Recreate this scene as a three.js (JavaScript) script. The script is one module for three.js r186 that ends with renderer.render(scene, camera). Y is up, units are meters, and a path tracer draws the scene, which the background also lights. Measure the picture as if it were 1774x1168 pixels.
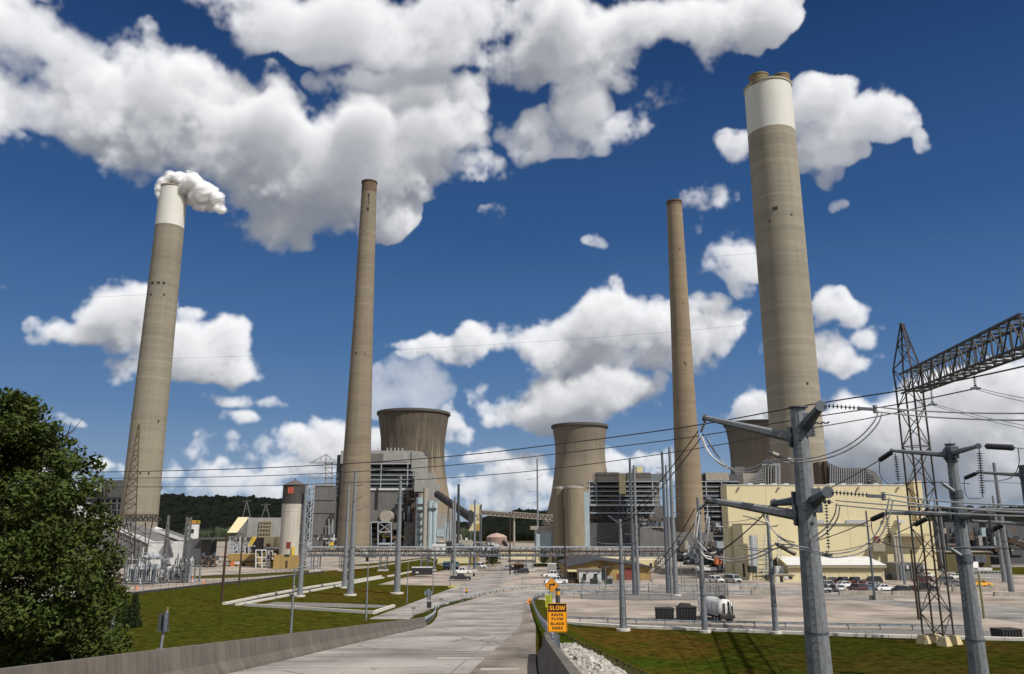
import * as THREE from 'three';
import { mergeGeometries, mergeVertices } from 'three/addons/utils/BufferGeometryUtils.js';
import { MarchingCubes } from 'three/addons/objects/MarchingCubes.js';

// ---------------------------------------------------------------- camera
const F = 1390, PITCH = 13.6 * Math.PI / 180, EYE = 13, CP = Math.cos(PITCH), SP = Math.sin(PITCH);
const scene = new THREE.Scene();
const camera = new THREE.PerspectiveCamera(2 * Math.atan(584 / F) * 180 / Math.PI, 1024 / 674, 0.1, 20000);
camera.position.set(0, EYE, 0); camera.rotation.set(PITCH, 0, 0);
const renderer = new THREE.WebGLRenderer({ antialias: true });
renderer.toneMapping = THREE.LinearToneMapping; renderer.toneMappingExposure = 1.0;
renderer.shadowMap.enabled = true;

// ---------------------------------------------------------------- sun
const SUN_AZ = 132 * Math.PI / 180, SUN_EL = 48 * Math.PI / 180;      // clockwise from straight ahead
const SUN = new THREE.Vector3(Math.sin(SUN_AZ) * Math.cos(SUN_EL), Math.sin(SUN_EL), -Math.cos(SUN_AZ) * Math.cos(SUN_EL));
const sun = new THREE.DirectionalLight(new THREE.Color(1, 0.955, 0.885), 5.0); sun.name = 'sun';
sun.position.copy(SUN).multiplyScalar(900).add(new THREE.Vector3(0, 0, -300)); sun.target.position.set(0, 0, -300);
sun.castShadow = true; sun.shadow.radius = 1; sun.shadow.mapSize.set(4096, 4096);
Object.assign(sun.shadow.camera, { left: -700, right: 700, top: 700, bottom: -700, near: 1, far: 2500 });
scene.add(sun, sun.target);

// ---------------------------------------------------------------- small maths
const V = (x, y, z) => new THREE.Vector3(x, y, z);
const clamp = (x, a = 0, b = 1) => Math.min(b, Math.max(a, x));
const lerp = (a, b, t) => a + (b - a) * t;
const sstep = (a, b, x) => { const t = clamp((x - a) / (b - a)); return t * t * (3 - 2 * t); };
function rng(seed) { let s = seed >>> 0; return () => { s = (s + 0x6d2b79f5) | 0; let t = Math.imul(s ^ (s >>> 15), 1 | s); t = (t + Math.imul(t ^ (t >>> 7), 61 | t)) ^ t; return ((t ^ (t >>> 14)) >>> 0) / 4294967296; }; }
function hash(x, y, s = 0) { let h = Math.imul(x, 374761393) + Math.imul(y, 668265263) + Math.imul(s, 974711); h = Math.imul(h ^ (h >>> 13), 1274126177); h ^= h >>> 16; return (h >>> 0) / 4294967296; }
function vnoise(x, y, px = 0, py = px, s = 0) {                         // value noise, tiling with periods px, py when given
  const x0 = Math.floor(x), y0 = Math.floor(y), fx = x - x0, fy = y - y0, u = fx * fx * (3 - 2 * fx), v = fy * fy * (3 - 2 * fy);
  const w = (n, p) => p ? ((n % p) + p) % p : n;
  const xa = w(x0, px), xb = w(x0 + 1, px), ya = w(y0, py), yb = w(y0 + 1, py);
  return lerp(lerp(hash(xa, ya, s), hash(xb, ya, s), u), lerp(hash(xa, yb, s), hash(xb, yb, s), u), v);
}
function fbm(x, y, p = 0, q = p, oct = 4, s = 0) { let a = 0.5, r = 0, n = 0; for (let i = 0; i < oct; i++) { r += a * vnoise(x, y, p, q, s + i); n += a; a *= 0.5; x *= 2; y *= 2; p *= 2; q *= 2; } return r / n; }

// the place was surveyed from the photograph: a pixel and a depth (metres ahead) give a point, a pixel alone gives a point on the flat ground
const ray = (px, py) => { const u = (px - 887) / F, v = (584 - py) / F; return [u, v * CP + SP, CP - v * SP]; };
const at = (px, py, d) => { const [u, y, z] = ray(px, py), t = d / z; return V(u * t, EYE + y * t, -d); };
const gp = (px, py, h = 0) => { const [u, y, z] = ray(px, py), t = (h - EYE) / y; return V(u * t, h, -z * t); };
const HY = (py, d) => at(887, py, d).y;
const HX = (px, py, d) => at(px, py, d).x;
const MPP = (py, d) => d / ray(887, py)[2] / F;                       // metres per photograph pixel at that height and depth

// ---------------------------------------------------------------- sky: air and cumulus, computed
{
  const W = 4096, H = 2048, R0 = H / 2 - 40, N = H - R0, S = new Float32Array(W * N), B = new Float32Array(W * N), Zr = new Float32Array(W * N), Yc = new Float32Array(W * N);
  const deg = 180 / Math.PI, toAE = (px, py) => { const [u, y, z] = ray(px, py); return [Math.atan2(u, z) * deg, Math.atan2(y, Math.hypot(u, z)) * deg]; };
  const blobs = [];
  const add = (cx, cy, rx, ry, k = 1, w = 0.5) => { const c = toAE(cx, cy), a = toAE(cx + rx, cy), b = toAE(cx, cy - ry); blobs.push([c[0], c[1], Math.abs(a[0] - c[0]), Math.abs(b[1] - c[1]), k, w]); };
  const list = (k, w, t) => t.trim().split(/\s*;\s*/).forEach((s) => { const n = s.split(/[\s,]+/).map(Number); if (n.length >= 4) add(n[0], n[1], n[2], n[3], n[4] || k, n[5] || w); });
  list(1, 0.62, `-40,70,95,52;50,60,77,47;20,130,69,26,.6;90,190,77,31,.75;200,110,95,43,.75;20,20,43,34,.6`);
  list(1, 0.46, `160,155,86,43;270,160,129,69;330,220,163,95,1.1;440,265,155,82,1.15;530,300,129,77,1.15;560,340,102,60;480,375,93,39;640,262,108,67;735,220,76,53;800,165,38,34;720,185,52,22;370,150,60,34;760,285,69,22,.7`);
  list(1.02, 0.6, `480,35,95,41;600,48,120,50;700,60,103,52;800,25,103,34;890,5,43,19;660,150,77,22,.7;290,85,60,19,.6;420,5,52,17;745,130,52,22,.8`);
  list(1.05, 0.5, `1000,72,112,43;1080,55,129,56,1.1;1180,40,129,43;1270,45,73,39;1310,70,34,22,.7;940,100,77,33;1000,125,95,26,.8`);
  list(1, 0.66, `1010,190,40,40;1062,222,43,24;920,240,31,31;885,230,22,15;1150,172,36,22,.7;1000,245,57,19,.7;800,280,52,15,.6`);
  list(1.05, 0.56, `1405,175,48,34;1470,205,65,31;1535,200,40,28;1430,255,40,29;1442,292,14,22,.8;1272,262,22,29;1580,240,14,19,.6`);
  list(1, 0.56, `1222,352,39,26;1200,412,32,20,.7;1275,452,46,30;1268,495,19,24,.8;1025,415,17,9,.5;850,362,13,8,.5;1445,350,13,7,.4`);
  list(1, 0.45, `1458,535,30,24;1492,578,22,20;1420,615,43,28;1450,632,43,19;1320,610,17,20,.7`);
  list(1, 0.36, `770,612,80,19,.9;832,592,41,26;980,592,104,43;1058,562,65,58;1068,518,20,32;920,605,58,37;1000,632,115,22;985,688,113,39,1.1;900,712,54,22;1080,688,43,30;965,728,84,15;1140,570,48,39,.8;1202,580,41,45,.9;1252,576,30,24;1135,625,20,19,.5;915,565,20,9,.4`);
  list(1, 0.36, `205,548,58,45;128,580,46,17;225,575,61,33;320,612,67,37;405,588,39,30;390,632,67,26;335,642,82,17;325,558,20,13,.7;210,640,28,15,.5;430,690,46,11,.8;440,726,33,15,.9;130,718,24,6,.35;10,500,15,5,.3`);
  list(1, 0.37, `70,752,28,19;175,802,22,17;205,806,19,11;352,785,35,30;375,812,46,20;440,780,41,22,.9;515,762,32,20;572,752,32,28;545,785,52,20;300,822,52,17;400,834,74,19,.9;480,822,46,19;200,852,74,17,.85;420,858,84,15,.8;560,820,37,17;650,768,43,28;50,805,74,20,.9;270,850,56,15,.8`);
  list(.85, 0.42, `785,735,20,26;820,790,56,12;905,830,65,28;790,846,56,20;860,868,74,15;1105,792,52,22;1138,806,41,32;1062,806,30,17;930,800,28,17,.7;740,842,37,17`);
  list(1, 0.34, `1302,706,28,20;1345,724,60,28;1475,742,69,45;1560,762,97,58;1682,690,97,41;1745,655,56,26;1725,755,102,58;1640,806,130,46;1500,795,93,30;1710,835,121,37;1830,700,112,56;1880,790,130,56`);
  list(.3, 0.78, `712,682,56,32;690,650,37,22;730,625,37,17`);
  const r = rng(11);                                                              // the same kind of sky all round, outside the frame too
  for (let i = 0; i < 74; i++) {
    const az = r() * 360 - 180, el = 3 + Math.pow(r(), 1.5) * 62, big = 2 + el * 0.14 + r() * 4;
    if (Math.abs(az) < 50 && el < 50) continue;
    for (let j = 0; j < 5; j++) blobs.push([az + (r() - 0.5) * big * 2.4, el + (r() - 0.5) * big * 0.7, big * (0.5 + r() * 0.6), big * (0.3 + r() * 0.3), 1, el < 25 ? 0.4 : 0.5]);
  }
  const warp = (a, e) => [a + (fbm(a * 0.33 + 7, e * 0.33, 0, 0, 3, 3) - 0.5) * 3.4, e + (fbm(a * 0.33 + 90, e * 0.33 + 5, 0, 0, 3, 4) - 0.5) * 2.4];
  const col = (a) => Math.round((a - 90) / 360 * W + W / 2 + W * 2) ;               // the photograph looks along -z, which is -90 degrees on the map
  for (const [a0, e0, ra, re, k, w] of blobs) {
    const x0 = col(a0 - ra * 1.66 - 1.8), x1 = col(a0 + ra * 1.66 + 1.8), y0 = Math.max(0, Math.floor((e0 - re * 1.66 - 1.4) / 180 * H + 40)), y1 = Math.min(N - 1, Math.ceil((e0 + re * 1.66 + 1.4) / 180 * H + 40));
    for (let y = y0; y <= y1; y++) for (let x = x0; x <= x1; x++) {
      const e = (y - 40 + 0.5) / H * 180; let a = (x - W * 2 - W / 2 + 0.5) / W * 360 + 90;
      const [wa, we] = warp(a, e), da = (wa - a0) / ra, de = (we - e0) / re;
      const lowCut = de < 0 ? 1.18 : 1, q = (da * da + de * de * lowCut) ;
      if (q > 2.7) continue;
      const s = k * (1.15 - q * 0.62) + 0.5, i = y * W + ((x % W) + W) % W;
      if (s <= 0) continue; const s4 = s * s * s * s;
      S[i] += s4; B[i] += s4 * w; Zr[i] += s4 * (Math.min(ra, re * 1.3, 5) + 0.2); Yc[i] += s4 * (e0 / 180 * H + 40);
    }
  }
  for (let i = 0; i < S.length; i++) if (S[i] > 0) { B[i] /= S[i]; Zr[i] /= S[i]; Yc[i] /= S[i]; S[i] = Math.pow(S[i], 0.25); }
  // a tiling block of three-dimensional cloud noise: soft fractal plus rounded lumps
  const Q = 80, NB = new Float32Array(Q * Q * Q);
  {
    const h3 = (x, y, z, s, p) => hash(((x % p) + p) % p + (((z % p) + p) % p) * 131, ((y % p) + p) % p, s);
    const n3 = (x, y, z, p, s) => { const X = Math.floor(x), Y = Math.floor(y), Z = Math.floor(z), f = (t) => t * t * (3 - 2 * t), u = f(x - X), v = f(y - Y), w = f(z - Z), c = (i, j, k) => h3(X + i, Y + j, Z + k, s, p); return lerp(lerp(lerp(c(0, 0, 0), c(1, 0, 0), u), lerp(c(0, 1, 0), c(1, 1, 0), u), v), lerp(lerp(c(0, 0, 1), c(1, 0, 1), u), lerp(c(0, 1, 1), c(1, 1, 1), u), v), w); };
    const cells = [4, 9].map((p, k) => { const m = new Float32Array(p * p * p * 3); for (let i = 0; i < m.length; i++) m[i] = hash(i, 77 + k, 5); return [p, m]; });
    const wor = (x, y, z, k) => { const [p, m] = cells[k]; x *= p; y *= p; z *= p; const X = Math.floor(x), Y = Math.floor(y), Z = Math.floor(z); let b = 9; for (let c = -1; c < 2; c++) for (let j = -1; j < 2; j++) for (let i = -1; i < 2; i++) { const o = ((((X + i + p) % p) + ((Y + j + p) % p) * p + ((Z + c + p) % p) * p * p) * 3), dx = X + i + m[o] - x, dy = Y + j + m[o + 1] - y, dz = Z + c + m[o + 2] - z; b = Math.min(b, dx * dx + dy * dy + dz * dz); } return 1 - Math.min(1, Math.sqrt(b)); };
    for (let z = 0; z < Q; z++) for (let y = 0; y < Q; y++) for (let x = 0; x < Q; x++) { const u = x / Q, v = y / Q, w = z / Q; NB[(z * Q + y) * Q + x] = 0.36 * n3(u * 4, v * 4, w * 4, 4, 1) + 0.16 * n3(u * 8, v * 8, w * 8, 8, 2) + 0.09 * n3(u * 16, v * 16, w * 16, 16, 3) + 0.05 * n3(u * 32, v * 32, w * 32, 32, 4) + 0.28 * wor(u, v, w, 0) + 0.14 * wor(u, v, w, 1); }
  }
  const nz = (x, y, z) => { x -= Math.floor(x); y -= Math.floor(y); z -= Math.floor(z); x *= Q; y *= Q; z *= Q; const X = x | 0, Y = y | 0, Z = z | 0, u = x - X, v = y - Y, w = z - Z, X1 = (X + 1) % Q, Y0 = Y * Q, Y1 = ((Y + 1) % Q) * Q, Z0 = Z * Q * Q, Z1 = ((Z + 1) % Q) * Q * Q; const a = NB[Z0 + Y0 + X], b = NB[Z0 + Y0 + X1], c = NB[Z0 + Y1 + X], d = NB[Z0 + Y1 + X1], e = NB[Z1 + Y0 + X], f = NB[Z1 + Y0 + X1], g = NB[Z1 + Y1 + X], h = NB[Z1 + Y1 + X1]; return ((a + (b - a) * u) * (1 - v) + (c + (d - c) * u) * v) * (1 - w) + ((e + (f - e) * u) * (1 - v) + (g + (h - g) * u) * v) * w; };
  const PX = 360 / W;                                                              // degrees per texel
  const cA = new Float32Array(W), sA = new Float32Array(W), cE = new Float32Array(N), sE = new Float32Array(N); for (let i = 0; i < W; i++) { cA[i] = Math.cos(i * PX / deg); sA[i] = Math.sin(i * PX / deg); } for (let i = 0; i < N; i++) { cE[i] = Math.cos((i - 40) * PX / deg); sE[i] = Math.sin((i - 40) * PX / deg); }
  const rho = (x, y, z, fine) => {                                                 // cloud density at texel x, row y, depth z in degrees
    const X = ((Math.round(x) % W) + W) % W, Y = Math.round(y); if (Y < 0 || Y >= N) return 0; const i = Y * W + X, s = S[i]; if (s <= 0) return 0;
    const q = z / Zr[i], f = Math.min(s - 0.5, 1.2) - q * q * 0.9; if (f < -0.6) return 0;
    const R = deg + z, a = R * cE[Y] * sA[X], c = R * cE[Y] * cA[X], h = R * sE[Y], w = B[i], ws = sstep(0.36, 0.62, w), sm = 1 + 0.9 * sstep(2.6, 0.9, Zr[i]);
    let n = (nz(a * 0.031 + 0.6, h * 0.042, c * 0.031 + 0.3) - 0.47) * 1.5 + (nz(a * 0.075 + 0.13, h * 0.09, c * 0.075) - 0.5) * 0.95; if (fine) n += (nz(a * 0.25, h * 0.28 + 0.4, c * 0.25) - 0.5) * 0.55 * sm + (fine > 1 ? (nz(a * 0.8 + 0.2, h * 0.85, c * 0.8) - 0.5) * 0.26 * sm : 0);
    return Math.min(1, Math.max(0, f + n * (2.35 + ws * 2.4) - 0.44 - ws * 0.14)) * (w > 0.72 ? 0.1 : lerp(0.9, 0.3, ws));
  };
  const air = [[-5, .33, .42, .52], [0, .33, .425, .53], [3, .235, .345, .5], [8, .115, .226, .415], [13, .067, .163, .352], [21, .032, .098, .258], [36, .0112, .0405, .134], [60, .0078, .029, .1], [90, .007, .026, .09]];
  const data = new Float32Array(W * H * 4);
  for (let y = 0; y < H; y++) {
    const e = (y + 0.5) / H * 180 - 90; let k = 0; while (k < air.length - 2 && e > air[k + 1][0]) k++;
    const t = clamp((e - air[k][0]) / (air[k + 1][0] - air[k][0])), sky = [1, 2, 3].map((c) => lerp(air[k][c], air[k + 1][c], t));
    for (let x = 0; x < W; x++) {
      let o = (y * W + x) * 4, r0 = sky[0], g0 = sky[1], b0 = sky[2];
      const yy = y - R0;
      if (yy >= 0 && S[yy * W + x] > 0) {
        const az = (x / W * 360 - 90 + 540) % 360 - 180, seen = Math.abs(az) < 38 && e < 41, n = seen ? 34 : 7, hA = SUN.x * Math.sin(az / deg) - SUN.z * Math.cos(az / deg), LX = SUN.x * Math.cos(az / deg) + SUN.z * Math.sin(az / deg), LZ = hA * Math.cos(e / deg) + SUN.y * Math.sin(e / deg), LY = SUN.y * Math.cos(e / deg) - hA * Math.sin(e / deg), zr = Zr[yy * W + x], dz = 2.2 * zr / n; let Tr = 1, cr = 0, cg = 0, cb = 0; const jit = hash(x, y, 3);
        for (let j = 0; j < n && Tr > 0.02; j++) {
          const z = -1.1 * zr + (j + 0.25 + jit * 0.5) * dz, d = rho(x, yy, z, seen ? 2 : 1); if (d <= 0) continue;
          let tau = 0, st = 0.14, p = 0; for (let l = 0; l < (seen ? 7 : 4); l++) { p += st; tau += rho(x + LX * p / PX, yy + LY * p / PX, z + LZ * p, l < 2 && seen ? 1 : 0) * st; st *= 1.55; }
          const sunIn = Math.exp(-tau * 1.6) * 0.58 + Math.exp(-tau * 0.3) * 0.43, a = 1 - Math.exp(-d * dz * 2.2), top = clamp(0.5 + (yy - Yc[yy * W + x]) * PX / (2.2 * zr));
          cr += Tr * a * (sunIn * 0.93 + lerp(0.055, 0.13, top)); cg += Tr * a * (sunIn * 0.905 + lerp(0.08, 0.15, top)); cb += Tr * a * (sunIn * 0.87 + lerp(0.13, 0.19, top)); Tr *= 1 - a;
        }
        const far = sstep(6, 0, e) * 0.3 * (1 - Tr); r0 = sky[0] * Tr + cr * (1 - far) + sky[0] * far; g0 = sky[1] * Tr + cg * (1 - far) + sky[1] * far; b0 = sky[2] * Tr + cb * (1 - far) + sky[2] * far;
      }
      data[o] = r0; data[o + 1] = g0; data[o + 2] = b0; data[o + 3] = 1;
    }
  }
  const sky = new THREE.DataTexture(data, W, H, THREE.RGBAFormat, THREE.FloatType);
  sky.mapping = THREE.EquirectangularReflectionMapping; sky.magFilter = THREE.LinearFilter; sky.needsUpdate = true;
  scene.background = sky; scene.environment = sky;
}
// ---------------------------------------------------------------- names, things, parts
const taken = new Map();
function numbered(name) { const n = taken.get(name) || 0; taken.set(name, n + 1); return n ? name + '_' + String(n).padStart(3, '0') : name; }
function tag(o, label, category, group, kind) { if (label) o.userData.label = label; if (category) o.userData.category = category; if (group) o.userData.group = group; if (kind) o.userData.kind = kind; return o; }
function base(name, pos, ry = 0, label, category, group) { const o = new THREE.Group(); o.name = numbered(name); o.position.set(...(pos.isVector3 ? pos.toArray() : pos)); o.rotation.y = ry; scene.add(o); return tag(o, label, category, group); }
function copyOf(o, pos, ry, label) { const c = o.clone(); c.name = numbered(o.name.replace(/_\d{3}$/, '')); scene.add(c); c.position.set(...(pos.isVector3 ? pos.toArray() : pos)); if (ry !== undefined) c.rotation.y = ry; if (label) c.userData = { ...c.userData, label }; else c.userData = { ...c.userData }; return c; }
function put(name, geo, mat, parent) { const m = new THREE.Mesh(geo, mat); m.castShadow = m.receiveShadow = true; if (parent && parent !== scene) { m.name = name; parent.add(m); } else { m.name = numbered(name); scene.add(m); } return m; }

// ---------------------------------------------------------------- geometry collector: every face has uv in metres
class MB {
  constructor() { this.p = []; this.n = []; this.u = []; }
  tri(a, b, c, n, ua, ub, uc) { for (const q of [a, b, c]) this.p.push(q.x, q.y, q.z); for (let i = 0; i < 3; i++) { const m = n[i] || n; this.n.push(m.x, m.y, m.z); } this.u.push(...ua, ...ub, ...uc); return this; }
  quad(a, b, c, d, uo = 0, vo = 0) {                              // a b c d anticlockwise, u along ab, v along ad
    const ab = b.clone().sub(a), ad = d.clone().sub(a), n = ab.clone().cross(c.clone().sub(a)); if (n.lengthSq() < 1e-12) n.copy(c).sub(a).cross(ad); n.normalize();
    const w = ab.length(), h = ad.length();
    this.tri(a, b, c, n, [uo, vo], [uo + w, vo], [uo + w, vo + h]); this.tri(a, c, d, n, [uo, vo], [uo + w, vo + h], [uo, vo + h]); return this;
  }
  hexa(q) {                                                       // eight corners: 0-3 bottom anticlockwise seen from above, 4-7 above them
    this.quad(q[0], q[1], q[5], q[4]); this.quad(q[1], q[2], q[6], q[5]); this.quad(q[2], q[3], q[7], q[6]); this.quad(q[3], q[0], q[4], q[7]); this.quad(q[4], q[5], q[6], q[7]); this.quad(q[3], q[2], q[1], q[0]); return this;
  }
  box(x0, x1, y0, y1, z0, z1) { if (z0 > z1) [z0, z1] = [z1, z0]; return this.hexa([V(x0, y0, z1), V(x1, y0, z1), V(x1, y0, z0), V(x0, y0, z0), V(x0, y1, z1), V(x1, y1, z1), V(x1, y1, z0), V(x0, y1, z0)]); }
  cbox(cx, cy, cz, sx, sy, sz, m) { const h = [sx / 2, sy / 2, sz / 2], q = [[-1, -1, 1], [1, -1, 1], [1, -1, -1], [-1, -1, -1], [-1, 1, 1], [1, 1, 1], [1, 1, -1], [-1, 1, -1]].map((s) => { const v = V(s[0] * h[0], s[1] * h[1], s[2] * h[2]); if (m) v.applyMatrix4(m); return v.add(V(cx, cy, cz)); }); return this.hexa(q); }
  bar(a, b, w, h = w, up = V(0, 1, 0)) {                          // a beam of section w x h from a to b
    const d = b.clone().sub(a).normalize(); let u = up; if (Math.abs(d.dot(up)) > 0.98) u = V(0, 0, 1);
    const s = d.clone().cross(u).normalize().multiplyScalar(w / 2), t = s.clone().cross(d).normalize().multiplyScalar(h / 2), o = (p, i, j) => p.clone().addScaledVector(s, i).addScaledVector(t, j);
    return this.hexa([o(a, -1, -1), o(a, 1, -1), o(b, 1, -1), o(b, -1, -1), o(a, -1, 1), o(a, 1, 1), o(b, 1, 1), o(b, -1, 1)]);
  }
  tube(a, b, r0, r1 = r0, seg = 8, caps = true, flat = false, turn = 0) {
    const d = b.clone().sub(a), L = d.length(); d.divideScalar(L || 1); const u = Math.abs(d.y) > 0.95 ? V(1, 0, 0) : V(0, 1, 0), s = d.clone().cross(u).normalize(), t = s.clone().cross(d).normalize();
    const ring = (c, r, i) => c.clone().addScaledVector(s, Math.cos(i) * r).addScaledVector(t, Math.sin(i) * r), nn = (i) => s.clone().multiplyScalar(Math.cos(i)).addScaledVector(t, Math.sin(i));
    for (let k = 0; k < seg; k++) {
      const i = k / seg * 2 * Math.PI + turn, j = (k + 1) / seg * 2 * Math.PI + turn, A = ring(a, r0, i), B = ring(a, r0, j), C = ring(b, r1, j), D = ring(b, r1, i), m = nn((i + j) / 2), ni = flat ? m : nn(i), nj = flat ? m : nn(j), c = 2 * Math.PI * Math.max(r0, r1), u0 = k / seg * c, u1 = (k + 1) / seg * c;
      this.tri(A, C, B, [ni, nj, nj], [u0, 0], [u1, L], [u1, 0]); this.tri(A, D, C, [ni, ni, nj], [u0, 0], [u0, L], [u1, L]);
      if (caps) { const e = d.clone().negate(); if (r0 > 1e-4) this.tri(a, A, B, e, [0, 0], [r0, 0], [r0, r0]); if (r1 > 1e-4) this.tri(b, C, D, d, [0, 0], [r1, 0], [r1, r1]); }
    }
    return this;
  }
  path(pts, r, seg = 6) { for (let i = 0; i + 1 < pts.length; i++) this.tube(pts[i], pts[i + 1], r, r, seg, false); return this; }
  lathe(c, prof, seg = 48, us = 1, vs = 1, flat = false) {                       // prof: [radius, height] upwards; u in metres at the widest radius
    const rm = Math.max(...prof.map((p) => p[0]));
    for (let k = 0; k < prof.length - 1; k++) {
      const [r0, y0] = prof[k], [r1, y1] = prof[k + 1], sl = Math.hypot(r1 - r0, y1 - y0) || 1, ny = (r0 - r1) / sl, nr = (y1 - y0) / sl;
      for (let i = 0; i < seg; i++) {
        const a = i / seg * 2 * Math.PI, b = (i + 1) / seg * 2 * Math.PI, m = (a + b) / 2, P = (r, t, y) => V(c.x + Math.cos(t) * r, c.y + y, c.z - Math.sin(t) * r), Nn = (t) => V(Math.cos(t) * nr, ny, -Math.sin(t) * nr), na = Nn(flat ? m : a), nb = Nn(flat ? m : b), u0 = a * rm * us, u1 = b * rm * us;
        this.tri(P(r0, a, y0), P(r0, b, y0), P(r1, b, y1), [na, nb, nb], [u0, y0 * vs], [u1, y0 * vs], [u1, y1 * vs]);
        this.tri(P(r0, a, y0), P(r1, b, y1), P(r1, a, y1), [na, nb, na], [u0, y0 * vs], [u1, y1 * vs], [u0, y1 * vs]);
      }
    }
    return this;
  }
  prism(poly, z0, z1) {                                            // a polygon [x, y] drawn in the upright plane, from z0 to z1
    const sh = new THREE.Shape(poly.map((p) => new THREE.Vector2(p[0], p[1]))), g = new THREE.ShapeGeometry(sh), q = g.attributes.position, ix = g.index.array;
    for (const [z, nz] of [[Math.max(z0, z1), 1], [Math.min(z0, z1), -1]]) for (let i = 0; i < ix.length; i += 3) { const t = [ix[i], ix[i + 1], ix[i + 2]].map((k) => V(q.getX(k), q.getY(k), z)); if (nz < 0) t.reverse(); this.tri(t[0], t[1], t[2], V(0, 0, nz), [t[0].x, t[0].y], [t[1].x, t[1].y], [t[2].x, t[2].y]); }
    const ccw = THREE.ShapeUtils.area(sh.getPoints()) > 0, zf = Math.max(z0, z1), zb = Math.min(z0, z1);
    poly.forEach((p, i) => { const r = poly[(i + 1) % poly.length], [s, e] = ccw ? [p, r] : [r, p]; this.quad(V(s[0], s[1], zb), V(e[0], e[1], zb), V(e[0], e[1], zf), V(s[0], s[1], zf)); });
    return this;
  }
  get empty() { return !this.p.length; }
  geo() { const g = new THREE.BufferGeometry(); g.setAttribute('position', new THREE.Float32BufferAttribute(this.p, 3)); g.setAttribute('normal', new THREE.Float32BufferAttribute(this.n, 3)); g.setAttribute('uv', new THREE.Float32BufferAttribute(this.u, 2)); return g; }
  build(name, mat, parent) { return put(name, this.geo(), mat, parent); }
}
const mb = () => new MB();

// ---------------------------------------------------------------- textures
function tex(w, h, fn, srgb = true) {
  const d = new Uint8Array(w * h * 4), enc = (x) => srgb ? (x <= 0.0031308 ? x * 12.92 : 1.055 * Math.pow(x, 1 / 2.4) - 0.055) : x;
  for (let y = 0; y < h; y++) for (let x = 0; x < w; x++) { let c = fn(x / w, y / h); if (typeof c === 'number') c = [c, c, c]; const o = (y * w + x) * 4; for (let k = 0; k < 3; k++) d[o + k] = Math.round(255 * enc(clamp(c[k]))); d[o + 3] = 255; }
  const t = new THREE.DataTexture(d, w, h, THREE.RGBAFormat); t.wrapS = t.wrapT = THREE.RepeatWrapping; t.magFilter = THREE.LinearFilter; t.minFilter = THREE.LinearMipmapLinearFilter; if (srgb) t.colorSpace = THREE.SRGBColorSpace; t.needsUpdate = true; return t;
}
function rep(t, sx, sy = sx, ox = 0, oy = 0) { const c = t.clone(); c.repeat.set(1 / sx, 1 / sy); c.offset.set(ox, oy); c.needsUpdate = true; return c; }
const C = (r, g, b) => new THREE.Color().setRGB(r, g, b);
const mat = (c, rough = 0.8, o = {}) => new THREE.MeshStandardMaterial({ color: C(...c.map((q) => q * 0.86)), roughness: rough, ...o });

const T = {};
T.grain = tex(512, 512, (u, v) => 0.62 + 0.28 * fbm(u * 8, v * 8, 8, 8, 5, 1) + 0.22 * (hash(u * 512 | 0, v * 512 | 0, 2) - 0.5));
T.blotch = tex(1024, 1024, (u, v) => {                              // weathered slab concrete: clouds, tyre stains, fine grain, hairline cracks
  const a = fbm(u * 5, v * 5, 5, 5, 6, 3), b = fbm(u * 14, v * 14, 14, 14, 4, 9), s = fbm(u * 3, v * 40, 3, 40, 3, 12), k = Math.abs(fbm(u * 7 + 0.2 * b, v * 7, 7, 7, 4, 15) - 0.5);
  let x = 0.62 + (a - 0.5) * 0.62 + (b - 0.5) * 0.28 + (hash(u * 1024 | 0, v * 1024 | 0, 5) - 0.5) * 0.09; if (s > 0.56) x -= (s - 0.56) * 1.3; if (s < 0.36) x += (0.36 - s) * 0.6; if (k < 0.006) x *= 0.7;
  return [x, x * 0.985, x * 0.96];
});
T.bands = tex(512, 2048, (u, v) => {                               // slip-formed shaft: lifts of slightly different mixes with thin joints, faint streaks, grain
  const n = 92, L = Math.floor(v * n), f = v * n - L; let x = 0.7 + (hash(L, 3, 1) - 0.5) * 0.085 + (hash(Math.floor(L / 5), 8, 2) - 0.5) * 0.07 + (vnoise(v * 16, 0.5, 16, 1, 6) - 0.5) * 0.12;
  const j = Math.min(f, 1 - f) * (1 + 0.4 * vnoise(u * 20, L, 20, 0, 8)); if (j < 0.1) x *= hash(L, 5, 4) > 0.72 ? 0.87 : 0.97; if (hash(L, 21, 4) > 0.86 && f > 0.3 && f < 0.6) x *= 1.07;
  x += (fbm(u * 48, v * 6, 48, 6, 3, 7) - 0.5) * 0.13 + (fbm(u * 10, v * 120, 10, 120, 3, 17) - 0.5) * 0.12 + (hash(u * 512 | 0, v * 2048 | 0, 5) - 0.5) * 0.05;
  const w = hash(Math.floor(L / 4), 31, 2); return [x, x * (0.975 + 0.02 * w), x * (0.93 + 0.05 * w)];
});
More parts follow.
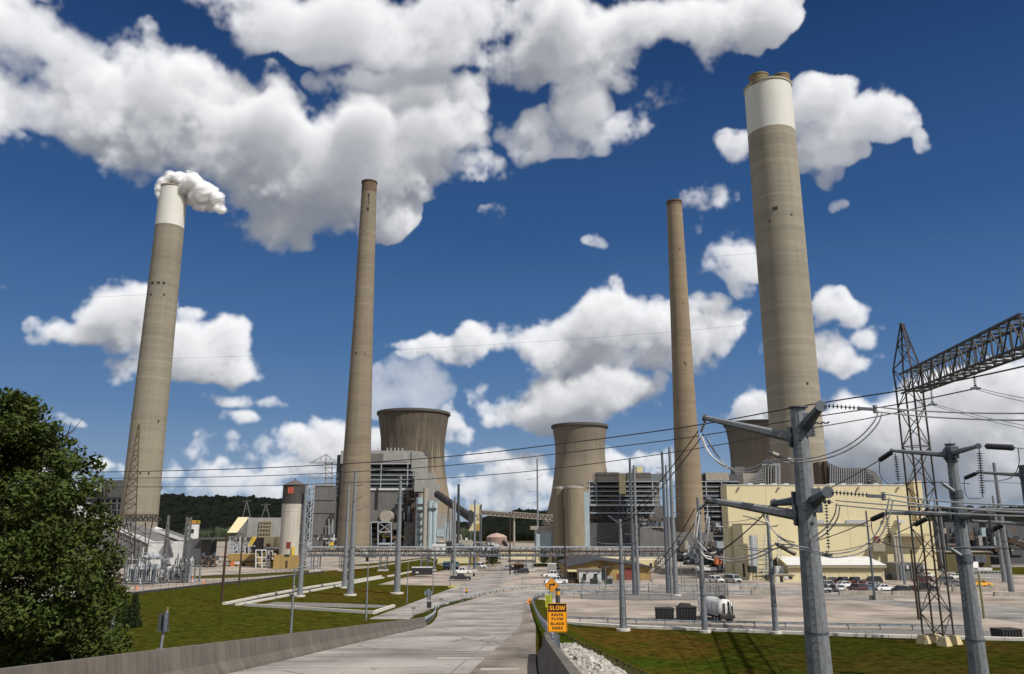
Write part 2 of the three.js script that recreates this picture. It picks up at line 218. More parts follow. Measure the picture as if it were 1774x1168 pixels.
const towerTex = (reach, amount) => tex(1024, 1024, (u, v) => {      // ribbed shell with dark streaks that hang from the rim, u round, v up
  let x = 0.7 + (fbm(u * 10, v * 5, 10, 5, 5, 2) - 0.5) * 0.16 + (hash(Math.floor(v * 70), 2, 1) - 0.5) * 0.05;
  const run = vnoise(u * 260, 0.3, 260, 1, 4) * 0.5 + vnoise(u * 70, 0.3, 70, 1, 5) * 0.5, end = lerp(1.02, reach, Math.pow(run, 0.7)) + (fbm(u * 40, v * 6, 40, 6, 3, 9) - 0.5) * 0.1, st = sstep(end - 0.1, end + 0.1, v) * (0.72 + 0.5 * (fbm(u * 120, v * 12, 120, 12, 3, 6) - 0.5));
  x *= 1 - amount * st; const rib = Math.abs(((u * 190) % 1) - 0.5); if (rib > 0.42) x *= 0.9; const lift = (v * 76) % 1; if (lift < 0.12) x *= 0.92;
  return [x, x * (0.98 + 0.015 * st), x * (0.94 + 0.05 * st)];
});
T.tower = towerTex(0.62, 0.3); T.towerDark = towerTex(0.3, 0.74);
T.streak = tex(512, 512, (u, v) => { const s = fbm(u * 60, v * 3, 60, 3, 4, 3), b = fbm(u * 6, v * 6, 6, 6, 5, 5); const x = 0.68 + (s - 0.5) * 0.42 + (b - 0.5) * 0.3 + (hash(u * 512 | 0, v * 512 | 0, 3) - 0.5) * 0.07; return [x, x * 0.98, x * 0.95]; });
T.grass = tex(1024, 1024, (u, v) => {
  const a = fbm(u * 6, v * 6, 6, 6, 5, 2), b = fbm(u * 40, v * 40, 40, 40, 3, 4), c = hash(u * 1024 | 0, v * 1024 | 0, 6), dry = sstep(0.45, 0.72, a * 0.7 + b * 0.35);
  const x = 0.45 + (b - 0.5) * 0.6 + (c - 0.5) * 0.36; return [x * lerp(0.8, 0.98, dry), x * lerp(0.82, 0.8, dry), x * lerp(0.26, 0.3, dry)];
});
T.gravel = tex(512, 512, (u, v) => { let m = 9, id = 0; const x = u * 60, y = v * 60, x0 = Math.floor(x), y0 = Math.floor(y); for (let j = -1; j < 2; j++) for (let i = -1; i < 2; i++) { const X = ((x0 + i) % 60 + 60) % 60, Y = ((y0 + j) % 60 + 60) % 60, dx = x0 + i + hash(X, Y, 1) - x, dy = y0 + j + hash(X, Y, 2) - y, q = dx * dx + dy * dy; if (q < m) { m = q; id = hash(X, Y, 3); } } const g = (0.3 + id * 0.55) * (1 - Math.min(0.6, m * 1.1)); return [g, g * 0.97, g * 0.93]; });
T.galv = tex(512, 512, (u, v) => { const x = 0.62 + (fbm(u * 34, v * 34, 34, 34, 3, 1) - 0.5) * 0.5 + (fbm(u * 6, v * 3, 6, 3, 4, 5) - 0.5) * 0.34 + (hash(u * 512 | 0, v * 512 | 0, 3) - 0.5) * 0.16; return [x * 0.97, x, x * 1.02]; });
T.rust = tex(512, 512, (u, v) => { const a = fbm(u * 8, v * 8, 8, 8, 5, 1), b = fbm(u * 30, v * 30, 30, 30, 3, 4), r = sstep(0.42, 0.66, a + (b - 0.5) * 0.4); const x = 0.5 + (b - 0.5) * 0.5; return [lerp(x * 0.62, x * 1.1, r), lerp(x * 0.6, x * 0.6, r), lerp(x * 0.56, x * 0.3, r)]; });
T.rib = tex(256, 8, (u) => { const f = (u * 8) % 1; return f < 0.16 ? f / 0.16 : f < 0.5 ? 1 : f < 0.66 ? (0.66 - f) / 0.16 : 0; }, false);      // eight ribs across one repeat
T.clad = tex(512, 512, (u, v) => { const p = Math.floor(u * 8), r = Math.floor(v * 4); let x = 0.72 + (hash(p, r, 1) - 0.5) * 0.09 + (fbm(u * 40, v * 3, 40, 3, 3, 3) - 0.5) * 0.2 + (fbm(u * 5, v * 5, 5, 5, 4, 6) - 0.5) * 0.16; if ((v * 4) % 1 < 0.02) x *= 0.72; return [x, x * 0.995, x * 0.985]; });
T.flat = tex(256, 256, (u, v) => 0.8 + (fbm(u * 5, v * 5, 5, 5, 5, 2) - 0.5) * 0.1 + (fbm(u * 30, v * 3, 30, 3, 3, 7) - 0.5) * 0.06 + (hash(u * 256 | 0, v * 256 | 0, 3) - 0.5) * 0.03);
T.bark = tex(256, 512, (u, v) => { const x = 0.3 + 0.5 * Math.abs(fbm(u * 14 + fbm(u * 6, v * 6, 6, 6, 3, 5), v * 5, 14, 5, 4, 2) - 0.5) * 2 + 0.2 * hash(u * 256 | 0, v * 512 | 0, 2); return [x, x * 0.85, x * 0.7]; });

// ---------------------------------------------------------------- materials
const bump = (t, s) => ({ bumpMap: t, bumpScale: s });
const M = {
  yard: mat([0.53, 0.452, 0.38], 0.92, { map: rep(T.blotch, 34) }), road: mat([0.475, 0.435, 0.405], 0.9, { map: rep(T.blotch, 17, 23) }), pale: mat([0.53, 0.485, 0.44], 0.92, { map: rep(T.blotch, 21) }),
  asphalt: mat([0.36, 0.34, 0.325], 0.92, { map: rep(T.blotch, 27) }),
  grass: new THREE.MeshPhysicalMaterial({ color: C(.145, .137, .072), roughness: 1, specularIntensity: 0, map: rep(T.grass, 26), ...bump(rep(T.grass, 3.1), .05), vertexColors: true }), gravel: mat([0.42, 0.40, 0.385], 0.95, { map: rep(T.gravel, 6), ...bump(rep(T.gravel, 6), 0.05) }),
  barrier: mat([0.185, 0.163, 0.14], 0.92, { map: rep(T.streak, 5, 4), ...bump(rep(T.grain, 2), 0.006) }), kerb: mat([0.8, 0.76, 0.68], 0.9, { map: rep(T.grain, 3) }), conc: mat([0.5, 0.46, 0.4], 0.9, { map: rep(T.streak, 6) }),
  galv: mat([0.33, 0.34, 0.355], 0.62, { map: rep(T.galv, 1.4), metalness: 0.15 }), galvPale: mat([0.62, 0.66, 0.70], 0.6, { map: rep(T.galv, 2), metalness: 0.1 }), galvDark: mat([0.17, 0.19, 0.22], 0.6, { map: rep(T.galv, 1.5), metalness: 0.15 }),
  lattice: mat([0.115, 0.102, 0.09], 0.75, { map: rep(T.galv, 2.6) }), latticeRust: mat([0.2, 0.15, 0.11], 0.8, { map: rep(T.rust, 2.6) }), latticeGrey: mat([0.2, 0.2, 0.2], 0.7, { map: rep(T.galv, 3) }), rust: mat([0.33, 0.29, 0.26], 0.85, { map: rep(T.rust, 5) }),
  white: mat([0.82, 0.82, 0.8], 0.6, { map: rep(T.grain, 7) }), cream: mat([0.85, 0.74, 0.45], 0.75, { map: rep(T.flat, 19, 23) }), mustard: mat([0.58, 0.40, 0.14], 0.75, { map: rep(T.clad, 16, 16), ...bump(rep(T.rib, 2.4, 1), 0.04) }),
  fin: mat([0.4, 0.4, 0.4], 0.6, { map: rep(T.galv, 2) }), clad: mat([0.225, 0.218, 0.21], 0.7, { map: rep(T.clad, 24, 26), ...bump(rep(T.rib, 4, 1), 0.08) }), cladDark: mat([0.14, 0.14, 0.145], 0.75, { map: rep(T.clad, 26, 22), ...bump(rep(T.rib, 4, 1), 0.08) }), cladPale: mat([0.48, 0.48, 0.45], 0.7, { map: rep(T.clad, 22, 22), ...bump(rep(T.rib, 4, 1), 0.08) }),
  blueClad: mat([0.56, 0.70, 0.76], 0.65, { map: rep(T.clad, 16, 40), ...bump(rep(T.rib, 3, 1), 0.07) }), blueGrey: mat([0.24, 0.28, 0.31], 0.7, { map: rep(T.clad, 20, 18), ...bump(rep(T.rib, 4, 1), 0.08) }),
  dark: mat([0.02, 0.02, 0.022], 0.8), black: mat([0.016, 0.0165, 0.018], 0.75), steelDark: mat([0.05, 0.05, 0.052], 0.75, { map: rep(T.grain, 5) }), yellow: mat([0.72, 0.5, 0.06], 0.6), red: mat([0.2, 0.042, 0.032], 0.7), orange: mat([0.62, 0.17, 0.05], 0.6),
  glass: mat([0.025, 0.03, 0.035], 0.12), rubber: mat([0.018, 0.018, 0.018], 0.85), insul: mat([0.06, 0.06, 0.066], 0.32), alu: mat([0.62, 0.63, 0.64], 0.42, { metalness: 0.6 }), cableGrey: mat([0.4, 0.4, 0.41], 0.5), wire: mat([0.035, 0.035, 0.038], 0.6), wood: mat([0.11, 0.075, 0.05], 0.9, { map: rep(T.bark, 1, 3) }),
};
// ---------------------------------------------------------------- land
const drop = (d) => d < 70 ? 1.7 + 0.088 * d : d < 187 ? 7.86 + 0.088 * (d - 70) - 0.088 * (d - 70) ** 2 / 234 : 13;
const roadY = (d) => EYE - drop(d) + (d >= 187 ? 0.014 : 0.014);
const edgeL = [[-7.2, -60], [-7.2, -30], [-7.4, 0], [-7.6, 25], [-7.8, 52], [-8, 80], [-9.6, 108], [-11.3, 135], [-9.4, 150], [-4.5, 177], [2, 191], [10, 197], [30, 198.5], [90, 199]];
const edgeR = [[-0.2, -60], [0, -30], [0.3, 0], [0.65, 25], [1.4, 52], [2.2, 80], [2.6, 108], [2.9, 135], [3.1, 152], [4.8, 168], [8.5, 176], [15, 178.5], [30, 178.5], [90, 178.5]];
const curve = (e) => new THREE.CatmullRomCurve3(e.map((p) => V(p[0], 0, -p[1])), false, 'centripetal');
const cvL = curve(edgeL), cvR = curve(edgeR), uOf = (k) => k / (edgeL.length - 1);
const edgeAt = (e, d) => { for (let i = 0; i < 8; i++) if (d <= e[i + 1][1]) return lerp(e[i][0], e[i + 1][0], clamp((d - e[i][1]) / (e[i + 1][1] - e[i][1]))); return e[8][0]; };
function landY(x, d) {
  if (d > 186) return 0;
  const y = roadY(d) - 0.05, l = edgeAt(edgeL, Math.min(d, 150)) - 1.6, r = edgeAt(edgeR, Math.min(d, 150)) + 1.8;
  let off = x < l ? l - x : x > r ? x - r : 0;
  if (d > 150) { const s = sstep(150, 186, d); return Math.max(0, (y - off * 0.5) * (1 - s)) * (x > r + 8 ? 0 : 1) - (off === 0 ? 0.05 : 0); }
  return Math.max(0, y - off * (x > r ? 0.46 : 0.5));
}
{ // one sheet to the horizon
  const ax = (neg, pos) => { const a = []; for (let x = 0; x < 26; x += 1.3) a.push(x); for (let x = 26; x < 140; x += 6) a.push(x); let x = 140, s = 8; while (x < 9000) { a.push(x); x += s; s *= 1.3; } return [...a.slice(1).reverse().map((q) => -q), ...a]; };
  const xs = ax(), ds = []; for (let d = -60; d < 200; d += 2.5) ds.push(d); { let d = 200, s = 6; while (d < 9000) { ds.push(d); d += s; s *= 1.3; } } { let d = -60, s = 8; const b = []; while (d > -4000) { d -= s; s *= 1.5; b.push(d); } ds.unshift(...b.reverse()); }
  const g = new THREE.BufferGeometry(), p = [], u = [], c = [], ix = [];
  for (const d of ds) for (const x of xs) {
    p.push(x, landY(x, d), -d); u.push(x, d);
    const big = fbm(x * 0.028 + 3, d * 0.018 + 9, 0, 0, 4, 77), dry = sstep(0.44, 0.62, big) * 0.8; if (x > edgeAt(edgeR, Math.min(d, 150)) && d < 125 && d > -60) { const bank = sstep(34, 6, x - edgeAt(edgeR, Math.min(d, 150))), pt = sstep(.42, .62, fbm(x * .11 + 31, d * .07, 0, 0, 4, 88)), gr = sstep(.4, .6, fbm(x * .2, d * .1 + 9, 0, 0, 3, 89)); c.push(lerp(lerp(.56, .62, bank), lerp(.82, 1.2, bank), pt), lerp(lerp(.66, lerp(.86, 1.15, gr), bank), lerp(.7, .9, bank), pt), lerp(.55, .9, pt)); } else c.push(lerp(.86, 1.14, dry), lerp(.98, .94, dry), lerp(.8, .95, dry));
  }
  const n = xs.length; for (let j = 0; j + 1 < ds.length; j++) for (let i = 0; i + 1 < n; i++) { const a = j * n + i; ix.push(a, a + 1, a + n + 1, a, a + n + 1, a + n); }
  g.setAttribute('position', new THREE.Float32BufferAttribute(p, 3)); g.setAttribute('uv', new THREE.Float32BufferAttribute(u, 2)); g.setAttribute('color', new THREE.Float32BufferAttribute(c, 3)); g.setIndex(ix); g.computeVertexNormals();
  tag(put('ground', g, M.grass), 'green and dry brown grass either side of the plant road', null, null, 'structure');
}
function sheet(name, label, pts, m, lift, kind = 'structure') {                  // a flat paved or gravelled area, outline in ground metres [x, depth]
  const sh = new THREE.Shape(pts.map((p) => new THREE.Vector2(p[0], p[1]))), g = new THREE.ShapeGeometry(sh), q = g.attributes.position, u = [];
  const nrm = [], pos = []; for (let i = 0; i < q.count; i++) { pos.push(q.getX(i), lift, -q.getY(i)); nrm.push(0, 1, 0); u.push(q.getX(i), q.getY(i)); }
  g.setAttribute('position', new THREE.Float32BufferAttribute(pos, 3)); g.setAttribute('normal', new THREE.Float32BufferAttribute(nrm, 3)); g.setAttribute('uv', new THREE.Float32BufferAttribute(u, 2));
  if (m.vertexColors) { const c = []; for (let i = 0; i < q.count; i++) c.push(0.95, 0.98, 0.75); g.setAttribute('color', new THREE.Float32BufferAttribute(c, 3)); }
  return tag(put(name, g, m), label, null, null, kind);
}
const G2 = (px, py) => { const p = gp(px, py); return [p.x, -p.z]; };
sheet('yard', 'broad pale concrete yard of the power plant', [G2(985, 1082), G2(1100, 1089), G2(1240, 1094), G2(1500, 1104), G2(1700, 1109), [300, 92], [1400, 92], [1400, 1050], [-1400, 1050], [-1400, 170], [-200, 150], G2(100, 1043), G2(200, 1032), G2(330, 1017), G2(460, 1003), G2(560, 990), G2(640, 984), G2(735, 969), G2(772, 982), G2(772, 988), G2(700, 1001), G2(655, 1013), G2(793, 1015.5), G2(680, 1057), G2(640, 1072), G2(700, 1072), G2(820, 1050)], M.yard, 0.004);
sheet('lawn', 'strip of mown green grass behind the ditch', [G2(560, 981), G2(640, 977), G2(735, 966), G2(800, 974), G2(868, 974), G2(868, 977), G2(772, 981), G2(735, 967.5), G2(640, 981)], M.grass, 0.008);
const accessL = [[640, 1073], [680, 1057], [793, 1015.5], [835, 1000], [880, 981], [905, 972]], accessR = [[735, 1073], [765, 1056], [822, 1034], [858, 1020], [905, 993], [930, 980]];
sheet('access_road', 'smooth grey concrete access road leading to the gatehouse', [...accessL.map((p) => G2(...p)), ...accessR.reverse().map((p) => G2(...p))], M.road, 0.010);
sheet('gravel_pad', 'dark gravel pad of the fenced pole yard', [G2(1005, 1026), G2(1240, 1022), G2(1262, 1030), G2(1240, 1040), G2(1040, 1040), G2(1005, 1037)], M.gravel, 0.012);
sheet('gravel_strip', 'strip of grey gravel between guardrail and white kerb', [G2(985, 1079.5), G2(1240, 1090.5), G2(1500, 1100.5), G2(1700, 1106), [190, 96], [190, 112], G2(1774, 1094), G2(1500, 1089), G2(1240, 1083), G2(985, 1077)], M.gravel, 0.012);
sheet('dry_verge', 'strip of worn brown grass inside the switchyard fence', [G2(200, 1004), G2(330, 998), G2(420, 995), G2(535, 989), G2(535, 993), G2(420, 1001), G2(330, 1003), G2(200, 1010)], M.grass, 0.012);
sheet('lot_lane', 'darker paved lane crossing the parking lot', [G2(1240, 1030), G2(1440, 1035), G2(1774, 1080), G2(1774, 1052), G2(1560, 1041), G2(1440, 1028), G2(1300, 1020), G2(1240, 1016)], M.asphalt, 0.012);
sheet('gravel_bed', 'bed of grey stones inside the low concrete wall', [G2(452, 1049), G2(600, 1053), G2(655, 1053), G2(690, 1050), G2(600, 1046), G2(475, 1043)], M.gravel, 0.02);
{ // the main road, banked down from the bridge
  const g = new THREE.BufferGeometry(), p = [], u = [], ix = [], K = 160, Wd = 10; let run = 0, prev = null;
  for (let k = 0; k <= K; k++) {
    const a = cvL.getPoint(k / K), b = cvR.getPoint(k / K), m = a.clone().add(b).multiplyScalar(0.5); if (prev) run += m.distanceTo(prev); prev = m;
    for (let j = 0; j <= Wd; j++) { const q = a.clone().lerp(b, j / Wd); p.push(q.x, roadY(-q.z), q.z); u.push(j / Wd * a.distanceTo(b), run); }
  }
  for (let k = 0; k < K; k++) for (let j = 0; j < Wd; j++) { const a = k * (Wd + 1) + j; ix.push(a, a + 1, a + Wd + 2, a, a + Wd + 2, a + Wd + 1); }
  g.setAttribute('position', new THREE.Float32BufferAttribute(p, 3)); g.setAttribute('uv', new THREE.Float32BufferAttribute(u, 2)); g.setIndex(ix); g.computeVertexNormals();
  tag(put('road', g, M.road), 'worn concrete road running down from the bridge and bending right', null, null, 'structure');
  // saw-cut joints: real dark seams let into the slab, and a few repair patches
  const jt = mb(); const Y = (x, d, h) => V(x, roadY(d) + h, -d);
  for (let d = 16; d < 150; d += 9.2) { const l = edgeAt(edgeL, d) + 0.4, r = edgeAt(edgeR, d) - 0.3; jt.quad(Y(l, d, 0.004), Y(r, d + 0.3, 0.004), Y(r, d + 0.36, 0.004), Y(l, d + 0.06, 0.004)); }
  for (let d = 8; d < 150; d += 4) { const x = (q) => edgeAt(edgeR, q) - 2.2 - 0.004 * q; jt.quad(Y(x(d), d, 0.004), Y(x(d) + 0.05, d, 0.004), Y(x(d + 4) + 0.05, d + 4, 0.004), Y(x(d + 4), d + 4, 0.004)); }
  tag(jt.build('road_joints', mat([0.2, 0.18, 0.165], 0.95)), 'dark sealed joints across the road slabs', null, null, 'structure');
  const pa = mb(); for (const [x, d, w, l] of [[-2.6, 29, 1.6, 1.2], [-0.9, 24, 1.1, 1], [-1.4, 52, 1.4, 2]]) pa.quad(Y(x, d, 0.005), Y(x + w, d, 0.005), Y(x + w, d + l, 0.005), Y(x, d + l, 0.005));
  tag(pa.build('road_patch', M.pale), 'pale repair patches in the road', null, null, 'structure');
  { const r = rng(63), ck = mb(); for (let k = 0; k < 26; k++) { let x = lerp(-6.5, 1, r()), d = 14 + r() * 90, a = (r() - .5) * 2.4; for (let i = 0; i < 14; i++) { const x2 = x + Math.sin(a) * .7, d2 = d + Math.cos(a) * .7 * (1 + d * .01), w = .018 + r() * .02; if (x2 > edgeAt(edgeR, d2) - .3 || x2 < edgeAt(edgeL, d2) + .5) break; ck.quad(Y(x - w, d, .006), Y(x + w, d, .006), Y(x2 + w, d2, .006), Y(x2 - w, d2, .006)); x = x2; d = d2; a += (r() - .5) * .9; } } tag(ck.build('road_cracks', mat([.15, .135, .12], .95)), 'dark wandering cracks in the road slabs', null, null, 'structure'); }
  const sd = mb(); for (let d = 10; d < 148; d += 4) { const o = (q) => 1.9 - 0.006 * q; sd.quad(Y(edgeAt(edgeR, d) - o(d), d, 0.0045), Y(edgeAt(edgeR, d) + 0.05, d, 0.0045), Y(edgeAt(edgeR, d + 4) + 0.05, d + 4, 0.0045), Y(edgeAt(edgeR, d + 4) - o(d + 4), d + 4, 0.0045), 0, d); }
  tag(sd.build('road_shoulder', mat([0.33, 0.28, 0.235], 0.94, { map: rep(T.blotch, 6, 31) })), 'browner shoulder strip along the right edge of the road', null, null, 'structure');
}
// ---------------------------------------------------------------- concrete barriers (jersey profile), one panel per pour
function barrier(name, label, side, from, to, len) {
  const o = base(name, [0, 0, 0], 0, label, 'concrete barrier'); const e = side < 0 ? edgeL : edgeR;
  const prof = [[0.0, 0], [0.02, 0.08], [0.17, 0.3], [0.25, 0.79], [0.42, 0.79], [0.46, 0.3], [0.5, -0.5]];
  for (let d = from; d < to - 0.01; d += len) {
    const b = mb(), d2 = Math.min(to, d + len) - 0.025; const nSub = 3;
    for (let s = 0; s < nSub; s++) {
      const da = lerp(d, d2, s / nSub), db = lerp(d, d2, (s + 1) / nSub);
      const P = (q, dd) => V(edgeAt(e, dd) + side * (q[0] + (side > 0 ? 0.1 : 0)), roadY(dd) + q[1], -dd);
      for (let k = 0; k + 1 < prof.length; k++) { const A = P(prof[k], da), B = P(prof[k], db), Cc = P(prof[k + 1], db), Dd = P(prof[k + 1], da); side < 0 ? b.quad(B, A, Dd, Cc, da) : b.quad(A, B, Cc, Dd, da); }
      for (const [dd, end, sg] of [[da, s === 0, 1], [db, s === nSub - 1, -1]]) if (end) for (let k = 1; k + 1 < prof.length; k++) { const t = [P(prof[6], dd), P(prof[k - 1], dd), P(prof[k], dd)]; b.tri(t[0], t[1], t[2], V(0, 0, sg), [0, 0], [prof[k][0], prof[k][1]], [prof[k + 1][0], prof[k + 1][1]]); }
    }
    b.build('panel', M.barrier, o);
  }
  return o;
}
barrier('concrete_barrier', 'long stained concrete barrier along the left edge of the road', -1, -8, 80, 6.1);
barrier('concrete_barrier', 'short concrete barrier at the right road edge, dark on its road side', 1, 2, 32, 4.6);
// ---------------------------------------------------------------- guardrails: W-beam, posts
function guardrail(label, pts, yOf, spacing = 3.8, sideOff = 0.12, group) {
  const o = base('guardrail', [0, 0, 0], 0, label, 'guardrail'); if (group) o.userData.group = group; const c = new THREE.CatmullRomCurve3(pts.map((p) => V(p[0], 0, -p[1])), false, 'centripetal'), L = c.getLength(), n = Math.max(4, Math.round(L / 1.9)), rail = mb();
  const prof = [[0, 0.46], [0.07, 0.5], [0.07, 0.55], [0.0, 0.6], [0.07, 0.66], [0.07, 0.72], [0, 0.77]];
  const fr = (t) => { const q = c.getPointAt(clamp(t)), g = c.getTangentAt(clamp(t)); return [q, V(-g.z, 0, g.x)]; };
  for (let i = 0; i < n; i++) { const [a, na] = fr(i / n), [b, nb] = fr((i + 1) / n), P = (q, nn, k) => V(q.x + nn.x * prof[k][0], yOf(q.x, -q.z) + prof[k][1], q.z + nn.z * prof[k][0]); for (let k = 0; k + 1 < prof.length; k++) rail.quad(P(a, na, k), P(b, nb, k), P(b, nb, k + 1), P(a, na, k + 1)); }
  rail.build('rail', M.galvPale, o);
  const post = mb().box(-0.06, 0.06, -0.4, 0.74, -0.08, 0.08).geo(), m = Math.max(2, Math.round(L / spacing));
  for (let i = 0; i <= m; i++) { const [q, nn] = fr(i / m); const k = put('post', post, M.galvDark, o); k.position.set(q.x - nn.x * sideOff, yOf(q.x, -q.z), q.z - nn.z * sideOff); k.rotation.y = Math.atan2(nn.x, nn.z); }
  return o;
}
guardrail('steel guardrail curving along the left side of the road below the barrier', [[-8.4, 80], [-9.9, 108], [-11.7, 135], [-9.9, 150], [-5, 177.5], [1.6, 191.6], [9.8, 197.8], [30, 199.2], [62, 199.6]], (x, d) => roadY(d) - 0.04);
guardrail('steel guardrail round the inside of the right-hand bend', [[18, 177.8], [9, 175.4], [5.4, 167.4], [3.7, 152], [3.5, 135], [3.2, 108], [2.8, 80], [2.2, 52], [1.6, 32]], (x, d) => roadY(d) - 0.04);
{ const a = G2(958, 1077), b = G2(1240, 1085), c = G2(1660, 1094), d = [62, 113]; guardrail('long low steel guardrail along the near edge of the yard', [d, c, b, a].sort((p, q) => q[0] - p[0]), () => 0, 4.2); }
{ // white kerb along the yard edge, in cast lengths
  const o = base('kerb', [0, 0, 0], 0, 'long white concrete kerb between gravel strip and grass', null); o.userData.kind = 'structure';
  const pts = [[985, 1081.5], [1100, 1088.5], [1240, 1093.5], [1500, 1103.5], [1700, 1108.5], [1900, 1113]].map((p) => G2(...p));
  for (let i = 0; i + 1 < pts.length; i++) { const n = 5; for (let k = 0; k < n; k++) { const f = (t) => [lerp(pts[i][0], pts[i + 1][0], t), lerp(pts[i][1], pts[i + 1][1], t)], p = f(k / n), q = f((k + 1) / n - 0.006); mb().bar(V(p[0], 0.1, -p[1]), V(q[0], 0.1, -q[1]), 0.9, 0.5).build('kerbstone', M.kerb, o); } }
}
function wall(name, label, pts, w, h, m) { const o = base(name, [0, 0, 0], 0, label, 'low wall'); for (let i = 0; i + 1 < pts.length; i++) mb().bar(V(pts[i][0], h / 2, -pts[i][1]), V(pts[i + 1][0], h / 2, -pts[i + 1][1]), w, h).build('panel', m, o); return o; }
wall('ditch_wall', 'near pale concrete edge of the long drainage ditch', [[410, 1049.5], [470, 1038.5], [560, 1021], [640, 1006], [664, 1002]].map((p) => G2(...p)), 0.7, 0.35, M.kerb);
wall('ditch_wall', 'far pale concrete edge of the long drainage ditch', [[388, 1048], [460, 1033], [540, 1018.5], [640, 1003], [660, 999.5]].map((p) => G2(...p)), 0.7, 0.4, M.kerb);
wall('ditch_wall', 'short pale ditch edge near the black trailer', [[672, 1000], [690, 996.5], [714, 991.5]].map((p) => G2(...p)), 0.6, 0.4, M.kerb);
wall('ditch_wall', 'low pale concrete wall round the bed of grey stones', [[424, 1050], [500, 1054.5], [600, 1061], [648, 1064], [655, 1061], [682, 1052]].map((p) => G2(...p)), 0.5, 0.45, M.kerb);
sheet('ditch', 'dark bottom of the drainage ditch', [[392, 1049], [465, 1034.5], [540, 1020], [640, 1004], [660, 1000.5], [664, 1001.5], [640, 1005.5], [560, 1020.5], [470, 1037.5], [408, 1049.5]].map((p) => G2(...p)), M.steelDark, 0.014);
{ // rubble on the bank beside the sign
  const r = rng(5), o = [], st = []; for (let k = 0; k < 4; k++) { const g = mergeVertices(new THREE.IcosahedronGeometry(1, 1).deleteAttribute('uv').deleteAttribute('normal')), p = g.attributes.position; for (let i = 0; i < p.count; i++) { const s = 0.62 + 0.55 * hash(i, k, 9); p.setXYZ(i, p.getX(i) * s, p.getY(i) * s * 0.75, p.getZ(i) * s); } const f = g.toNonIndexed(); f.computeVertexNormals(); st.push(f); }
  const m = mat([0.4, 0.385, 0.36], 0.95); const per = 1500, col = new THREE.Color(), mx = new THREE.Matrix4(), q = new THREE.Quaternion(), e = new THREE.Euler();
  for (let k = 0; k < 4; k++) { const im = new THREE.InstancedMesh(st[k], m, per); for (let i = 0; i < per; i++) { const d = 16 + r() * 24, t = Math.pow(r(), 0.9), x = edgeAt(edgeR, d) + 0.75 + t * (3.6 - 0.06 * (d - 16)), s = 0.05 + r() * r() * 0.13; e.set(r() * 6, r() * 6, r() * 6); mx.compose(V(x, landY(x, d) + s * 0.25, -d), q.setFromEuler(e), V(s * (0.8 + r() * 0.7), s, s * (0.8 + r() * 0.5))); im.setMatrixAt(i, mx); const b = 0.55 + r() * 0.75; im.setColorAt(i, col.setRGB(b, b * (0.95 + r() * 0.05), b * (0.9 + r() * 0.08))); } o.push(im); }
  const grp = base('rubble', [0, 0, 0], 0, 'pale broken stones spread down the bank beside the plow sign', null); grp.userData.kind = 'stuff'; o.forEach((i) => { i.name = 'stones'; i.userData.kind = 'stuff'; grp.add(i); });
}
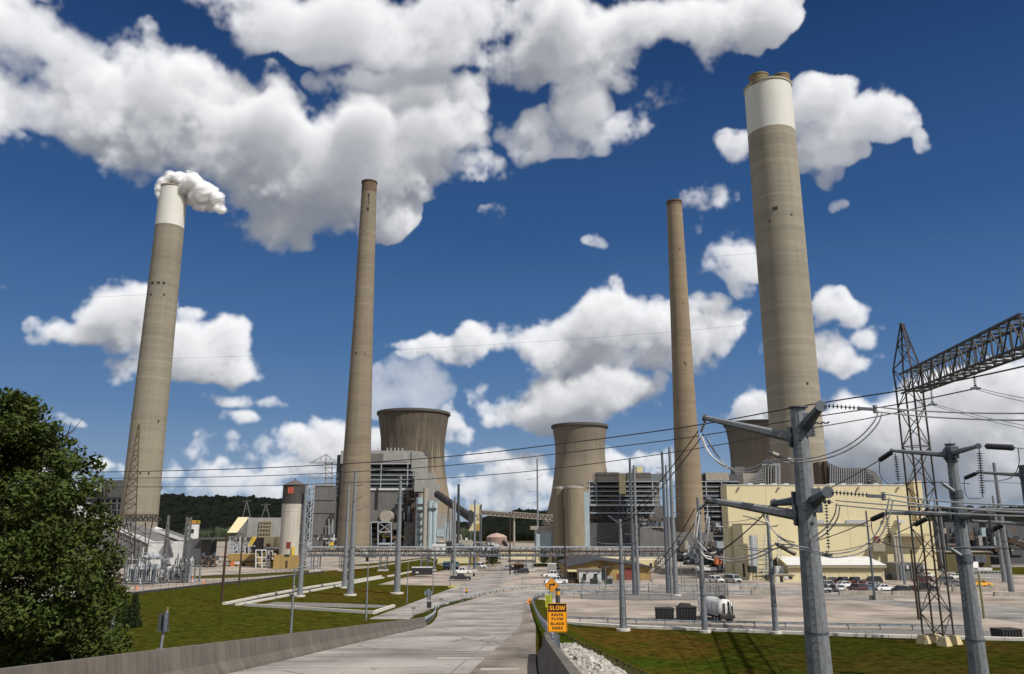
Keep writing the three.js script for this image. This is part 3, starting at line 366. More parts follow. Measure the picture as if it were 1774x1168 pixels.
// ---------------------------------------------------------------- far hills, wooded
{
  const r = rng(21), ridge = [[-2600, 74], [-1100, 70], [-930, 72], [-760, 68], [-620, 62], [-480, 58], [-380, 50], [-200, 16], [-90, 12], [-40, 26], [20, 36], [110, 26], [230, 20], [500, 30], [900, 38], [1300, 62], [2600, 110]];
  const top = (x) => { for (let i = 0; i + 1 < ridge.length; i++) if (x <= ridge[i + 1][0]) return lerp(ridge[i][1], ridge[i + 1][1], sstep(0, 1, clamp((x - ridge[i][0]) / (ridge[i + 1][0] - ridge[i][0])))); return 100; };
  const hy = (x, d) => { const t = sstep(1150, 1560, d), q = 1 - 0.25 * sstep(1650, 2300, d); return (top(x) + (fbm(x * 0.012, d * 0.012, 0, 0, 3, 5) - 0.5) * 12) * t * q; };
  const g = new THREE.BufferGeometry(), p = [], ix = [], u = [], nx = 160, nd = 34;
  for (let j = 0; j <= nd; j++) for (let i = 0; i <= nx; i++) { const x = lerp(-2600, 2600, i / nx), d = lerp(1120, 2300, j / nd); p.push(x, hy(x, d) - 0.5, -d); u.push(x, d); }
  for (let j = 0; j < nd; j++) for (let i = 0; i < nx; i++) { const a = j * (nx + 1) + i; ix.push(a, a + 1, a + nx + 2, a, a + nx + 2, a + nx + 1); }
  g.setAttribute('position', new THREE.Float32BufferAttribute(p, 3)); g.setAttribute('uv', new THREE.Float32BufferAttribute(u, 2)); g.setIndex(ix); g.computeVertexNormals();
  tag(put('hills', g, mat([0.03, 0.04, 0.02], 1)), 'dark wooded hills behind the plant', null, null, 'structure');
  const kinds = [0, 1, 2].map((k) => { const b = mergeVertices(new THREE.IcosahedronGeometry(1, 2).deleteAttribute('uv').deleteAttribute('normal')), q = b.attributes.position; for (let i = 0; i < q.count; i++) { const s = 0.72 + 0.5 * hash(i, k, 4); q.setXYZ(i, q.getX(i) * s, q.getY(i) * s, q.getZ(i) * s); } b.computeVertexNormals(); return b; });
  const mm = mat([0.034, 0.044, 0.022], 1), mx = new THREE.Matrix4(), col = new THREE.Color(), wood = base('wood', [0, 0, 0], 0, 'dense far-off wood covering the hills', null); wood.userData.kind = 'stuff';
  for (const k of kinds) { const im = new THREE.InstancedMesh(k, mm, 6500); for (let i = 0; i < 6500; i++) { let x, d; do { x = lerp(-1350, 1500, r()); d = 1160 + Math.pow(r(), 1.4) * 620; } while (Math.abs(x) > d * 0.78); const s = 5 + r() * 5.5, y = hy(x, d), b = 0.6 + 0.8 * fbm(x * 0.01, d * 0.01, 0, 0, 3, 8) * (0.7 + r() * 0.6); mx.makeScale(s, s * (0.9 + r() * 0.5), s).setPosition(x, y + s * 0.45, -d); im.setMatrixAt(i, mx); im.setColorAt(i, col.setRGB(b * (0.9 + r() * 0.3), b, b * 0.9)); } im.name = 'crowns'; im.userData.kind = 'stuff'; wood.add(im); }
}
// ---------------------------------------------------------------- slab joints and oil-dark wheel lines on the yard
{
  const b = mb(), q = (x, d, w, l) => b.quad(V(x, 0.0085, -d), V(x + w, 0.0085, -d), V(x + w, 0.0085, -d - l), V(x, 0.0085, -d - l)); const r = rng(77);
  for (let d = 126; d < 290; d += 7.6) for (let x = 14; x < 175; x += 6) { if (d > 176 && d < 201) continue; if (d > 200 && x > 60 && d > 222) continue; if (r() < .82) q(x, d + (r() - .5) * .06, 5.9, .05 + r() * .05); if (r() < .6 && d < 210) q(x + (r() - .5) * .1, d, .05, 7.5); }
  tag(b.build('yard_joints', mat([.16, .135, .115], .95)), 'dark joints between the slabs of the yard', null, null, 'structure');
}
// ---------------------------------------------------------------- cumulus overhead, high above the picture's upper edge, whose shade lies on the hills and the right-hand cooling tower
{
  const puffy = (name, label, target, R, seed) => { const up = 1500 / SUN.y, c = target.clone().addScaledVector(SUN, up), o = base(name, c, 0, label, null), r = rng(seed); o.userData.kind = 'structure'; const g = mergeVertices(new THREE.IcosahedronGeometry(1, 5).deleteAttribute('uv').deleteAttribute('normal')), p = g.attributes.position; for (let i = 0; i < p.count; i++) { const x = p.getX(i), y = p.getY(i), z = p.getZ(i), n = fbm(x * 2.2 + seed, y * 2.2 + z * 1.7, 0, 0, 4, seed), s = .78 + n * .5; p.setXYZ(i, x * s * R[0], (y < 0 ? y * .45 : y) * s * R[1], z * s * R[2]); } g.computeVertexNormals(); put('billow', g, mat([.9, .9, .9], 1), o); void r; };
  puffy('cloud', 'cumulus over the left hills, above the upper edge of the picture', V(-640, 40, -1430), [430, 110, 330], 3); puffy('cloud', 'cumulus over the middle hills, above the upper edge of the picture', V(30, 30, -1450), [260, 90, 290], 4); puffy('cloud', 'cumulus over the right-hand hills, above the upper edge of the picture', V(1150, 40, -1400), [520, 110, 330], 6); puffy('cloud', 'small cumulus that shades the right-hand cooling tower', V(275, 75, -915), [150, 60, 120], 5);
}
// ---------------------------------------------------------------- chimneys
function bandsMap(ox, hueW) { return rep(T.bands, 1, 1, ox, ox * 0.37); }
function chimney(name, label, x, d, prof, o) {                     // prof: [radius, height] upwards
  const c = base(name, [x, 0, -d], 0, label, 'chimney'), H = prof[prof.length - 1][1];
  const rAt = (y) => { for (let i = 0; i + 1 < prof.length; i++) if (y <= prof[i + 1][1]) return lerp(prof[i][0], prof[i + 1][0], (y - prof[i][1]) / (prof[i + 1][1] - prof[i][1])); return prof[prof.length - 1][0]; };
  const ring = (y0, y1, n, extra = 0) => { const q = []; for (let i = 0; i <= n; i++) { const y = lerp(y0, y1, i / n); q.push([rAt(y) + extra, y]); } return q; };
  const rm = Math.max(...prof.map((p) => p[0])), us = 1 / (2 * Math.PI * rm), split = o.white ?? H;
  mb().lathe(V(0, 0, 0), ring(0, split, 24), 72, us, 1 / 275).build('shaft', mat(o.color, 0.92, { map: rep(T.bands, 1, 1, o.seed, o.seed * 3.1), ...bump(rep(T.bands, 1, 1, o.seed, o.seed * 3.1), 0.12) }), c);
  if (o.white) mb().lathe(V(0, 0, 0), ring(split, H, 6, 0.06), 72, us, 1 / 40).build('white_band', mat([0.80, 0.79, 0.72], 0.7, { map: rep(T.flat, 0.7, 0.8) }), c);
  if (o.stain) mb().lathe(V(0, 0, 0), ring(H - o.stain, H - 0.6, 3, 0.05), 72, 12 * us, 1 / o.stain).build('stained_top', mat([0.2, 0.125, 0.085], 0.9, { map: rep(T.streak, 3, 2) }), c);
  { const r = rAt(H); const cap = mb(); cap.lathe(V(0, 0, 0), [[r + 0.06, H - 1.2], [r + 0.55, H - 0.9], [r + 0.55, H + 0.15], [r - 0.4, H + 0.15], [r - 0.8, H - 2]], 64); cap.build('rim', mat(o.rim || [0.2, 0.17, 0.12], 0.85), c); }
  for (const [fx, fz, fr, fh] of o.flues || []) { const fl = mb(); fl.lathe(V(fx, 0, fz), [[fr, H - 1.5], [fr, H + fh - 0.9], [fr + 0.25, H + fh - 0.9], [fr + 0.25, H + fh], [fr - 0.35, H + fh], [fr - 0.4, H - 1]], 40); for (let k = 1; k < 4; k++) fl.lathe(V(fx, 0, fz), [[fr + 0.01, H + fh * k / 4 - 0.15], [fr + 0.12, H + fh * k / 4], [fr + 0.01, H + fh * k / 4 + 0.15]], 40); fl.build('flue', mat([0.34, 0.26, 0.13], 0.8, { map: rep(T.streak, 3, 5) }), c); }
  // warning-light platforms, hatches and a ladder, each at its real height
  for (const y of o.platforms || []) { const r = rAt(y), p = mb(); p.lathe(V(0, y, 0), [[r + 0.02, 0], [r + 1.1, 0], [r + 1.1, 0.12], [r + 0.02, 0.12]], 40); for (let k = 0; k < 40; k++) { const a = k / 40 * 2 * Math.PI, b = (k + 1) / 40 * 2 * Math.PI, q = (t, h) => V(Math.cos(t) * (r + 1.05), y + h, Math.sin(t) * (r + 1.05)); p.bar(q(a, 0.1), q(a, 1.2), 0.06); p.bar(q(a, 1.2), q(b, 1.2), 0.06); } p.build('platform', M.steelDark, c); }
  for (const [y, deg, w, h] of o.hatches || []) { const a = deg * Math.PI / 180, r = rAt(y), m4 = new THREE.Matrix4().makeRotationY(a); const q = mb().cbox(0, 0, 0, w * .75, h * .75, 0.5, m4), f = put('hatch', q.geo(), o.hatchPale ? M.galvPale : M.dark, c); f.position.set(Math.sin(a) * (r - 0.05), y, Math.cos(a) * (r - 0.05)); }
  if (o.ladder !== undefined) { const a = o.ladder * Math.PI / 180, l = mb(), P = (y, s) => V(Math.sin(a) * (rAt(y) + 0.35) + Math.cos(a) * s, y, Math.cos(a) * (rAt(y) + 0.35) - Math.sin(a) * s); for (let y = o.ladderFrom ?? 4; y < H - 4; y += 12) { l.bar(P(y, -0.3), P(Math.min(H - 1, y + 12), -0.3), 0.1); l.bar(P(y, 0.3), P(Math.min(H - 1, y + 12), 0.3), 0.1); for (let k = 0; k < 12; k += 2) l.bar(P(y + k, -0.3), P(y + k, 0.3), 0.07); } l.build('ladder', M.steelDark, c); }
  return c;
}
{
  let q = at(301, 327, 590);
  chimney('chimney', 'steaming grey chimney with a broad white top, at the left behind the switchyard', q.x, 590, [[13.2, 0], [12.15, 96], [10.9, 210], [10.3, q.y]], { color: [0.355, 0.322, 0.25], seed: 0.11, white: HY(395, 590), flues: [[0, 0, 7.4, 8.2]], platforms: [], hatches: [[HY(720, 590), -60, 1.6, 2], [HY(732, 590), 55, 1.6, 2.4], [HY(497, 590), -50, 2.4, 2.4], [HY(497, 590), -20, 2.4, 2.4], [HY(497, 590), 5, 2.4, 2.4], [HY(497, 590), 25, 2.4, 2.4], [HY(517, 590), -20, 1.6, 2], [HY(517, 590), 30, 1.6, 2], [HY(822, 590), 40, 1.6, 2], [HY(822, 590), 15, 1.5, 1.8]], rim: [0.3, 0.27, 0.2] });
  q = at(640, 316, 575);
  chimney('chimney', 'slim brown chimney with a sooty rim in front of the grey boiler house', q.x, 575, [[11.5, 0], [9.6, 69], [7.4, 160], [5.6, q.y]], { color: [0.31, 0.258, 0.19], seed: 0.37, stain: 9, rim: [0.09, 0.06, 0.045], platforms: [], hatches: [[HY(343, 575), 10, 1.6, 3], [HY(352, 575), 10, 0.7, 12], [HY(367, 575), 8, 2.2, 3.2], [HY(405, 575), -10, 0.7, 1], [HY(515, 575), -70, 1, 1.5], [HY(615, 575), -20, 1.2, 1.6], [HY(617, 575), 30, 1, 1]] });
  q = at(1168, 350, 615);
  chimney('chimney', 'slim tan chimney with a dark rim behind the second boiler house', q.x, 615, [[10.9, 0], [10.2, 35], [8.0, 140], [6.1, q.y]], { color: [0.35, 0.275, 0.185], seed: 0.59, stain: 4, rim: [0.12, 0.09, 0.06], platforms: [], hatches: [[HY(437, 615), 10, 1, 1.6], [HY(530, 615), 10, 1, 1], [HY(632, 615), 0, 1.2, 2.4], [HY(635, 615), 8, 1, 2]] });
  q = at(1330, 154, 437);
  chimney('chimney', 'widest chimney, white topped with two brown flues, behind the yellow turbine hall', q.x, 437, [[14.2, 0], [13.9, 100], [13.5, q.y]], { color: [0.415, 0.375, 0.295], seed: 0.83, white: HY(235, 437), flues: [[-6.6, 5.4, 5.6, 5.0], [6.4, 5.4, 5.2, 4.8]], platforms: [], hatches: [[HY(375, 437), -22, 1.7, 2.4], [HY(375, 437), -28, 1.2, 2.4], [HY(387, 437), 12, 1.2, 1.4], [HY(395, 437), -40, 1.2, 1.6], [HY(375, 437), 75, 1.4, 2.4], [HY(672, 437), 14, 1.6, 1.6]], rim: [0.4, 0.36, 0.26] });
  // brackets and cable arms on the shafts
}
// ---------------------------------------------------------------- cooling towers: thin hyperbolic shells on slanted legs
function coolingTower(label, cx, d, pix, color, seed, tx = T.tower) {
  const c = base('cooling_tower', [cx, 0, -d], 0, label, 'cooling tower'); const prof = pix.map(([r, py]) => [r * MPP(py, d), HY(py, d)]).sort((a, b) => a[1] - b[1]); const low = prof[0];
  const shell = [[low[0] + 6, 9], ...prof], sp = new THREE.CatmullRomCurve3(shell.map((p) => V(p[0], p[1], 0))), pts = sp.getPoints(40).map((p) => [p.x, p.y]), H = pts[40][1], rT = pts[40][0];
  const rm = Math.max(...pts.map((p) => p[0]));
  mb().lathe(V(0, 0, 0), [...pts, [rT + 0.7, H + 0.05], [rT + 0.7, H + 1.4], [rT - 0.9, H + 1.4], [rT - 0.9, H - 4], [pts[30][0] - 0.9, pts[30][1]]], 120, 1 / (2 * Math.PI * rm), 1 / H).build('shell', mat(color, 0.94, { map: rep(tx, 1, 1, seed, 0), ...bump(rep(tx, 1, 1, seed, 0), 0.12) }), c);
  mb().lathe(V(0, 0, 0), [[rT + 0.1, H - 1.6], [rT + 1.3, H - 1.2], [rT + 1.3, H + 1.5], [rT - 1.0, H + 1.5]], 96).build('rim', mat([0.09, 0.085, 0.08], 0.9), c);
  const leg = mb(), r0 = pts[0][0]; for (let k = 0; k < 44; k++) { const a = k / 44 * 2 * Math.PI, b = (k + 0.5) / 44 * 2 * Math.PI, P = (t, r, y) => V(Math.cos(t) * r, y, Math.sin(t) * r); leg.tube(P(a, r0 + 3, 0), P(b, r0, 9.4), 0.45, 0.45, 6); leg.tube(P(a + 2 * Math.PI / 44, r0 + 3, 0), P(b, r0, 9.4), 0.45, 0.45, 6); }
  tag(leg.build('leg', M.conc, c), null, null, null, 'stuff'); return c;
}
coolingTower('largest cooling tower, dark streaked top, behind the grey boiler house', HX(715, 780, 945), 945, [[61.5, 718], [57.5, 740], [54.8, 775], [56.2, 805], [60, 832], [65.5, 861], [71, 889], [78, 925]], [0.33, 0.275, 0.205], 0.1, T.towerDark);
coolingTower('tan ribbed cooling tower rising behind the pair of silos', HX(1005, 780, 927), 927, [[47.5, 740], [44.5, 755], [43, 777], [43.4, 800], [46, 820], [51, 852], [56, 874], [62, 897], [68, 920]], [0.35, 0.30, 0.23], 0.45);
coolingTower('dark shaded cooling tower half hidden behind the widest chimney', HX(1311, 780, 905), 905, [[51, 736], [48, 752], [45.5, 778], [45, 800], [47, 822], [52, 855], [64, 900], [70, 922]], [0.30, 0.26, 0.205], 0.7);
// ---------------------------------------------------------------- steam leaving the left chimney
{
  const q = at(301, 327, 590), R = 68, mc = new MarchingCubes(R, M.white, false, false, 200000), puffs = [], r = rng(8), s = MPP(330, 590);
  const blob = (px, py, rp, dz = 0) => puffs.push([(px - 301) * s, (327 - py) * s, dz, rp * s]);
  for (const [px, py, rp] of [[291, 322, 17], [284, 334, 10], [300, 314, 15], [312, 312, 15], [325, 316, 16], [338, 322, 17], [350, 330, 17], [360, 338, 16], [368, 334, 11], [375, 345, 11], [355, 346, 14], [343, 340, 13], [340, 352, 10], [352, 357, 10], [365, 353, 9], [330, 345, 9], [378, 352, 6], [281, 344, 7], [383, 364, 4], [378, 358, 5], [322, 330, 13]]) for (let k = 0; k < 2; k++) blob(px + (r() - .5) * 6, py + (r() - .5) * 6, rp * (0.75 + r() * 0.35), (r() - .5) * 12);
  const S = 34; mc.isolation = 0; const fld = new Float32Array(R * R * R); let i = 0;
  for (let z = 0; z < R; z++) for (let y = 0; y < R; y++) for (let x = 0; x < R; x++) {
    const X = (x / R * 2 - 1) * S + 20, Y = (y / R * 2 - 1) * S - 6, Z = (z / R * 2 - 1) * S; let m = 9; for (const b of puffs) { const e = Math.hypot(X - b[0], Y - b[1], Z - b[2]) - b[3]; const h = clamp(0.5 + 0.5 * (m - e) / 1.6); m = lerp(m, e, h) - 1.6 * h * (1 - h) * 0.5; }
    fld[i++] = -(m + (fbm(X * 0.2 + Z * 0.13, Y * 0.2 + Z * 0.17, 0, 0, 5, 3) - 0.5) * 5.2);
  }
  const skin = (off) => { for (let k = 0; k < fld.length; k++) mc.field[k] = fld[k] + off; mc.update(); const n = mc.count, g = new THREE.BufferGeometry(), pa = mc.positionArray, pos = new Float32Array(n * 3); for (let k = 0; k < n; k++) { pos[3 * k] = pa[3 * k] * S + 20; pos[3 * k + 1] = pa[3 * k + 1] * S - 6; pos[3 * k + 2] = pa[3 * k + 2] * S; } g.setAttribute('position', new THREE.BufferAttribute(pos, 3)); const gi = mergeVertices(g, 0.01); gi.computeVertexNormals(); return gi; };
  const sm = (o2) => new THREE.MeshPhysicalMaterial({ color: C(0.98, 0.98, 0.98), roughness: 1, specularIntensity: 0, transmission: 0.25, thickness: 0, ...(o2 < 1 ? { transparent: true, opacity: o2 } : {}) });
  const st = base('steam', q, 0, 'thick white steam curling off the top of the left chimney', 'steam'); st.userData.kind = 'stuff'; put('plume', skin(-1.1), sm(1), st); put('plume_edge', skin(-.5), sm(.4), st); put('plume_edge', skin(.2), sm(.3), st); put('plume_edge', skin(.9), sm(.22), st);
}
// ---------------------------------------------------------------- plant buildings
// a block whose front face is measured on the photograph: left and right pixel, top and foot pixel (null: stands on the ground), depth ahead, depth of the block
function blk(b, x0, x1, yT, yB, d, dep, yRef) { const yr = yRef ?? ((yT + (yB ?? 950)) / 2), X0 = HX(x0, yr, d), X1 = HX(x1, yr, d); return b.box(X0, X1, yB === null ? 0 : HY(yB, d), HY(yT, d), -d, -d - dep); }
const part = (o, name, m, ...a) => blk(mb(), ...a).build(name, m, o);
const P3 = (px, py, d) => at(px, py, d);
function truss(b, A, B, h, n, w, dep = 0, up = V(0, 1, 0)) {           // a flat (or, with dep, boxed) truss between A and B
  const dir = B.clone().sub(A), s = dir.clone().normalize().cross(up).normalize(), f = (t, v, k) => A.clone().addScaledVector(dir, t).addScaledVector(up, v * h).addScaledVector(s, k * dep);
  for (const k of dep ? [-0.5, 0.5] : [0]) { b.bar(f(0, 0, k), f(1, 0, k), w * 1.3); b.bar(f(0, 1, k), f(1, 1, k), w * 1.3); for (let i = 0; i <= n; i++) { b.bar(f(i / n, 0, k), f(i / n, 1, k), w); if (i < n) i % 2 ? b.bar(f(i / n, 1, k), f((i + 1) / n, 0, k), w * .8) : b.bar(f(i / n, 0, k), f((i + 1) / n, 1, k), w * .8); } }
  if (dep) for (let i = 0; i <= n; i++) { b.bar(f(i / n, 0, -.5), f(i / n, 0, .5), w * .8); b.bar(f(i / n, 1, -.5), f(i / n, 1, .5), w * .8); if (i < n) { b.bar(f(i / n, 0, -.5), f((i + 1) / n, 0, .5), w * .7); b.bar(f(i / n, 1, .5), f((i + 1) / n, 1, -.5), w * .7); } }
  return b;
}
function rail(b, A, B, h, n, w = 0.08) { const f = (t, y) => A.clone().lerp(B, t).add(V(0, y, 0)); b.bar(f(0, h), f(1, h), w); b.bar(f(0, h / 2), f(1, h / 2), w * .7); for (let i = 0; i <= n; i++) b.bar(f(i / n, 0), f(i / n, h), w); return b; }
function pipeV(b, px, yT, yB, d, r, seg = 12) { const x = HX(px, (yT + (yB ?? 950)) / 2, d); return b.tube(V(x, yB === null ? 0 : HY(yB, d), -d), V(x, HY(yT, d), -d), r, r, seg); }
// the machinery on an open steel floor: vessels, pipes, boxes, cable trays, all within a room
function clutter(o, x0, x1, y0, y1, d, dep, seed, n = 26, mats) {
  const r = rng(seed), set = mats || [M.rust, M.clad, M.steelDark, M.galvDark, M.galvPale, M.yellow], bs = set.map(() => mb());
  const X0 = HX(x0, y0, d), X1 = HX(x1, y0, d), Y1 = HY(y0, d), Y0 = y1 === null ? 0 : HY(y1, d);
  for (let i = 0; i < n; i++) {
    const k = Math.floor(Math.pow(r(), 1.4) * set.length), b = bs[k], x = lerp(X0, X1, r()), y = lerp(Y0, Y1, r() * 0.85), z = -d - r() * dep, q = r(), L = (X1 - X0) * (0.05 + r() * 0.22), w = (Y1 - Y0) * (0.03 + r() * 0.07);
    if (q < 0.35) b.tube(V(Math.max(X0, x - L), y, z), V(Math.min(X1, x + L), y, z), w * 0.6, w * 0.6, 8); else if (q < 0.6) b.tube(V(x, y, z), V(x, Math.min(Y1, y + (Y1 - Y0) * (0.15 + r() * 0.4)), z), w, w, 9); else b.box(x - L * 0.35, x + L * 0.35, y, Math.min(Y1, y + w * 3.4), z, z - w * 2);
  }
  bs.forEach((b, k) => { if (!b.empty) tag(b.build('machinery', set[k], o), null, null, null, 'stuff'); });
}
function steelFloors(o, x0, x1, ys, d, dep, cols, mDeck, mCol, seed) {      // decks at the given pixel heights, columns at the given pixels
  const yT = ys[0], yB = ys[ys.length - 1];
  ys.forEach((y, i) => { const X0 = HX(x0, y, d), X1 = HX(x1, y, d), Y = HY(y, d); mb().box(X0, X1, Y - 0.55, Y + 0.1, -d, -d - dep).build('floor', mDeck, o); if (i) { const rr = rail(mb(), V(X0, Y + .1, -d + .1), V(X1, Y + .1, -d + .1), 1.15, Math.round((X1 - X0) / 2.4), 0.09); tag(rr.build('railing', M.galvPale, o), null, null, null, 'stuff'); } });
  cols.forEach((c) => { const X = HX(c, (yT + yB) / 2, d); mb().box(X - 0.35, X + 0.35, HY(yB, d), HY(yT, d), -d + 0.25, -d - 0.35).build('column', M.galvPale, o); });
  part(o, 'back_wall', M.clad, x0, x1, yT, yB, d + dep, 1);
  for (let i = 0; i + 1 < ys.length; i++) clutter(o, x0, x1, ys[i] + 1, ys[i + 1], d + 1.5, dep - 3, seed + i, 22, [M.rust, M.steelDark, M.clad, M.wood, M.yellow]);
}
{ // ------------------------------------------------ grey boiler house behind the slim brown chimney
  const d = 645, o = base('boiler_house', [HX(640, 900, d), 0, -d], 0, 'large grey boiler house with open steel floors behind the slim brown chimney', 'power plant building'); o.position.set(0, 0, 0);
  part(o, 'wing', M.clad, 540, 579, 842, null, d, 40); part(o, 'dark_tower', M.cladDark, 580, 592, 788, null, d + 4, 30);
  part(o, 'lower_wall', M.clad, 590, 631, 846, null, d, 40); part(o, 'lower_wall', M.clad, 631, 700, 846, 908, d, 40, 880); part(o, 'lower_wall', M.clad, 700, 718, 846, null, d, 40); part(o, 'recess_wall', M.clad, 630, 701, 907, null, d + 22, 1); part(o, 'upper_wall', M.cladPale, 590, 714, 781, 803, d, 40); part(o, 'upper_panel', M.clad, 634, 664, 786, 801, d - 0.4, 1); part(o, 'upper_panel', M.cladPale, 664, 706, 788, 800, d - 0.4, 1);
  part(o, 'roof_block', M.cladPale, 714, 731, 783, 817, d + 2, 30); { const X0 = HX(713, 800, d), X1 = HX(738, 800, d); mb().prism([[X0, HY(817, d)], [X1, HY(817, d)], [X1, HY(791, d)], [HX(729, 785, d), HY(783, d)], [X0, HY(781, d)]], -d + 1, -d - 16).build('sloped_wall', M.cladPale, o); } part(o, 'roof_block', M.cladDark, 733, 739, 785, 800, d + 18, 8);
  steelFloors(o, 592, 717, [803, 814, 823, 831, 838, 846], d - 0.5, 22, [660, 706, 716], M.galvPale, M.galvPale, 100);
  part(o, 'white_strip', M.white, 592, 715, 846.5, 849.5, d - 0.9, 0.6); part(o, 'downpipe', M.black, 651.5, 654.5, 846, 885, d - 1.4, 1);
  part(o, 'duct', M.clad, 631, 660, 884, 906, d - 14, 14); { const c = P3(668, 895, d - 16), r = 10.2 * MPP(895, d); mb().tube(c, c.clone().add(V(0, 0, -14)), r, r, 24).build('round_duct', M.conc, o); }
  part(o, 'duct', M.clad, 700, 716, 905, null, d - 10, 10);
  { const b = mb(), A = (x, y) => P3(x, y, d - 16); for (const [x0, x1] of [[655, 678]]) { for (const y of [905, 922, 943]) b.bar(A(x0, y), A(x1, y), 0.8); for (const x of [x0, x1]) b.bar(A(x, 905), A(x, 948), 0.8); b.bar(A(x0, 905), A(x1, 922), 0.5); b.bar(A(x1, 905), A(x0, 922), 0.5); } b.bar(A(632, 907), A(655, 904), 0.8); b.bar(A(643, 906), A(643, 948), 0.6); b.build('frame', M.galvPale, o); }
  clutter(o, 632, 716, 906, null, d - 8, 6, 140, 46); clutter(o, 686, 718, 850, 905, d - 5, 4, 141, 26, [M.rust, M.galvDark, M.steelDark]);
  part(o, 'rusty_column', M.rust, 715.5, 720, 846, null, d - 8, 2); clutter(o, 712, 726, 850, 945, d - 8.5, 2, 142, 22, [M.rust, M.rust, M.steelDark]);
  part(o, 'pale_block', M.cladPale, 718, 740, 816.5, 852, d - 12, 26); { const bb = mb(), d2 = d - 12, X = HX(740, 835, d2); for (let i = 0; i < 15; i++) { const y = lerp(HY(866, d2), HY(820, d2), i / 14); bb.box(X, X + 0.5, y, y + 0.7, -d2 - 1, -d2 - 24); } tag(bb.build('louvre', M.steelDark, o), null, null, null, 'stuff'); }
  { const X = HX(740, 835, d - 12); mb().box(X + 0.02, X + 4.6, HY(870, d - 12), HY(820, d - 12), -d - 13, -d + 11.4).build('louvred_wall', M.cladPale, o); }
  part(o, 'pale_block', M.cladPale, 749, 757.5, 838, 872, d - 6, 22);
  { const b = mb(); pipeV(b, 727, 862, null, d - 16, 3.4, 20); pipeV(b, 745, 868, null, d - 16, 2.3, 18); pipeV(b, 752.5, 871, null, d - 16, 2.2, 18); b.build('vessel', M.blueClad, o); const c = mb(); pipeV(c, 736, 846, null, d - 18, 1.7, 12); c.build('column', M.conc, o); }
  part(o, 'dark_band', M.cladDark, 741, 756, 880, 883, d - 19, 3); part(o, 'dark_band', M.cladDark, 721, 733, 873, 875, d - 20.2, 3); part(o, 'dark_band', M.cladDark, 721, 733, 883, 885, d - 20.2, 3);
  { const b = mb(), A = (x, y) => P3(x, y, d - 20); for (let y = 886; y < 950; y += 13) { b.bar(A(722, y), A(731, y + 13), 0.5); b.bar(A(731, y), A(722, y + 13), 0.5); b.bar(A(722, y), A(731, y), 0.6); } b.build('bracing', M.steelDark, o); }
  part(o, 'roof_panel', M.cladPale, 541, 579, 840, 842.2, d - 0.5, 39); { const b = mb(); rail(b, P3(541, 840, d - .2), P3(579, 840, d - .2), 2.2, 14, .14); for (const x of [556, 566, 573, 671, 677, 684, 690, 655, 697]) b.tube(P3(x, 781 + (x < 580 ? 60 : 0), d + 3), P3(x, 776 + (x < 580 ? 60 : 0), d + 3), 0.5, 0.5, 8); tag(b.build('roof_rail', M.galvPale, o), null, null, null, 'stuff'); }
  { const b = mb(), A = (x, y, k = 0) => P3(x, y, d + 3 + k); for (const k of [0, 6]) { for (const x of [564, 575]) b.bar(A(x, 842, k), A(x, 800, k), 0.7); for (const y of [803, 811, 820, 829, 837]) b.bar(A(562, y, k), A(577, y, k), 0.7); for (let y = 803; y < 835; y += 9) b.bar(A(564, y, k), A(575, y + 9, k), 0.4); b.bar(A(537, 802, k), A(581, 802, k), 0.7); b.bar(A(537, 802, k), A(565, 787.5, k), 0.6); b.bar(A(565, 787.5, k), A(581, 801, k), 0.6); b.bar(A(565, 787.5, k), A(565, 802, k), 0.6); for (let x = 545; x < 580; x += 8) b.bar(A(x, 802, k), A(x + 4, 795 - (x < 565 ? (x - 545) * .2 : 0), k), 0.35); b.bar(A(534, 828, k), A(580, 828, k), 0.7); b.bar(A(534, 828, k), A(534, 842, k), 0.6); b.bar(A(534, 824, k), A(550, 831, k), 0.5); } tag(b.build('crane_frame', M.cladPale, o), null, null, null, 'stuff'); }
  part(o, 'rooftop_fan', M.steelDark, 570, 578, 891, 899, d - 3, 3); { const b = mb(); for (const x of [570, 576]) b.bar(P3(x, 899, d - 4), P3(x, 950, d - 4), .6); b.build('mast', M.galvPale, o); } part(o, 'seam', M.steelDark, 540, 579, 866.5, 867.6, d - 0.3, 0.2); part(o, 'seam', M.steelDark, 540, 579, 889, 890, d - 0.3, 0.2);
  clutter(o, 538, 578, 925, null, d - 30, 24, 150, 40, [M.white, M.galvDark, M.steelDark, M.yellow, M.rust]);
}
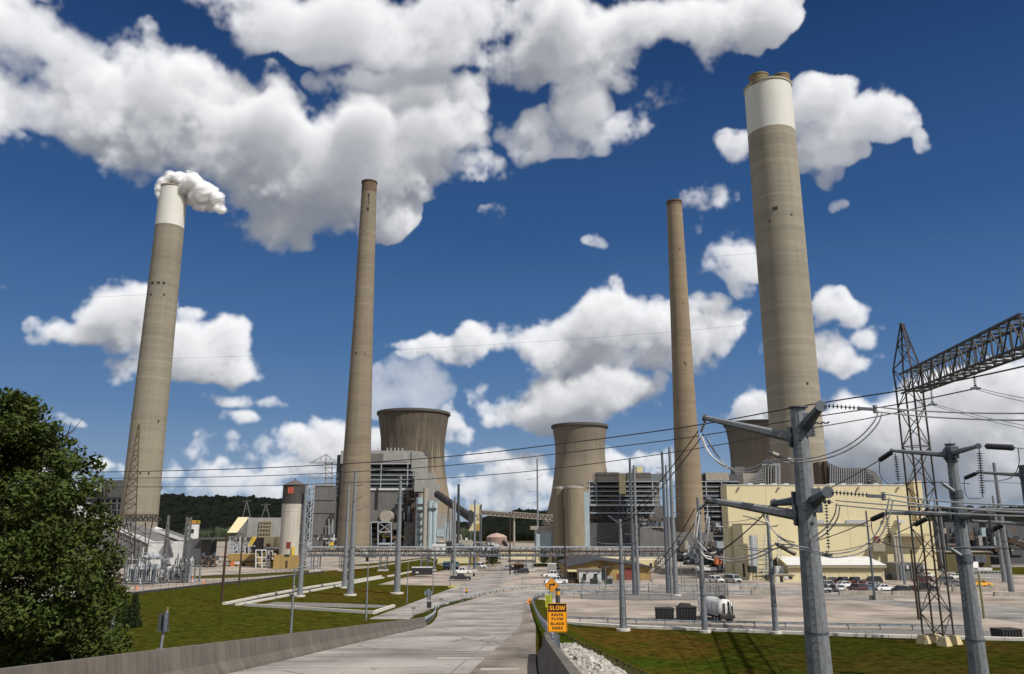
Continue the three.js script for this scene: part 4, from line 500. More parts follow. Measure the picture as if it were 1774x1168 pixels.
{ // ------------------------------------------------ open-floored boiler house behind the tan chimney
  const d = 665, o = base('boiler_house', [0, 0, 0], 0, 'dark open-framed boiler house with yellow panel left of the tan chimney', 'power plant building');
  part(o, 'penthouse', M.conc, 1033, 1073, 818.5, 834, d, 30); part(o, 'penthouse', M.clad, 1087, 1128, 819, 834, d, 30); part(o, 'penthouse', M.blueGrey, 1128, 1153, 821, 834, d + 20, 10); part(o, 'roof_box', M.cream, 1104, 1114, 808.5, 819, d + 6, 10); part(o, 'roof_box', M.conc, 1098, 1104, 811, 819, d + 6, 10);
  part(o, 'seam', M.steelDark, 1033, 1073, 824, 824.8, d - 0.2, 0.1); part(o, 'seam', M.steelDark, 1087, 1128, 826, 826.8, d - 0.2, 0.1); part(o, 'seam', M.steelDark, 1087, 1128, 822, 822.6, d - 0.2, 0.1);
  part(o, 'yellow_panel', M.cream, 1073, 1084, 820, 856, d - 3, 3); part(o, 'stair_tower', M.conc, 1028, 1032, 820, 838, d - 1, 4);
  steelFloors(o, 1021, 1144, [834, 843, 851, 859, 867, 875], d - 1, 26, [1021.5, 1033, 1074, 1091, 1131, 1143], M.galvPale, M.galvPale, 200);
  for (const [y, h] of [[874, 2.6], [888, 1.8]]) part(o, 'girder', M.galvPale, 1022, 1134, y, y + h, d - 2.5, 1.2);
  part(o, 'bay_wall', M.clad, 1021, 1150, 876, 906, d + 24, 1); { const b = mb(), A = (x, y) => P3(x, y, d - 1); for (let x = 1024; x < 1132; x += 12) { b.bar(A(x, 888), A(x + 12, 876), .4); b.bar(A(x, 876), A(x + 12, 888), .4); b.bar(A(x, 890), A(x + 12, 902), .4); } for (const x of [1071, 1080, 1087]) b.bar(A(x, 870), A(x, 898), .8); tag(b.build('bracing', M.galvDark, o), null, null, null, 'stuff'); }
  clutter(o, 1022, 1150, 892, 910, d, 6, 230, 60, [M.rust, M.steelDark, M.galvDark, M.galvPale]); part(o, 'lower_wall', M.cladDark, 1021, 1110, 906, null, d - 3, 20); part(o, 'lower_wall', M.cladDark, 1110, 1162, 900, null, d + 4, 20);
  part(o, 'pillar', M.blueClad, 1013, 1021.5, 852, null, d - 14, 8);
  { // great grey duct
    const d2 = 596, X = (x, y) => HX(x, y, d2), b = mb(); b.prism([[X(1109, 915), HY(914, d2)], [X(1109, 950), 0], [X(1147, 950), 0], [X(1147, 922), HY(922, d2)], [X(1118, 914), HY(914, d2)]].reverse(), -d2, -d2 - 12).build('duct', M.clad, o); part(o, 'duct', M.clad, 1147, 1236, 922, 947, d2 + 0.6, 12); part(o, 'duct_roof', M.cladPale, 1112, 1147, 913, 914.5, d2 + 1, 14); 
  }
  clutter(o, 1112, 1160, 896, 922, 604, 20, 240, 70, [M.galvDark, M.steelDark, M.rust, M.galvPale]);
}
{ const d = 665, o = base('boiler_house', [0, 0, 0], 0, 'dark open-framed boiler house between tan chimney and yellow turbine hall', 'power plant building');
  part(o, 'penthouse', M.conc, 1223, 1263, 819, 833, d, 30); part(o, 'side_block', M.steelDark, 1212, 1224, 822, 836, d + 2, 20); part(o, 'side_block', M.cladDark, 1263, 1290, 822, 842, d + 2, 20); part(o, 'side_block', M.clad, 1274, 1290, 809, 826, d + 22, 10);
  steelFloors(o, 1206, 1290, [834, 843, 851, 859, 868, 877, 886, 895, 906], d - 1, 24, [1225, 1252], M.galvPale, M.galvPale, 260); part(o, 'lower_wall', M.clad, 1236, 1262, 920, null, d - 8, 20); part(o, 'bay_wall', M.clad, 1200, 1290, 907, null, d + 22, 2);
  clutter(o, 1210, 1290, 906, null, d - 20, 16, 280, 80, [M.galvDark, M.steelDark, M.rust, M.galvPale]); part(o, 'vertical_duct', M.clad, 1252, 1262, 838, 920, d - 3, 8);
}
{ // ------------------------------------------------ yellow turbine hall
  const d = 240, o = base('turbine_hall', [0, 0, 0], 0, 'huge pale yellow windowless turbine hall at the right', 'power plant building');
  part(o, 'wall', M.cream, 1262, 1580, 841, null, d, 7, 900); part(o, 'wall', M.cream, 1590, 1604, 833, 905, d + 1, 6, 900); part(o, 'wall', M.cream, 1580, 1622, 903, null, d + 0.4, 6, 960); part(o, 'wall', M.cream, 1580, 1592, 848, 903, d + 2, 5);
  part(o, 'parapet', M.white, 1261.6, 1580.4, 839.6, 841, d - 0.15, 7.3, 900);
  part(o, 'annex', M.cream, 1289, 1338, 908, null, 229, 10.6, 955); part(o, 'annex_flashing', M.conc, 1288.6, 1338.4, 907.2, 908, 228.8, 10.8, 955);
  for (const [x0, x1] of [[1408, 1428], [1467, 1500]]) part(o, 'ledge_window', M.alu, x0, x1, 901, 906.5, d - 0.4, 0.4); part(o, 'ledge', M.galvPale, 1400, 1502, 906.5, 907.6, d - 0.5, 0.5);
  for (let x = 1280; x < 1575; x += 69) { const q = P3(x, 845.5, d - 0.2); mb().tube(q, q.clone().add(V(0, 0, .5)), 0.32, 0.32, 10).build('scupper', M.conc, o); }
  for (const x of [1300, 1321, 1342, 1363, 1442, 1462, 1490, 1518, 1545, 1562]) part(o, 'roof_vent', M.white, x - 4, x + 4, 837.6, 840, d + 3, 3);
  part(o, 'red_panel', M.red, 1515.5, 1525.5, 929, 939.5, d - 0.5, 0.5); part(o, 'red_panel', M.red, 1528, 1531.5, 902, 906, d - 0.4, 0.4); part(o, 'awning', mat([0.3, 0.27, 0.2], .8), 1513, 1534, 941.5, 955.5, d - 2.2, 2.2); part(o, 'white_awning', M.white, 1557, 1568, 901, 906, d - 2.2, 2.2); part(o, 'overhang', mat([0.42, 0.37, 0.24], .8), 1545, 1614, 924.6, 929.6, d - 3, 3);
  { const b = mb(); pipeV(b, 1549, 925, null, d - 2.4, .5, 12); pipeV(b, 1554, 925, null, d - 2.4, .4, 12); b.build('pipe', M.conc, o); } for (const x of [1290, 1350]) { } 
  part(o, 'seam', mat([.55, .47, .28], .8), 1263, 1580, 985.5, 986, d - .06, .05, 990); for (const x of [1330, 1410, 1470, 1530]) part(o, 'panel_joint', mat([.66, .57, .36], .8), x, x + .5, 843, 1000, d - .05, .04, 900);
  for (const [x, h0, r] of [[1304, 928, .75], [1308, 928, .6]]) { const b = mb(); pipeV(b, x, h0, 983, 227, r, 16); b.build('exhaust_pipe', M.alu, o); }
  { const b = mb(), A = (x, y) => P3(x, y, 226.6); for (const [x0, x1] of [[1300, 1312], [1324, 1330], [1347, 1353]]) { for (const x of [x0, x1]) b.bar(A(x, 926), A(x, 998), .16); for (let y = 926; y < 996; y += 6) b.bar(A(x0, y), A(x1, y), .1); } for (const y of [936, 944, 952, 960, 966]) b.bar(A(1294, y), A(1360, y + 1), .09); tag(b.build('ladder_cage', M.galvPale, o), null, null, null, 'stuff'); }
  part(o, 'dark_unit', M.black, 1299, 1311, 981, 992, 226, 2); part(o, 'door', M.dark, 1287.5, 1290.5, 976, 1000, 228.7, .4);
}
{ const d = 222, o = base('shed', [0, 0, 0], 0, 'long yellow shed with bright white metal roof before the turbine hall', 'shed'), X0 = HX(1366, 985, d), X1 = HX(1531, 985, d), e = HY(979, d), r = HY(964.5, d + 6), zf = -d, zb = -d - 13;
  mb().box(X0, X1, 0, e, zf, zb).build('wall', M.cream, o); const zr = (zf + zb) / 2;
  { const b = mb(); b.quad(V(X0 - .6, e, zf + .8), V(X1 + .6, e, zf + .8), V(X1 - 1.2, r, zr), V(X0 - .6, r, zr)); b.quad(V(X1 + .6, e, zb - .8), V(X0 - .6, e, zb - .8), V(X0 - .6, r, zr), V(X1 - 1.2, r, zr)); b.tri(V(X1 + .6, e, zf + .8), V(X1 + .6, e, zb - .8), V(X1 - 1.2, r, zr), V(.9, .4, 0), [0, 0], [1, 0], [1, 1]); b.build('roof', mat([.85, .85, .84], .5, { map: rep(T.grain, 6) }), o); }
  { const b = mb(); b.tri(V(X0, e, zb), V(X0, e, zf), V(X0, r - .1, zr), V(-1, 0, 0), [0, 0], [13, 0], [6, 4]); b.build('gable', M.cream, o); } mb().box(X0 - .4, X1 + .5, e - .75, e - .02, zf + .75, zf + .02).build('eave', mat([.3, .26, .17], .8), o);
  { const b = mb(); b.bar(V(X0 - .62, e, zf + .8), V(X0 - .62, r, zr), .3); b.bar(V(X0 - .62, e, zb - .8), V(X0 - .62, r, zr), .3); b.build('gable_trim', M.cream, o); } mb().box(X0 - .06, X0 + .2, 0, 3.4, zr + 1.4, zr - 1.4).build('door', M.black, o);
}
{ const o = base('utility_building', [0, 0, 0], 0, 'grey block with doors and cabinets at the foot of the yellow hall', 'outbuilding'); part(o, 'wall', M.clad, 1553, 1602, 976, null, 226, 10, 990); for (const [a, b2] of [[1560, 1568], [1579, 1584]]) part(o, 'door', M.blueGrey, a, b2, 980, null, 225.8, .3, 990); part(o, 'window', M.glass, 1572, 1577, 979, 987, 225.8, .3); part(o, 'dark_door', M.dark, 1542, 1552, 980, 990, 233, .5); for (const x of [1571, 1600]) part(o, 'cabinet', M.white, x, x + 4, 980, 986, 225.3, 1); }
{ const o = base('utility_building', [0, 0, 0], 0, 'grey annex with white tanks between yellow annex and gabled shed', 'outbuilding'); part(o, 'wall', M.clad, 1318, 1357, 972, null, 231, 5, 990); const b = mb(); for (const x of [1344, 1349, 1354]) pipeV(b, x, 981, null, 224, .55, 14); b.build('tank', M.white, o); part(o, 'arch_door', M.dark, 1322, 1327, 988, null, 230.8, .3, 990); clutter(o, 1318, 1358, 985, null, 226, 4, 310, 24, [M.white, M.galvDark, M.rust]); }
{ // precipitator casings on the roofs beyond
  const o = base('ribbed_casing', [0, 0, 0], 0, 'ribbed duct casing with slanted fins left of the widest chimney', 'duct casing'), d = 372; part(o, 'panel', M.rust, 1322, 1343, 812, null, d, 8, 830); part(o, 'panel', M.conc, 1288, 1322, 820, null, d + 4, 8, 832);
  for (let i = 0; i < 9; i++) { const b = mb(), x = 1290 + i * 4.2, y = 838 - i * 3.6; b.bar(P3(x, 842, d), P3(x, y, d), .55); b.bar(P3(x, y, d), P3(1324, y - 4 - i * .4, d - 1), .55); b.build('fin', M.fin, o); } for (const x of [1326, 1331, 1336, 1341, 1345, 1349]) mb().bar(P3(x, 842, d - .5), P3(x, 806, d - .5), x > 1342 ? 1.4 : .5).build('fin', M.fin, o); mb().bar(P3(1320, 806, d - .5), P3(1351, 804.5, d - .5), 1).build('fin', M.fin, o);
  const q = base('ribbed_casing', [0, 0, 0], 0, 'ribbed duct casing with upright fins right of the widest chimney', 'duct casing'), e = 372; part(q, 'panel', M.cladDark, 1430, 1500, 812, null, e, 8, 830); part(q, 'end_frame', M.rust, 1421, 1428, 800, null, e + 1, 8, 826); part(q, 'end_frame', M.wood, 1430, 1437, 799, null, e - .5, 6, 826);
  for (let i = 0; i < 17; i++) { const x = 1438 + i * 3.8, y = 803 + Math.min(8, i * 1.5) * 1; mb().bar(P3(x, 842, e - 1), P3(x, i > 6 ? 811 : y, e - 1), .5, 1.6).build('fin', M.fin, q); } { const X = (x) => HX(x, 830, e - 1); mb().prism([[X(1501), HY(843, e)], [X(1530), HY(843, e)], [X(1527), HY(830, e)], [X(1516), HY(817, e)], [X(1501), HY(811, e)]], -e + 1, -e - 8).build('elbow', M.clad, q); } for (let i = 0; i < 6; i++) mb().bar(P3(1502, 812 + i * 4, e - 2.2), P3(1519 + i * 2, 819 + i * 4, e - 2.2), .3).build('fin', M.fin, q);
}
// ------------------------------------------------ silos
function silo(label, px, yT, d, r, m, capM) { const x = HX(px, 910, d), H = HY(yT, d), o = base('silo', [x, 0, -d], 0, label, 'silo'); mb().lathe(V(0, 0, 0), [[r, 0], [r, H * .5], [r, H]], 48).build('shaft', m, o); mb().lathe(V(0, 0, 0), [[r + .12, H - .5], [r + .12, H + .25], [0.01, H + .9]], 40).build('cap', capM, o); const b = mb(); for (let k = 0; k < 24; k++) { const a = k / 24 * 6.2832, a2 = (k + 1) / 24 * 6.2832, q = (t, y) => V(Math.cos(t) * (r - .2), H + y, Math.sin(t) * (r - .2)); b.bar(q(a, .2), q(a, 1.3), .07); b.bar(q(a, 1.3), q(a2, 1.3), .07); } b.build('railing', M.galvDark, o); return o; }
{ const m = mat([.36, .30, .21], .9, { map: rep(T.streak, 14, 40), ...bump(rep(T.bands, 30, 60), .05) }); silo('front tan concrete silo of the pair by the pale blue building', 995, 845, 345, 4.35, m, M.conc); silo('rear shaded concrete silo of the pair by the pale blue building', 972.5, 846.5, 351, 3.5, m, M.conc); }
{ const d = 300, x = HX(507, 900, d), o = base('silo', [x, 0, -d], 0, 'white round silo with dark brown top and conical roof', 'silo'), y1 = HY(873, d), y2 = HY(841, d), y3 = HY(831.5, d), r = 4.05;
  mb().lathe(V(0, 0, 0), [[r + .05, 4.6], [r, y1]], 56).build('shaft', mat([.70, .66, .58], .85, { map: rep(T.streak, 9, 24), ...bump(rep(T.bands, 20, 120), .1) }), o); mb().lathe(V(0, 0, 0), [[r + .1, y1], [r + .1, y2]], 56).build('dark_top', mat([.085, .072, .066], .8, { map: rep(T.clad, 12, 12) }), o); mb().lathe(V(0, 0, 0), [[r + .35, y2 - .2], [r + .35, y2], [.3, y3], [.3, y3 + .6], [0.01, y3 + .7]], 40).build('roof', mat([.11, .09, .085], .8), o);
  { const m4 = mb(); for (const s of [-.55, .55]) m4.box(s - .45, s + .45, y2 - 3.2, y2 - .9, r + .25, r - .3); const f = m4.build('window', mat([.5, .1, .06], .6), o); f.rotation.y = -.06; }
  mb().box(-r - .6, r + .4, 0, 4.7, r + .6, -r - .6).build('base_building', M.mustard, o); mb().box(-.9, .9, 4.2, 4.9, r + .7, r - 1).build('opening_shade', M.dark, o); mb().box(-.6, .9, 7, 9.2, r + .12, r - .6).build('window', mat([.2, .03, .025], .6), o);  // near-black box paints the shade of an opening not cut
  for (let y = 6; y < y1; y += 1.55) mb().lathe(V(0, y, 0), [[r + .01, -.05], [r + .07, 0], [r + .01, .05]], 40).build('hoop', mat([.5, .47, .41], .8), o);
  mb().box(1.5, 2.6, 0, 7.6, r + .5, r + .2).build('yellow_ladder', M.yellow, o); mb().box(-.35, .35, .4, 2.8, r + .68, r + .5).build('door', M.wood, o); }
{ const d = 296, o = base('stair_tower', [0, 0, 0], 0, 'grey open steel stair tower beside the white silo', 'stair tower'), b = mb(), A = (x, y, k = 0) => P3(x, y, d + k); for (const k of [0, 3.5]) for (const x of [529, 537.5]) o.add(mb().bar(V(HX(x, 900, d), 0, -d - k), V(HX(x, 900, d), HY(838, d), -d - k), .3).build('column', M.galvPale, o)); for (let i = 0; i < 16; i++) { const X0 = HX(529, 900, d), X1 = HX(537.5, 900, d), y = i / 16 * HY(838, d), y2 = (i + 1) / 16 * HY(838, d); b.bar(V(X0, y, -d), V(X1, y, -d), .2); b.bar(V(i % 2 ? X1 : X0, y, -d), V(i % 2 ? X0 : X1, y2, -d), .25); b.bar(V(X1, y, -d), V(X1, y2, -d - 3.5), .14); b.bar(V(X0, y, -d), V(X0, y2, -d - 3.5), .14); mb().box(X0, X1, y - .05, y + .05, -d, -d - 3.5).build('landing', M.galvDark, o); } tag(b.build('stairs', M.galvPale, o), null, null, null, 'stuff'); }
// ------------------------------------------------ grey conveyor house at the left
{ const d = 430, o = base('conveyor_house', [0, 0, 0], 0, 'low grey conveyor house with slanted cream hood left of the white silo', 'conveyor house'), X = (x, y) => HX(x, y, d);
  part(o, 'wall', M.cladPale, 428, 491, 897, 931, d, 20); part(o, 'bay_wall', M.clad, 424, 460, 930, null, d + 19, 1);
  { const b = mb(), z0 = -d + 6, z1 = -d - 2; const q = (x, y, z) => V(X(x, y), HY(y, d), z); b.quad(q(400, 923, z0), q(417, 923, z0), q(429.5, 896, z1), q(410.5, 896, z1)); b.build('hood', M.cream, o); const e = mb(); e.quad(q(400, 923, z0), q(410.5, 896, z1), q(410.5, 923, z1 - 6), q(400, 923, z1 - 6)); e.tri(q(417, 923, z0), q(430, 923, z1), q(429.5, 896, z1), V(.7, 0, .7), [0, 0], [6, 0], [6, 10]); e.build('hood_side', M.clad, o); } part(o, 'base', M.clad, 399, 422, 923, 933, d - 5, 14);
  for (const y of [903, 909, 915, 922, 929]) part(o, 'louvre', mat([.34, .28, .18], .8), 449, 469, y, y + 2.4, d - .8, .8); for (const x of [449, 454, 459, 464, 468.4]) part(o, 'louvre_post', mat([.34, .28, .18], .8), x, x + .6, 902, 931, d - 1.1, .4); 
  { const b = mb(), A = (x, y) => P3(x, y, d - 10); b.bar(A(428, 950), A(440, 931), 1); b.bar(A(431, 950), A(443, 931), 1); b.build('chute', M.yellow, o); } part(o, 'platform', M.galvPale, 396, 432, 946, 947.4, d - 14, 10); { const b = mb(); for (const x of [396, 404, 412, 416, 424, 431]) b.bar(P3(x, 946, d - 14), P3(x, 960, d - 14), .7); rail(b, P3(396, 946, d - 14), P3(432, 946, d - 14), 2, 12, .16); for (const x of [416, 398]) b.bar(P3(x, 930, d - 14), P3(x, 960, d - 14), .8); tag(b.build('platform_frame', M.galvPale, o), null, null, null, 'stuff'); } clutter(o, 396, 432, 931, 946, d - 12, 8, 401, 34, [M.conc, M.rust, M.steelDark, M.galvPale]); clutter(o, 396, 432, 948, 962, d - 12, 8, 402, 30, [M.steelDark, M.rust, M.conc]);
}
{ const d = 318, o = base('outbuilding', [0, 0, 0], 0, 'low mustard yellow building behind the fence, left of the white silo', 'outbuilding'); part(o, 'wall', M.mustard, 394, 443, 960, null, d, 9, 972); part(o, 'band', M.black, 384, 443, 972, 973.2, d - .4, .4); for (const [x, w] of [[419, 4], [427, 3.4], [406, 4]]) part(o, 'opening_shade', M.dark, x, x + w, 976, null, d - .3, .3, 980); part(o, 'sign', M.white, 406, 415, 973, 978, d - 1, .1); part(o, 'red_drum', M.orange, 399, 404, 972.5, null, d - 2, 1.3, 980); part(o, 'red_drum', M.orange, 427.5, 431, 976.5, null, d - 2, 1, 980); part(o, 'panel', M.cladPale, 384, 396, 974, 980, d - 1, 1); }  // near-black slabs carry the shade of openings the wall lacks
{ const d = 305, o = base('cream_cabin', [0, 0, 0], 0, 'cream box cabin with red square raised on white pipe frame', 'cabin'); { const X = (x) => HX(x, 940, d); const b = mb(); b.box(X(457), X(475), HY(949, d), HY(931, d), -d, -d - 5); b.build('cabin', M.cream, o); mb().box(X(475.05), X(486), HY(949, d), HY(930, d), -d - .8, -d - 5).build('cabin_side', M.cream, o); } part(o, 'red_panel', M.red, 461, 467.5, 942, 949, d - .15, .15); part(o, 'deck', M.blueGrey, 455, 487, 951, 953.5, d - 1.5, 6);
  const b = mb(), A = (x, y) => P3(x, y, d - 1.6); for (const x of [443, 453.5, 461, 463, 467.5, 485.5]) b.tube(A(x, 953), A(x, 985), .22, .22, 8); for (const y of [953.5, 966, 976]) b.tube(A(443, y), A(462, y), .2, .2, 8); for (let x = 464; x < 486; x += 2.6) b.tube(A(x, 948.5), A(x, 952), .1, .1, 5); b.tube(A(462, 948.5), A(486, 948.5), .1, .1, 6); tag(b.build('frame', M.white, o), null, null, null, 'stuff'); clutter(o, 444, 486, 954, null, d, 6, 420, 34, [M.yellow, M.galvDark, M.rust, M.steelDark]); }
// ------------------------------------------------ sheds and vessels behind the left switchyard
{ const o = base('coal_shed', [0, 0, 0], 0, 'long grey shed with white roof sloping down behind the switchyard', 'shed'), d = 340, A = (x, y, k = 0) => P3(x, y, d + k); mb().prism([[120, 880], [190, 903], [278, 946], [278, 990], [120, 990]].map(([x, y]) => { const p = A(x, y); return [p.x, Math.max(0, p.y)]; }), -d, -d - 22).build('wall', M.clad, o); { const b = mb(); b.quad(A(120, 880.4), A(278, 946.4), A(286, 940, 16), A(128, 872, 16)); b.build('roof', M.white, o); const e = mb(); e.bar(A(120, 881), A(278, 947), 1.2, 1.6); e.build('roof_edge', M.white, o); } for (const x of [196, 212, 228, 244, 260]) { const y = 903 + (x - 190) * .49; mb().bar(A(x, y + 2, -.3), A(x, 985, -.3), .18).build('batten', M.galvPale, o); }
  const q = base('coal_shed', [0, 0, 0], 0, 'second grey shed with white sloped roof right of the left chimney', 'shed'), e = 380, B = (x, y, k = 0) => P3(x, y, e + k); mb().prism([[265, 917], [321, 937], [321, 985], [265, 985]].map(([x, y]) => { const p = B(x, y); return [p.x, Math.max(0, p.y)]; }), -e, -e - 16).build('wall', M.clad, q); { const b = mb(); b.quad(B(265, 917), B(321, 937), B(326, 933, 14), B(270, 912, 14)); b.bar(B(265, 917.4), B(321, 937.4), 1, 1.2); b.build('roof', M.white, q); } }
{ const o = base('white_store', [0, 0, 0], 0, 'plain white box building behind the transformers', 'outbuilding'); part(o, 'wall', M.white, 255, 300, 940, null, 300, 12, 965); part(o, 'parapet', M.white, 254.6, 300.4, 939, 940, 299.8, 12.4); { const b = mb(); b.bar(P3(289, 934, 298), P3(297, 966, 298), 1.2); b.build('chute', M.cladDark, o); } }
{ const o = base('hopper_house', [0, 0, 0], 0, 'dark grey hopper building with slanted right edge behind the switchyard', 'hopper building'), d = 310; mb().prism([[298, 938], [351, 932], [342, 985], [298, 988]].map(([x, y]) => { const p = P3(x, y, d); return [p.x, Math.max(0, p.y)]; }), -d, -d - 10).build('wall', M.cladDark, o); part(o, 'bay_roof', M.cladDark, 344, 374, 932, 935, d - 2, 18, 940); part(o, 'bay_wall', M.cladDark, 344, 374, 935, null, d + 15, 1); clutter(o, 344, 372, 958, null, d - 4, 6, 440, 40, [M.steelDark, M.galvDark, M.rust, M.rust]); }
{ const d = 330, x = HX(334, 920, d), o = base('white_vessel', [x, 0, -d], 0, 'white cylindrical vessel with yellow railing above the hopper building', 'tank'), y0 = HY(936, d), y1 = HY(908, d); mb().lathe(V(0, 0, 0), [[2.3, 0], [2.3, y1]], 32).build('shell', M.white, o); mb().lathe(V(0, y1, 0), [[2.5, 0], [2.5, .15], [0, .2]], 24).build('deck', M.galvDark, o); const b = mb(); for (let k = 0; k < 14; k++) { const a = k / 14 * 6.283, c = (k + 1) / 14 * 6.283, q = (t, y) => V(Math.cos(t) * 2.4, y1 + y, Math.sin(t) * 2.4); b.bar(q(a, 0), q(a, 1.3), .1); b.bar(q(a, 1.3), q(c, 1.3), .1); b.bar(q(a, .65), q(c, .65), .08); } b.build('railing', M.yellow, o); mb().box(-.4, 1.2, y1 - 3.4, y1 - 2, 2.45, 2).build('opening_shade', M.dark, o); mb().box(-.4, 1, y0 - 1.2, y0 + .8, 2.45, 2).build('opening_shade', M.dark, o); mb().box(-.7, .5, y1 + .2, y1 + 1.3, .6, -.6).build('valve', M.orange, o); }  // dark boxes on the closed shell stand for shaded openings
{ const o = base('scrubber_house', [0, 0, 0], 0, 'pale ribbed block on dark open steel, left of the lattice mast', 'power plant building'), d = 620; part(o, 'pale_block', M.cladPale, 176, 212, 832, 862, d, 20); part(o, 'floor', M.galvDark, 150, 214, 862, 865, d - 1, 22); part(o, 'back_wall', M.clad, 140, 212, 865, null, d + 19, 1, 880); { const b = mb(); for (const x of [170, 182, 193, 203]) b.bar(P3(x, 862, d), P3(x, 950, d), .9); for (const y of [872, 884, 895]) b.bar(P3(150, y, d), P3(212, y, d), .7); for (let x = 150; x < 205; x += 14) b.bar(P3(x, 884, d), P3(x + 14, 872, d), .5); tag(b.build('steelwork', M.galvPale, o), null, null, null, 'stuff'); } clutter(o, 150, 210, 868, 905, d + 3, 7, 460, 60, [M.galvDark, M.steelDark, M.conc, M.galvPale]); { const b = mb(); for (const x of [170, 177, 184]) b.bar(P3(x, 832 + (190 - x) * .6, d), P3(x, 862, d), 1); b.build('post', M.rust, o); } }
// ------------------------------------------------ coal conveyors
{ const o = base('transfer_tower', [0, 0, 0], 0, 'tall yellow transfer tower where the two conveyors meet', 'conveyor tower'), d = 470; part(o, 'wall', M.cream, 817, 832.6, 874.5, 920, d, 8); { const X = (x) => HX(x, 900, d); mb().prism([[X(817), HY(874.5, d)], [X(817), HY(920, d)], [X(812.5), HY(920, d)], [X(813), HY(874.5, d)]], -d - .1, -d - 7.8).build('wall_side', M.cream, o); } mb().prism([[817, 884], [826, 893], [820, 905], [812, 919], [812, 884]].map(([x, y]) => { const p = P3(x, y, d); return [p.x, p.y]; }), -d + .6, -d + .02).build('chute', M.steelDark, o); part(o, 'skirt', M.mustard, 822, 832.8, 908, 920, d - .3, .3); for (const x of [815, 822, 831, 833.5]) { const b = mb(); pipeV(b, x, x > 833 ? 874 : 920, null, d - .5, .4, 8); b.build('leg', M.galvDark, o); } }
{ const o = base('conveyor', [0, 0, 0], 0, 'dark covered conveyor sloping down from the boiler house to the yellow tower', 'conveyor'), A = P3(757, 856, 560), B = P3(824, 903, 474); const b = mb(); b.bar(A, B, 4, 3.4); b.build('gallery', M.steelDark, o); truss(mb(), A.clone().add(V(0, -2.6, 2.6)), B.clone().add(V(0, -2.6, 2.6)), 5.2, 18, .35).build('truss', M.rust, o); for (const [x, y] of [[777, 872], [795, 884]]) { const p = P3(x, y, 535 - (x - 757) * 1.2), c = mb(); c.bar(V(p.x - 1.4, 0, p.z), p, .5); c.bar(V(p.x + 1.4, 0, p.z), p, .5); c.build('trestle', M.rust, o); } }
{ const o = base('conveyor', [0, 0, 0], 0, 'long lattice conveyor bridge from the yellow tower to the tan cooling tower', 'conveyor'), A = P3(833, 888, 470), B = P3(975, 899, 490); mb().bar(A, B, 3, 2.0).build('gallery', M.wood, o); truss(mb(), A.clone().add(V(0, -1.3, 1.9)), B.clone().add(V(0, -1.3, 1.9)), 2.9, 36, .24).build('truss', M.conc, o); { const p = P3(890.5, 893, 478), b = mb(); b.tube(V(p.x, 0, p.z), p, .75, .6, 10); b.build('support', M.conc, o); } clutter(o, 938, 962, 898, 910, 470, 5, 480, 24, [M.rust, M.conc, M.steelDark]); }
{ const d = 455, x = HX(794, 880, d), o = base('vent_stack', [x, 0, -d], 0, 'thin black vent stack left of the yellow transfer tower', 'stack'); mb().tube(V(0, 0, 0), V(0, HY(840, d), 0), .72, .66, 14).build('pipe', M.steelDark, o); mb().lathe(V(0, HY(840, d), 0), [[.66, -.3], [.82, -.2], [.82, .2], [.6, .2]], 14).build('rim', M.rust, o); const b = mb(); for (let y = 0; y < HY(885, d); y += 4) b.bar(V(.9, y, .3), V(.9, y + 4, .3), .08); b.build('conduit', M.galvDark, o); }
// ------------------------------------------------ middle distance buildings
{ const d = 352, o = base('pale_blue_building', [0, 0, 0], 0, 'pale blue and white building with grey roof, left of the silo pair', 'process building'), X = (x) => HX(x, 950, d); mb().box(X(929), X(956), 0, HY(925, d), -d, -d - 24).build('wall', M.blueClad, o); mb().box(X(957), X(981), 0, HY(925.5, d), -d, -d - 20).build('wall', M.blueClad, o); mb().box(X(956), X(957), 0, HY(926, d), -d - .3, -d - 20).build('joint', M.steelDark, o); mb().box(X(928.7), X(981.2), 0, HY(955.5, d), -d + .12, -d - .2).build('lower_wall', M.cream, o); mb().box(X(928.2), X(962), HY(925, d), HY(918, d), -d - 1.5, -d - 20).build('upper_wall', M.white, o); mb().box(X(920), X(966), HY(918, d), HY(911.5, d), -d - .6, -d - 26).build('roof', M.conc, o); mb().box(X(956), X(962), 0, 6.5, -d + .4, -d).build('door', mat([.2, .09, .06], .7), o); part(o, 'vent', M.white, 958, 962, 923, 926, d - .4, .4); part(o, 'vent', M.dark, 932.5, 935, 922, 925, d + 1.2, .3); }
{ const d = 400, o = base('cream_store', [0, 0, 0], 0, 'long low cream building seen through the pipe bridge beyond the gatehouse', 'outbuilding'); part(o, 'wall', M.cream, 868, 926, 952, null, d, 14, 960); for (const x of [870, 877, 894, 904, 914]) part(o, 'opening_shade', M.dark, x, x + 3, 960, 962.5, d - .2, .2); part(o, 'roof', M.conc, 867, 927, 950.5, 952, d - .6, 15); }  // openings are near-black plates, their inner shade put into the colour
{ const d = 345, o = base('cream_store', [0, 0, 0], 0, 'low cream wall building with mustard end beyond the blue van', 'outbuilding'); part(o, 'wall', M.cream, 758, 816, 962, null, d, 8, 968); part(o, 'end', M.mustard, 816, 829, 960, null, d - 1, 9, 968); part(o, 'seam', mat([.6, .5, .3], .8), 758, 816, 965, 965.5, d - .1, .1); }
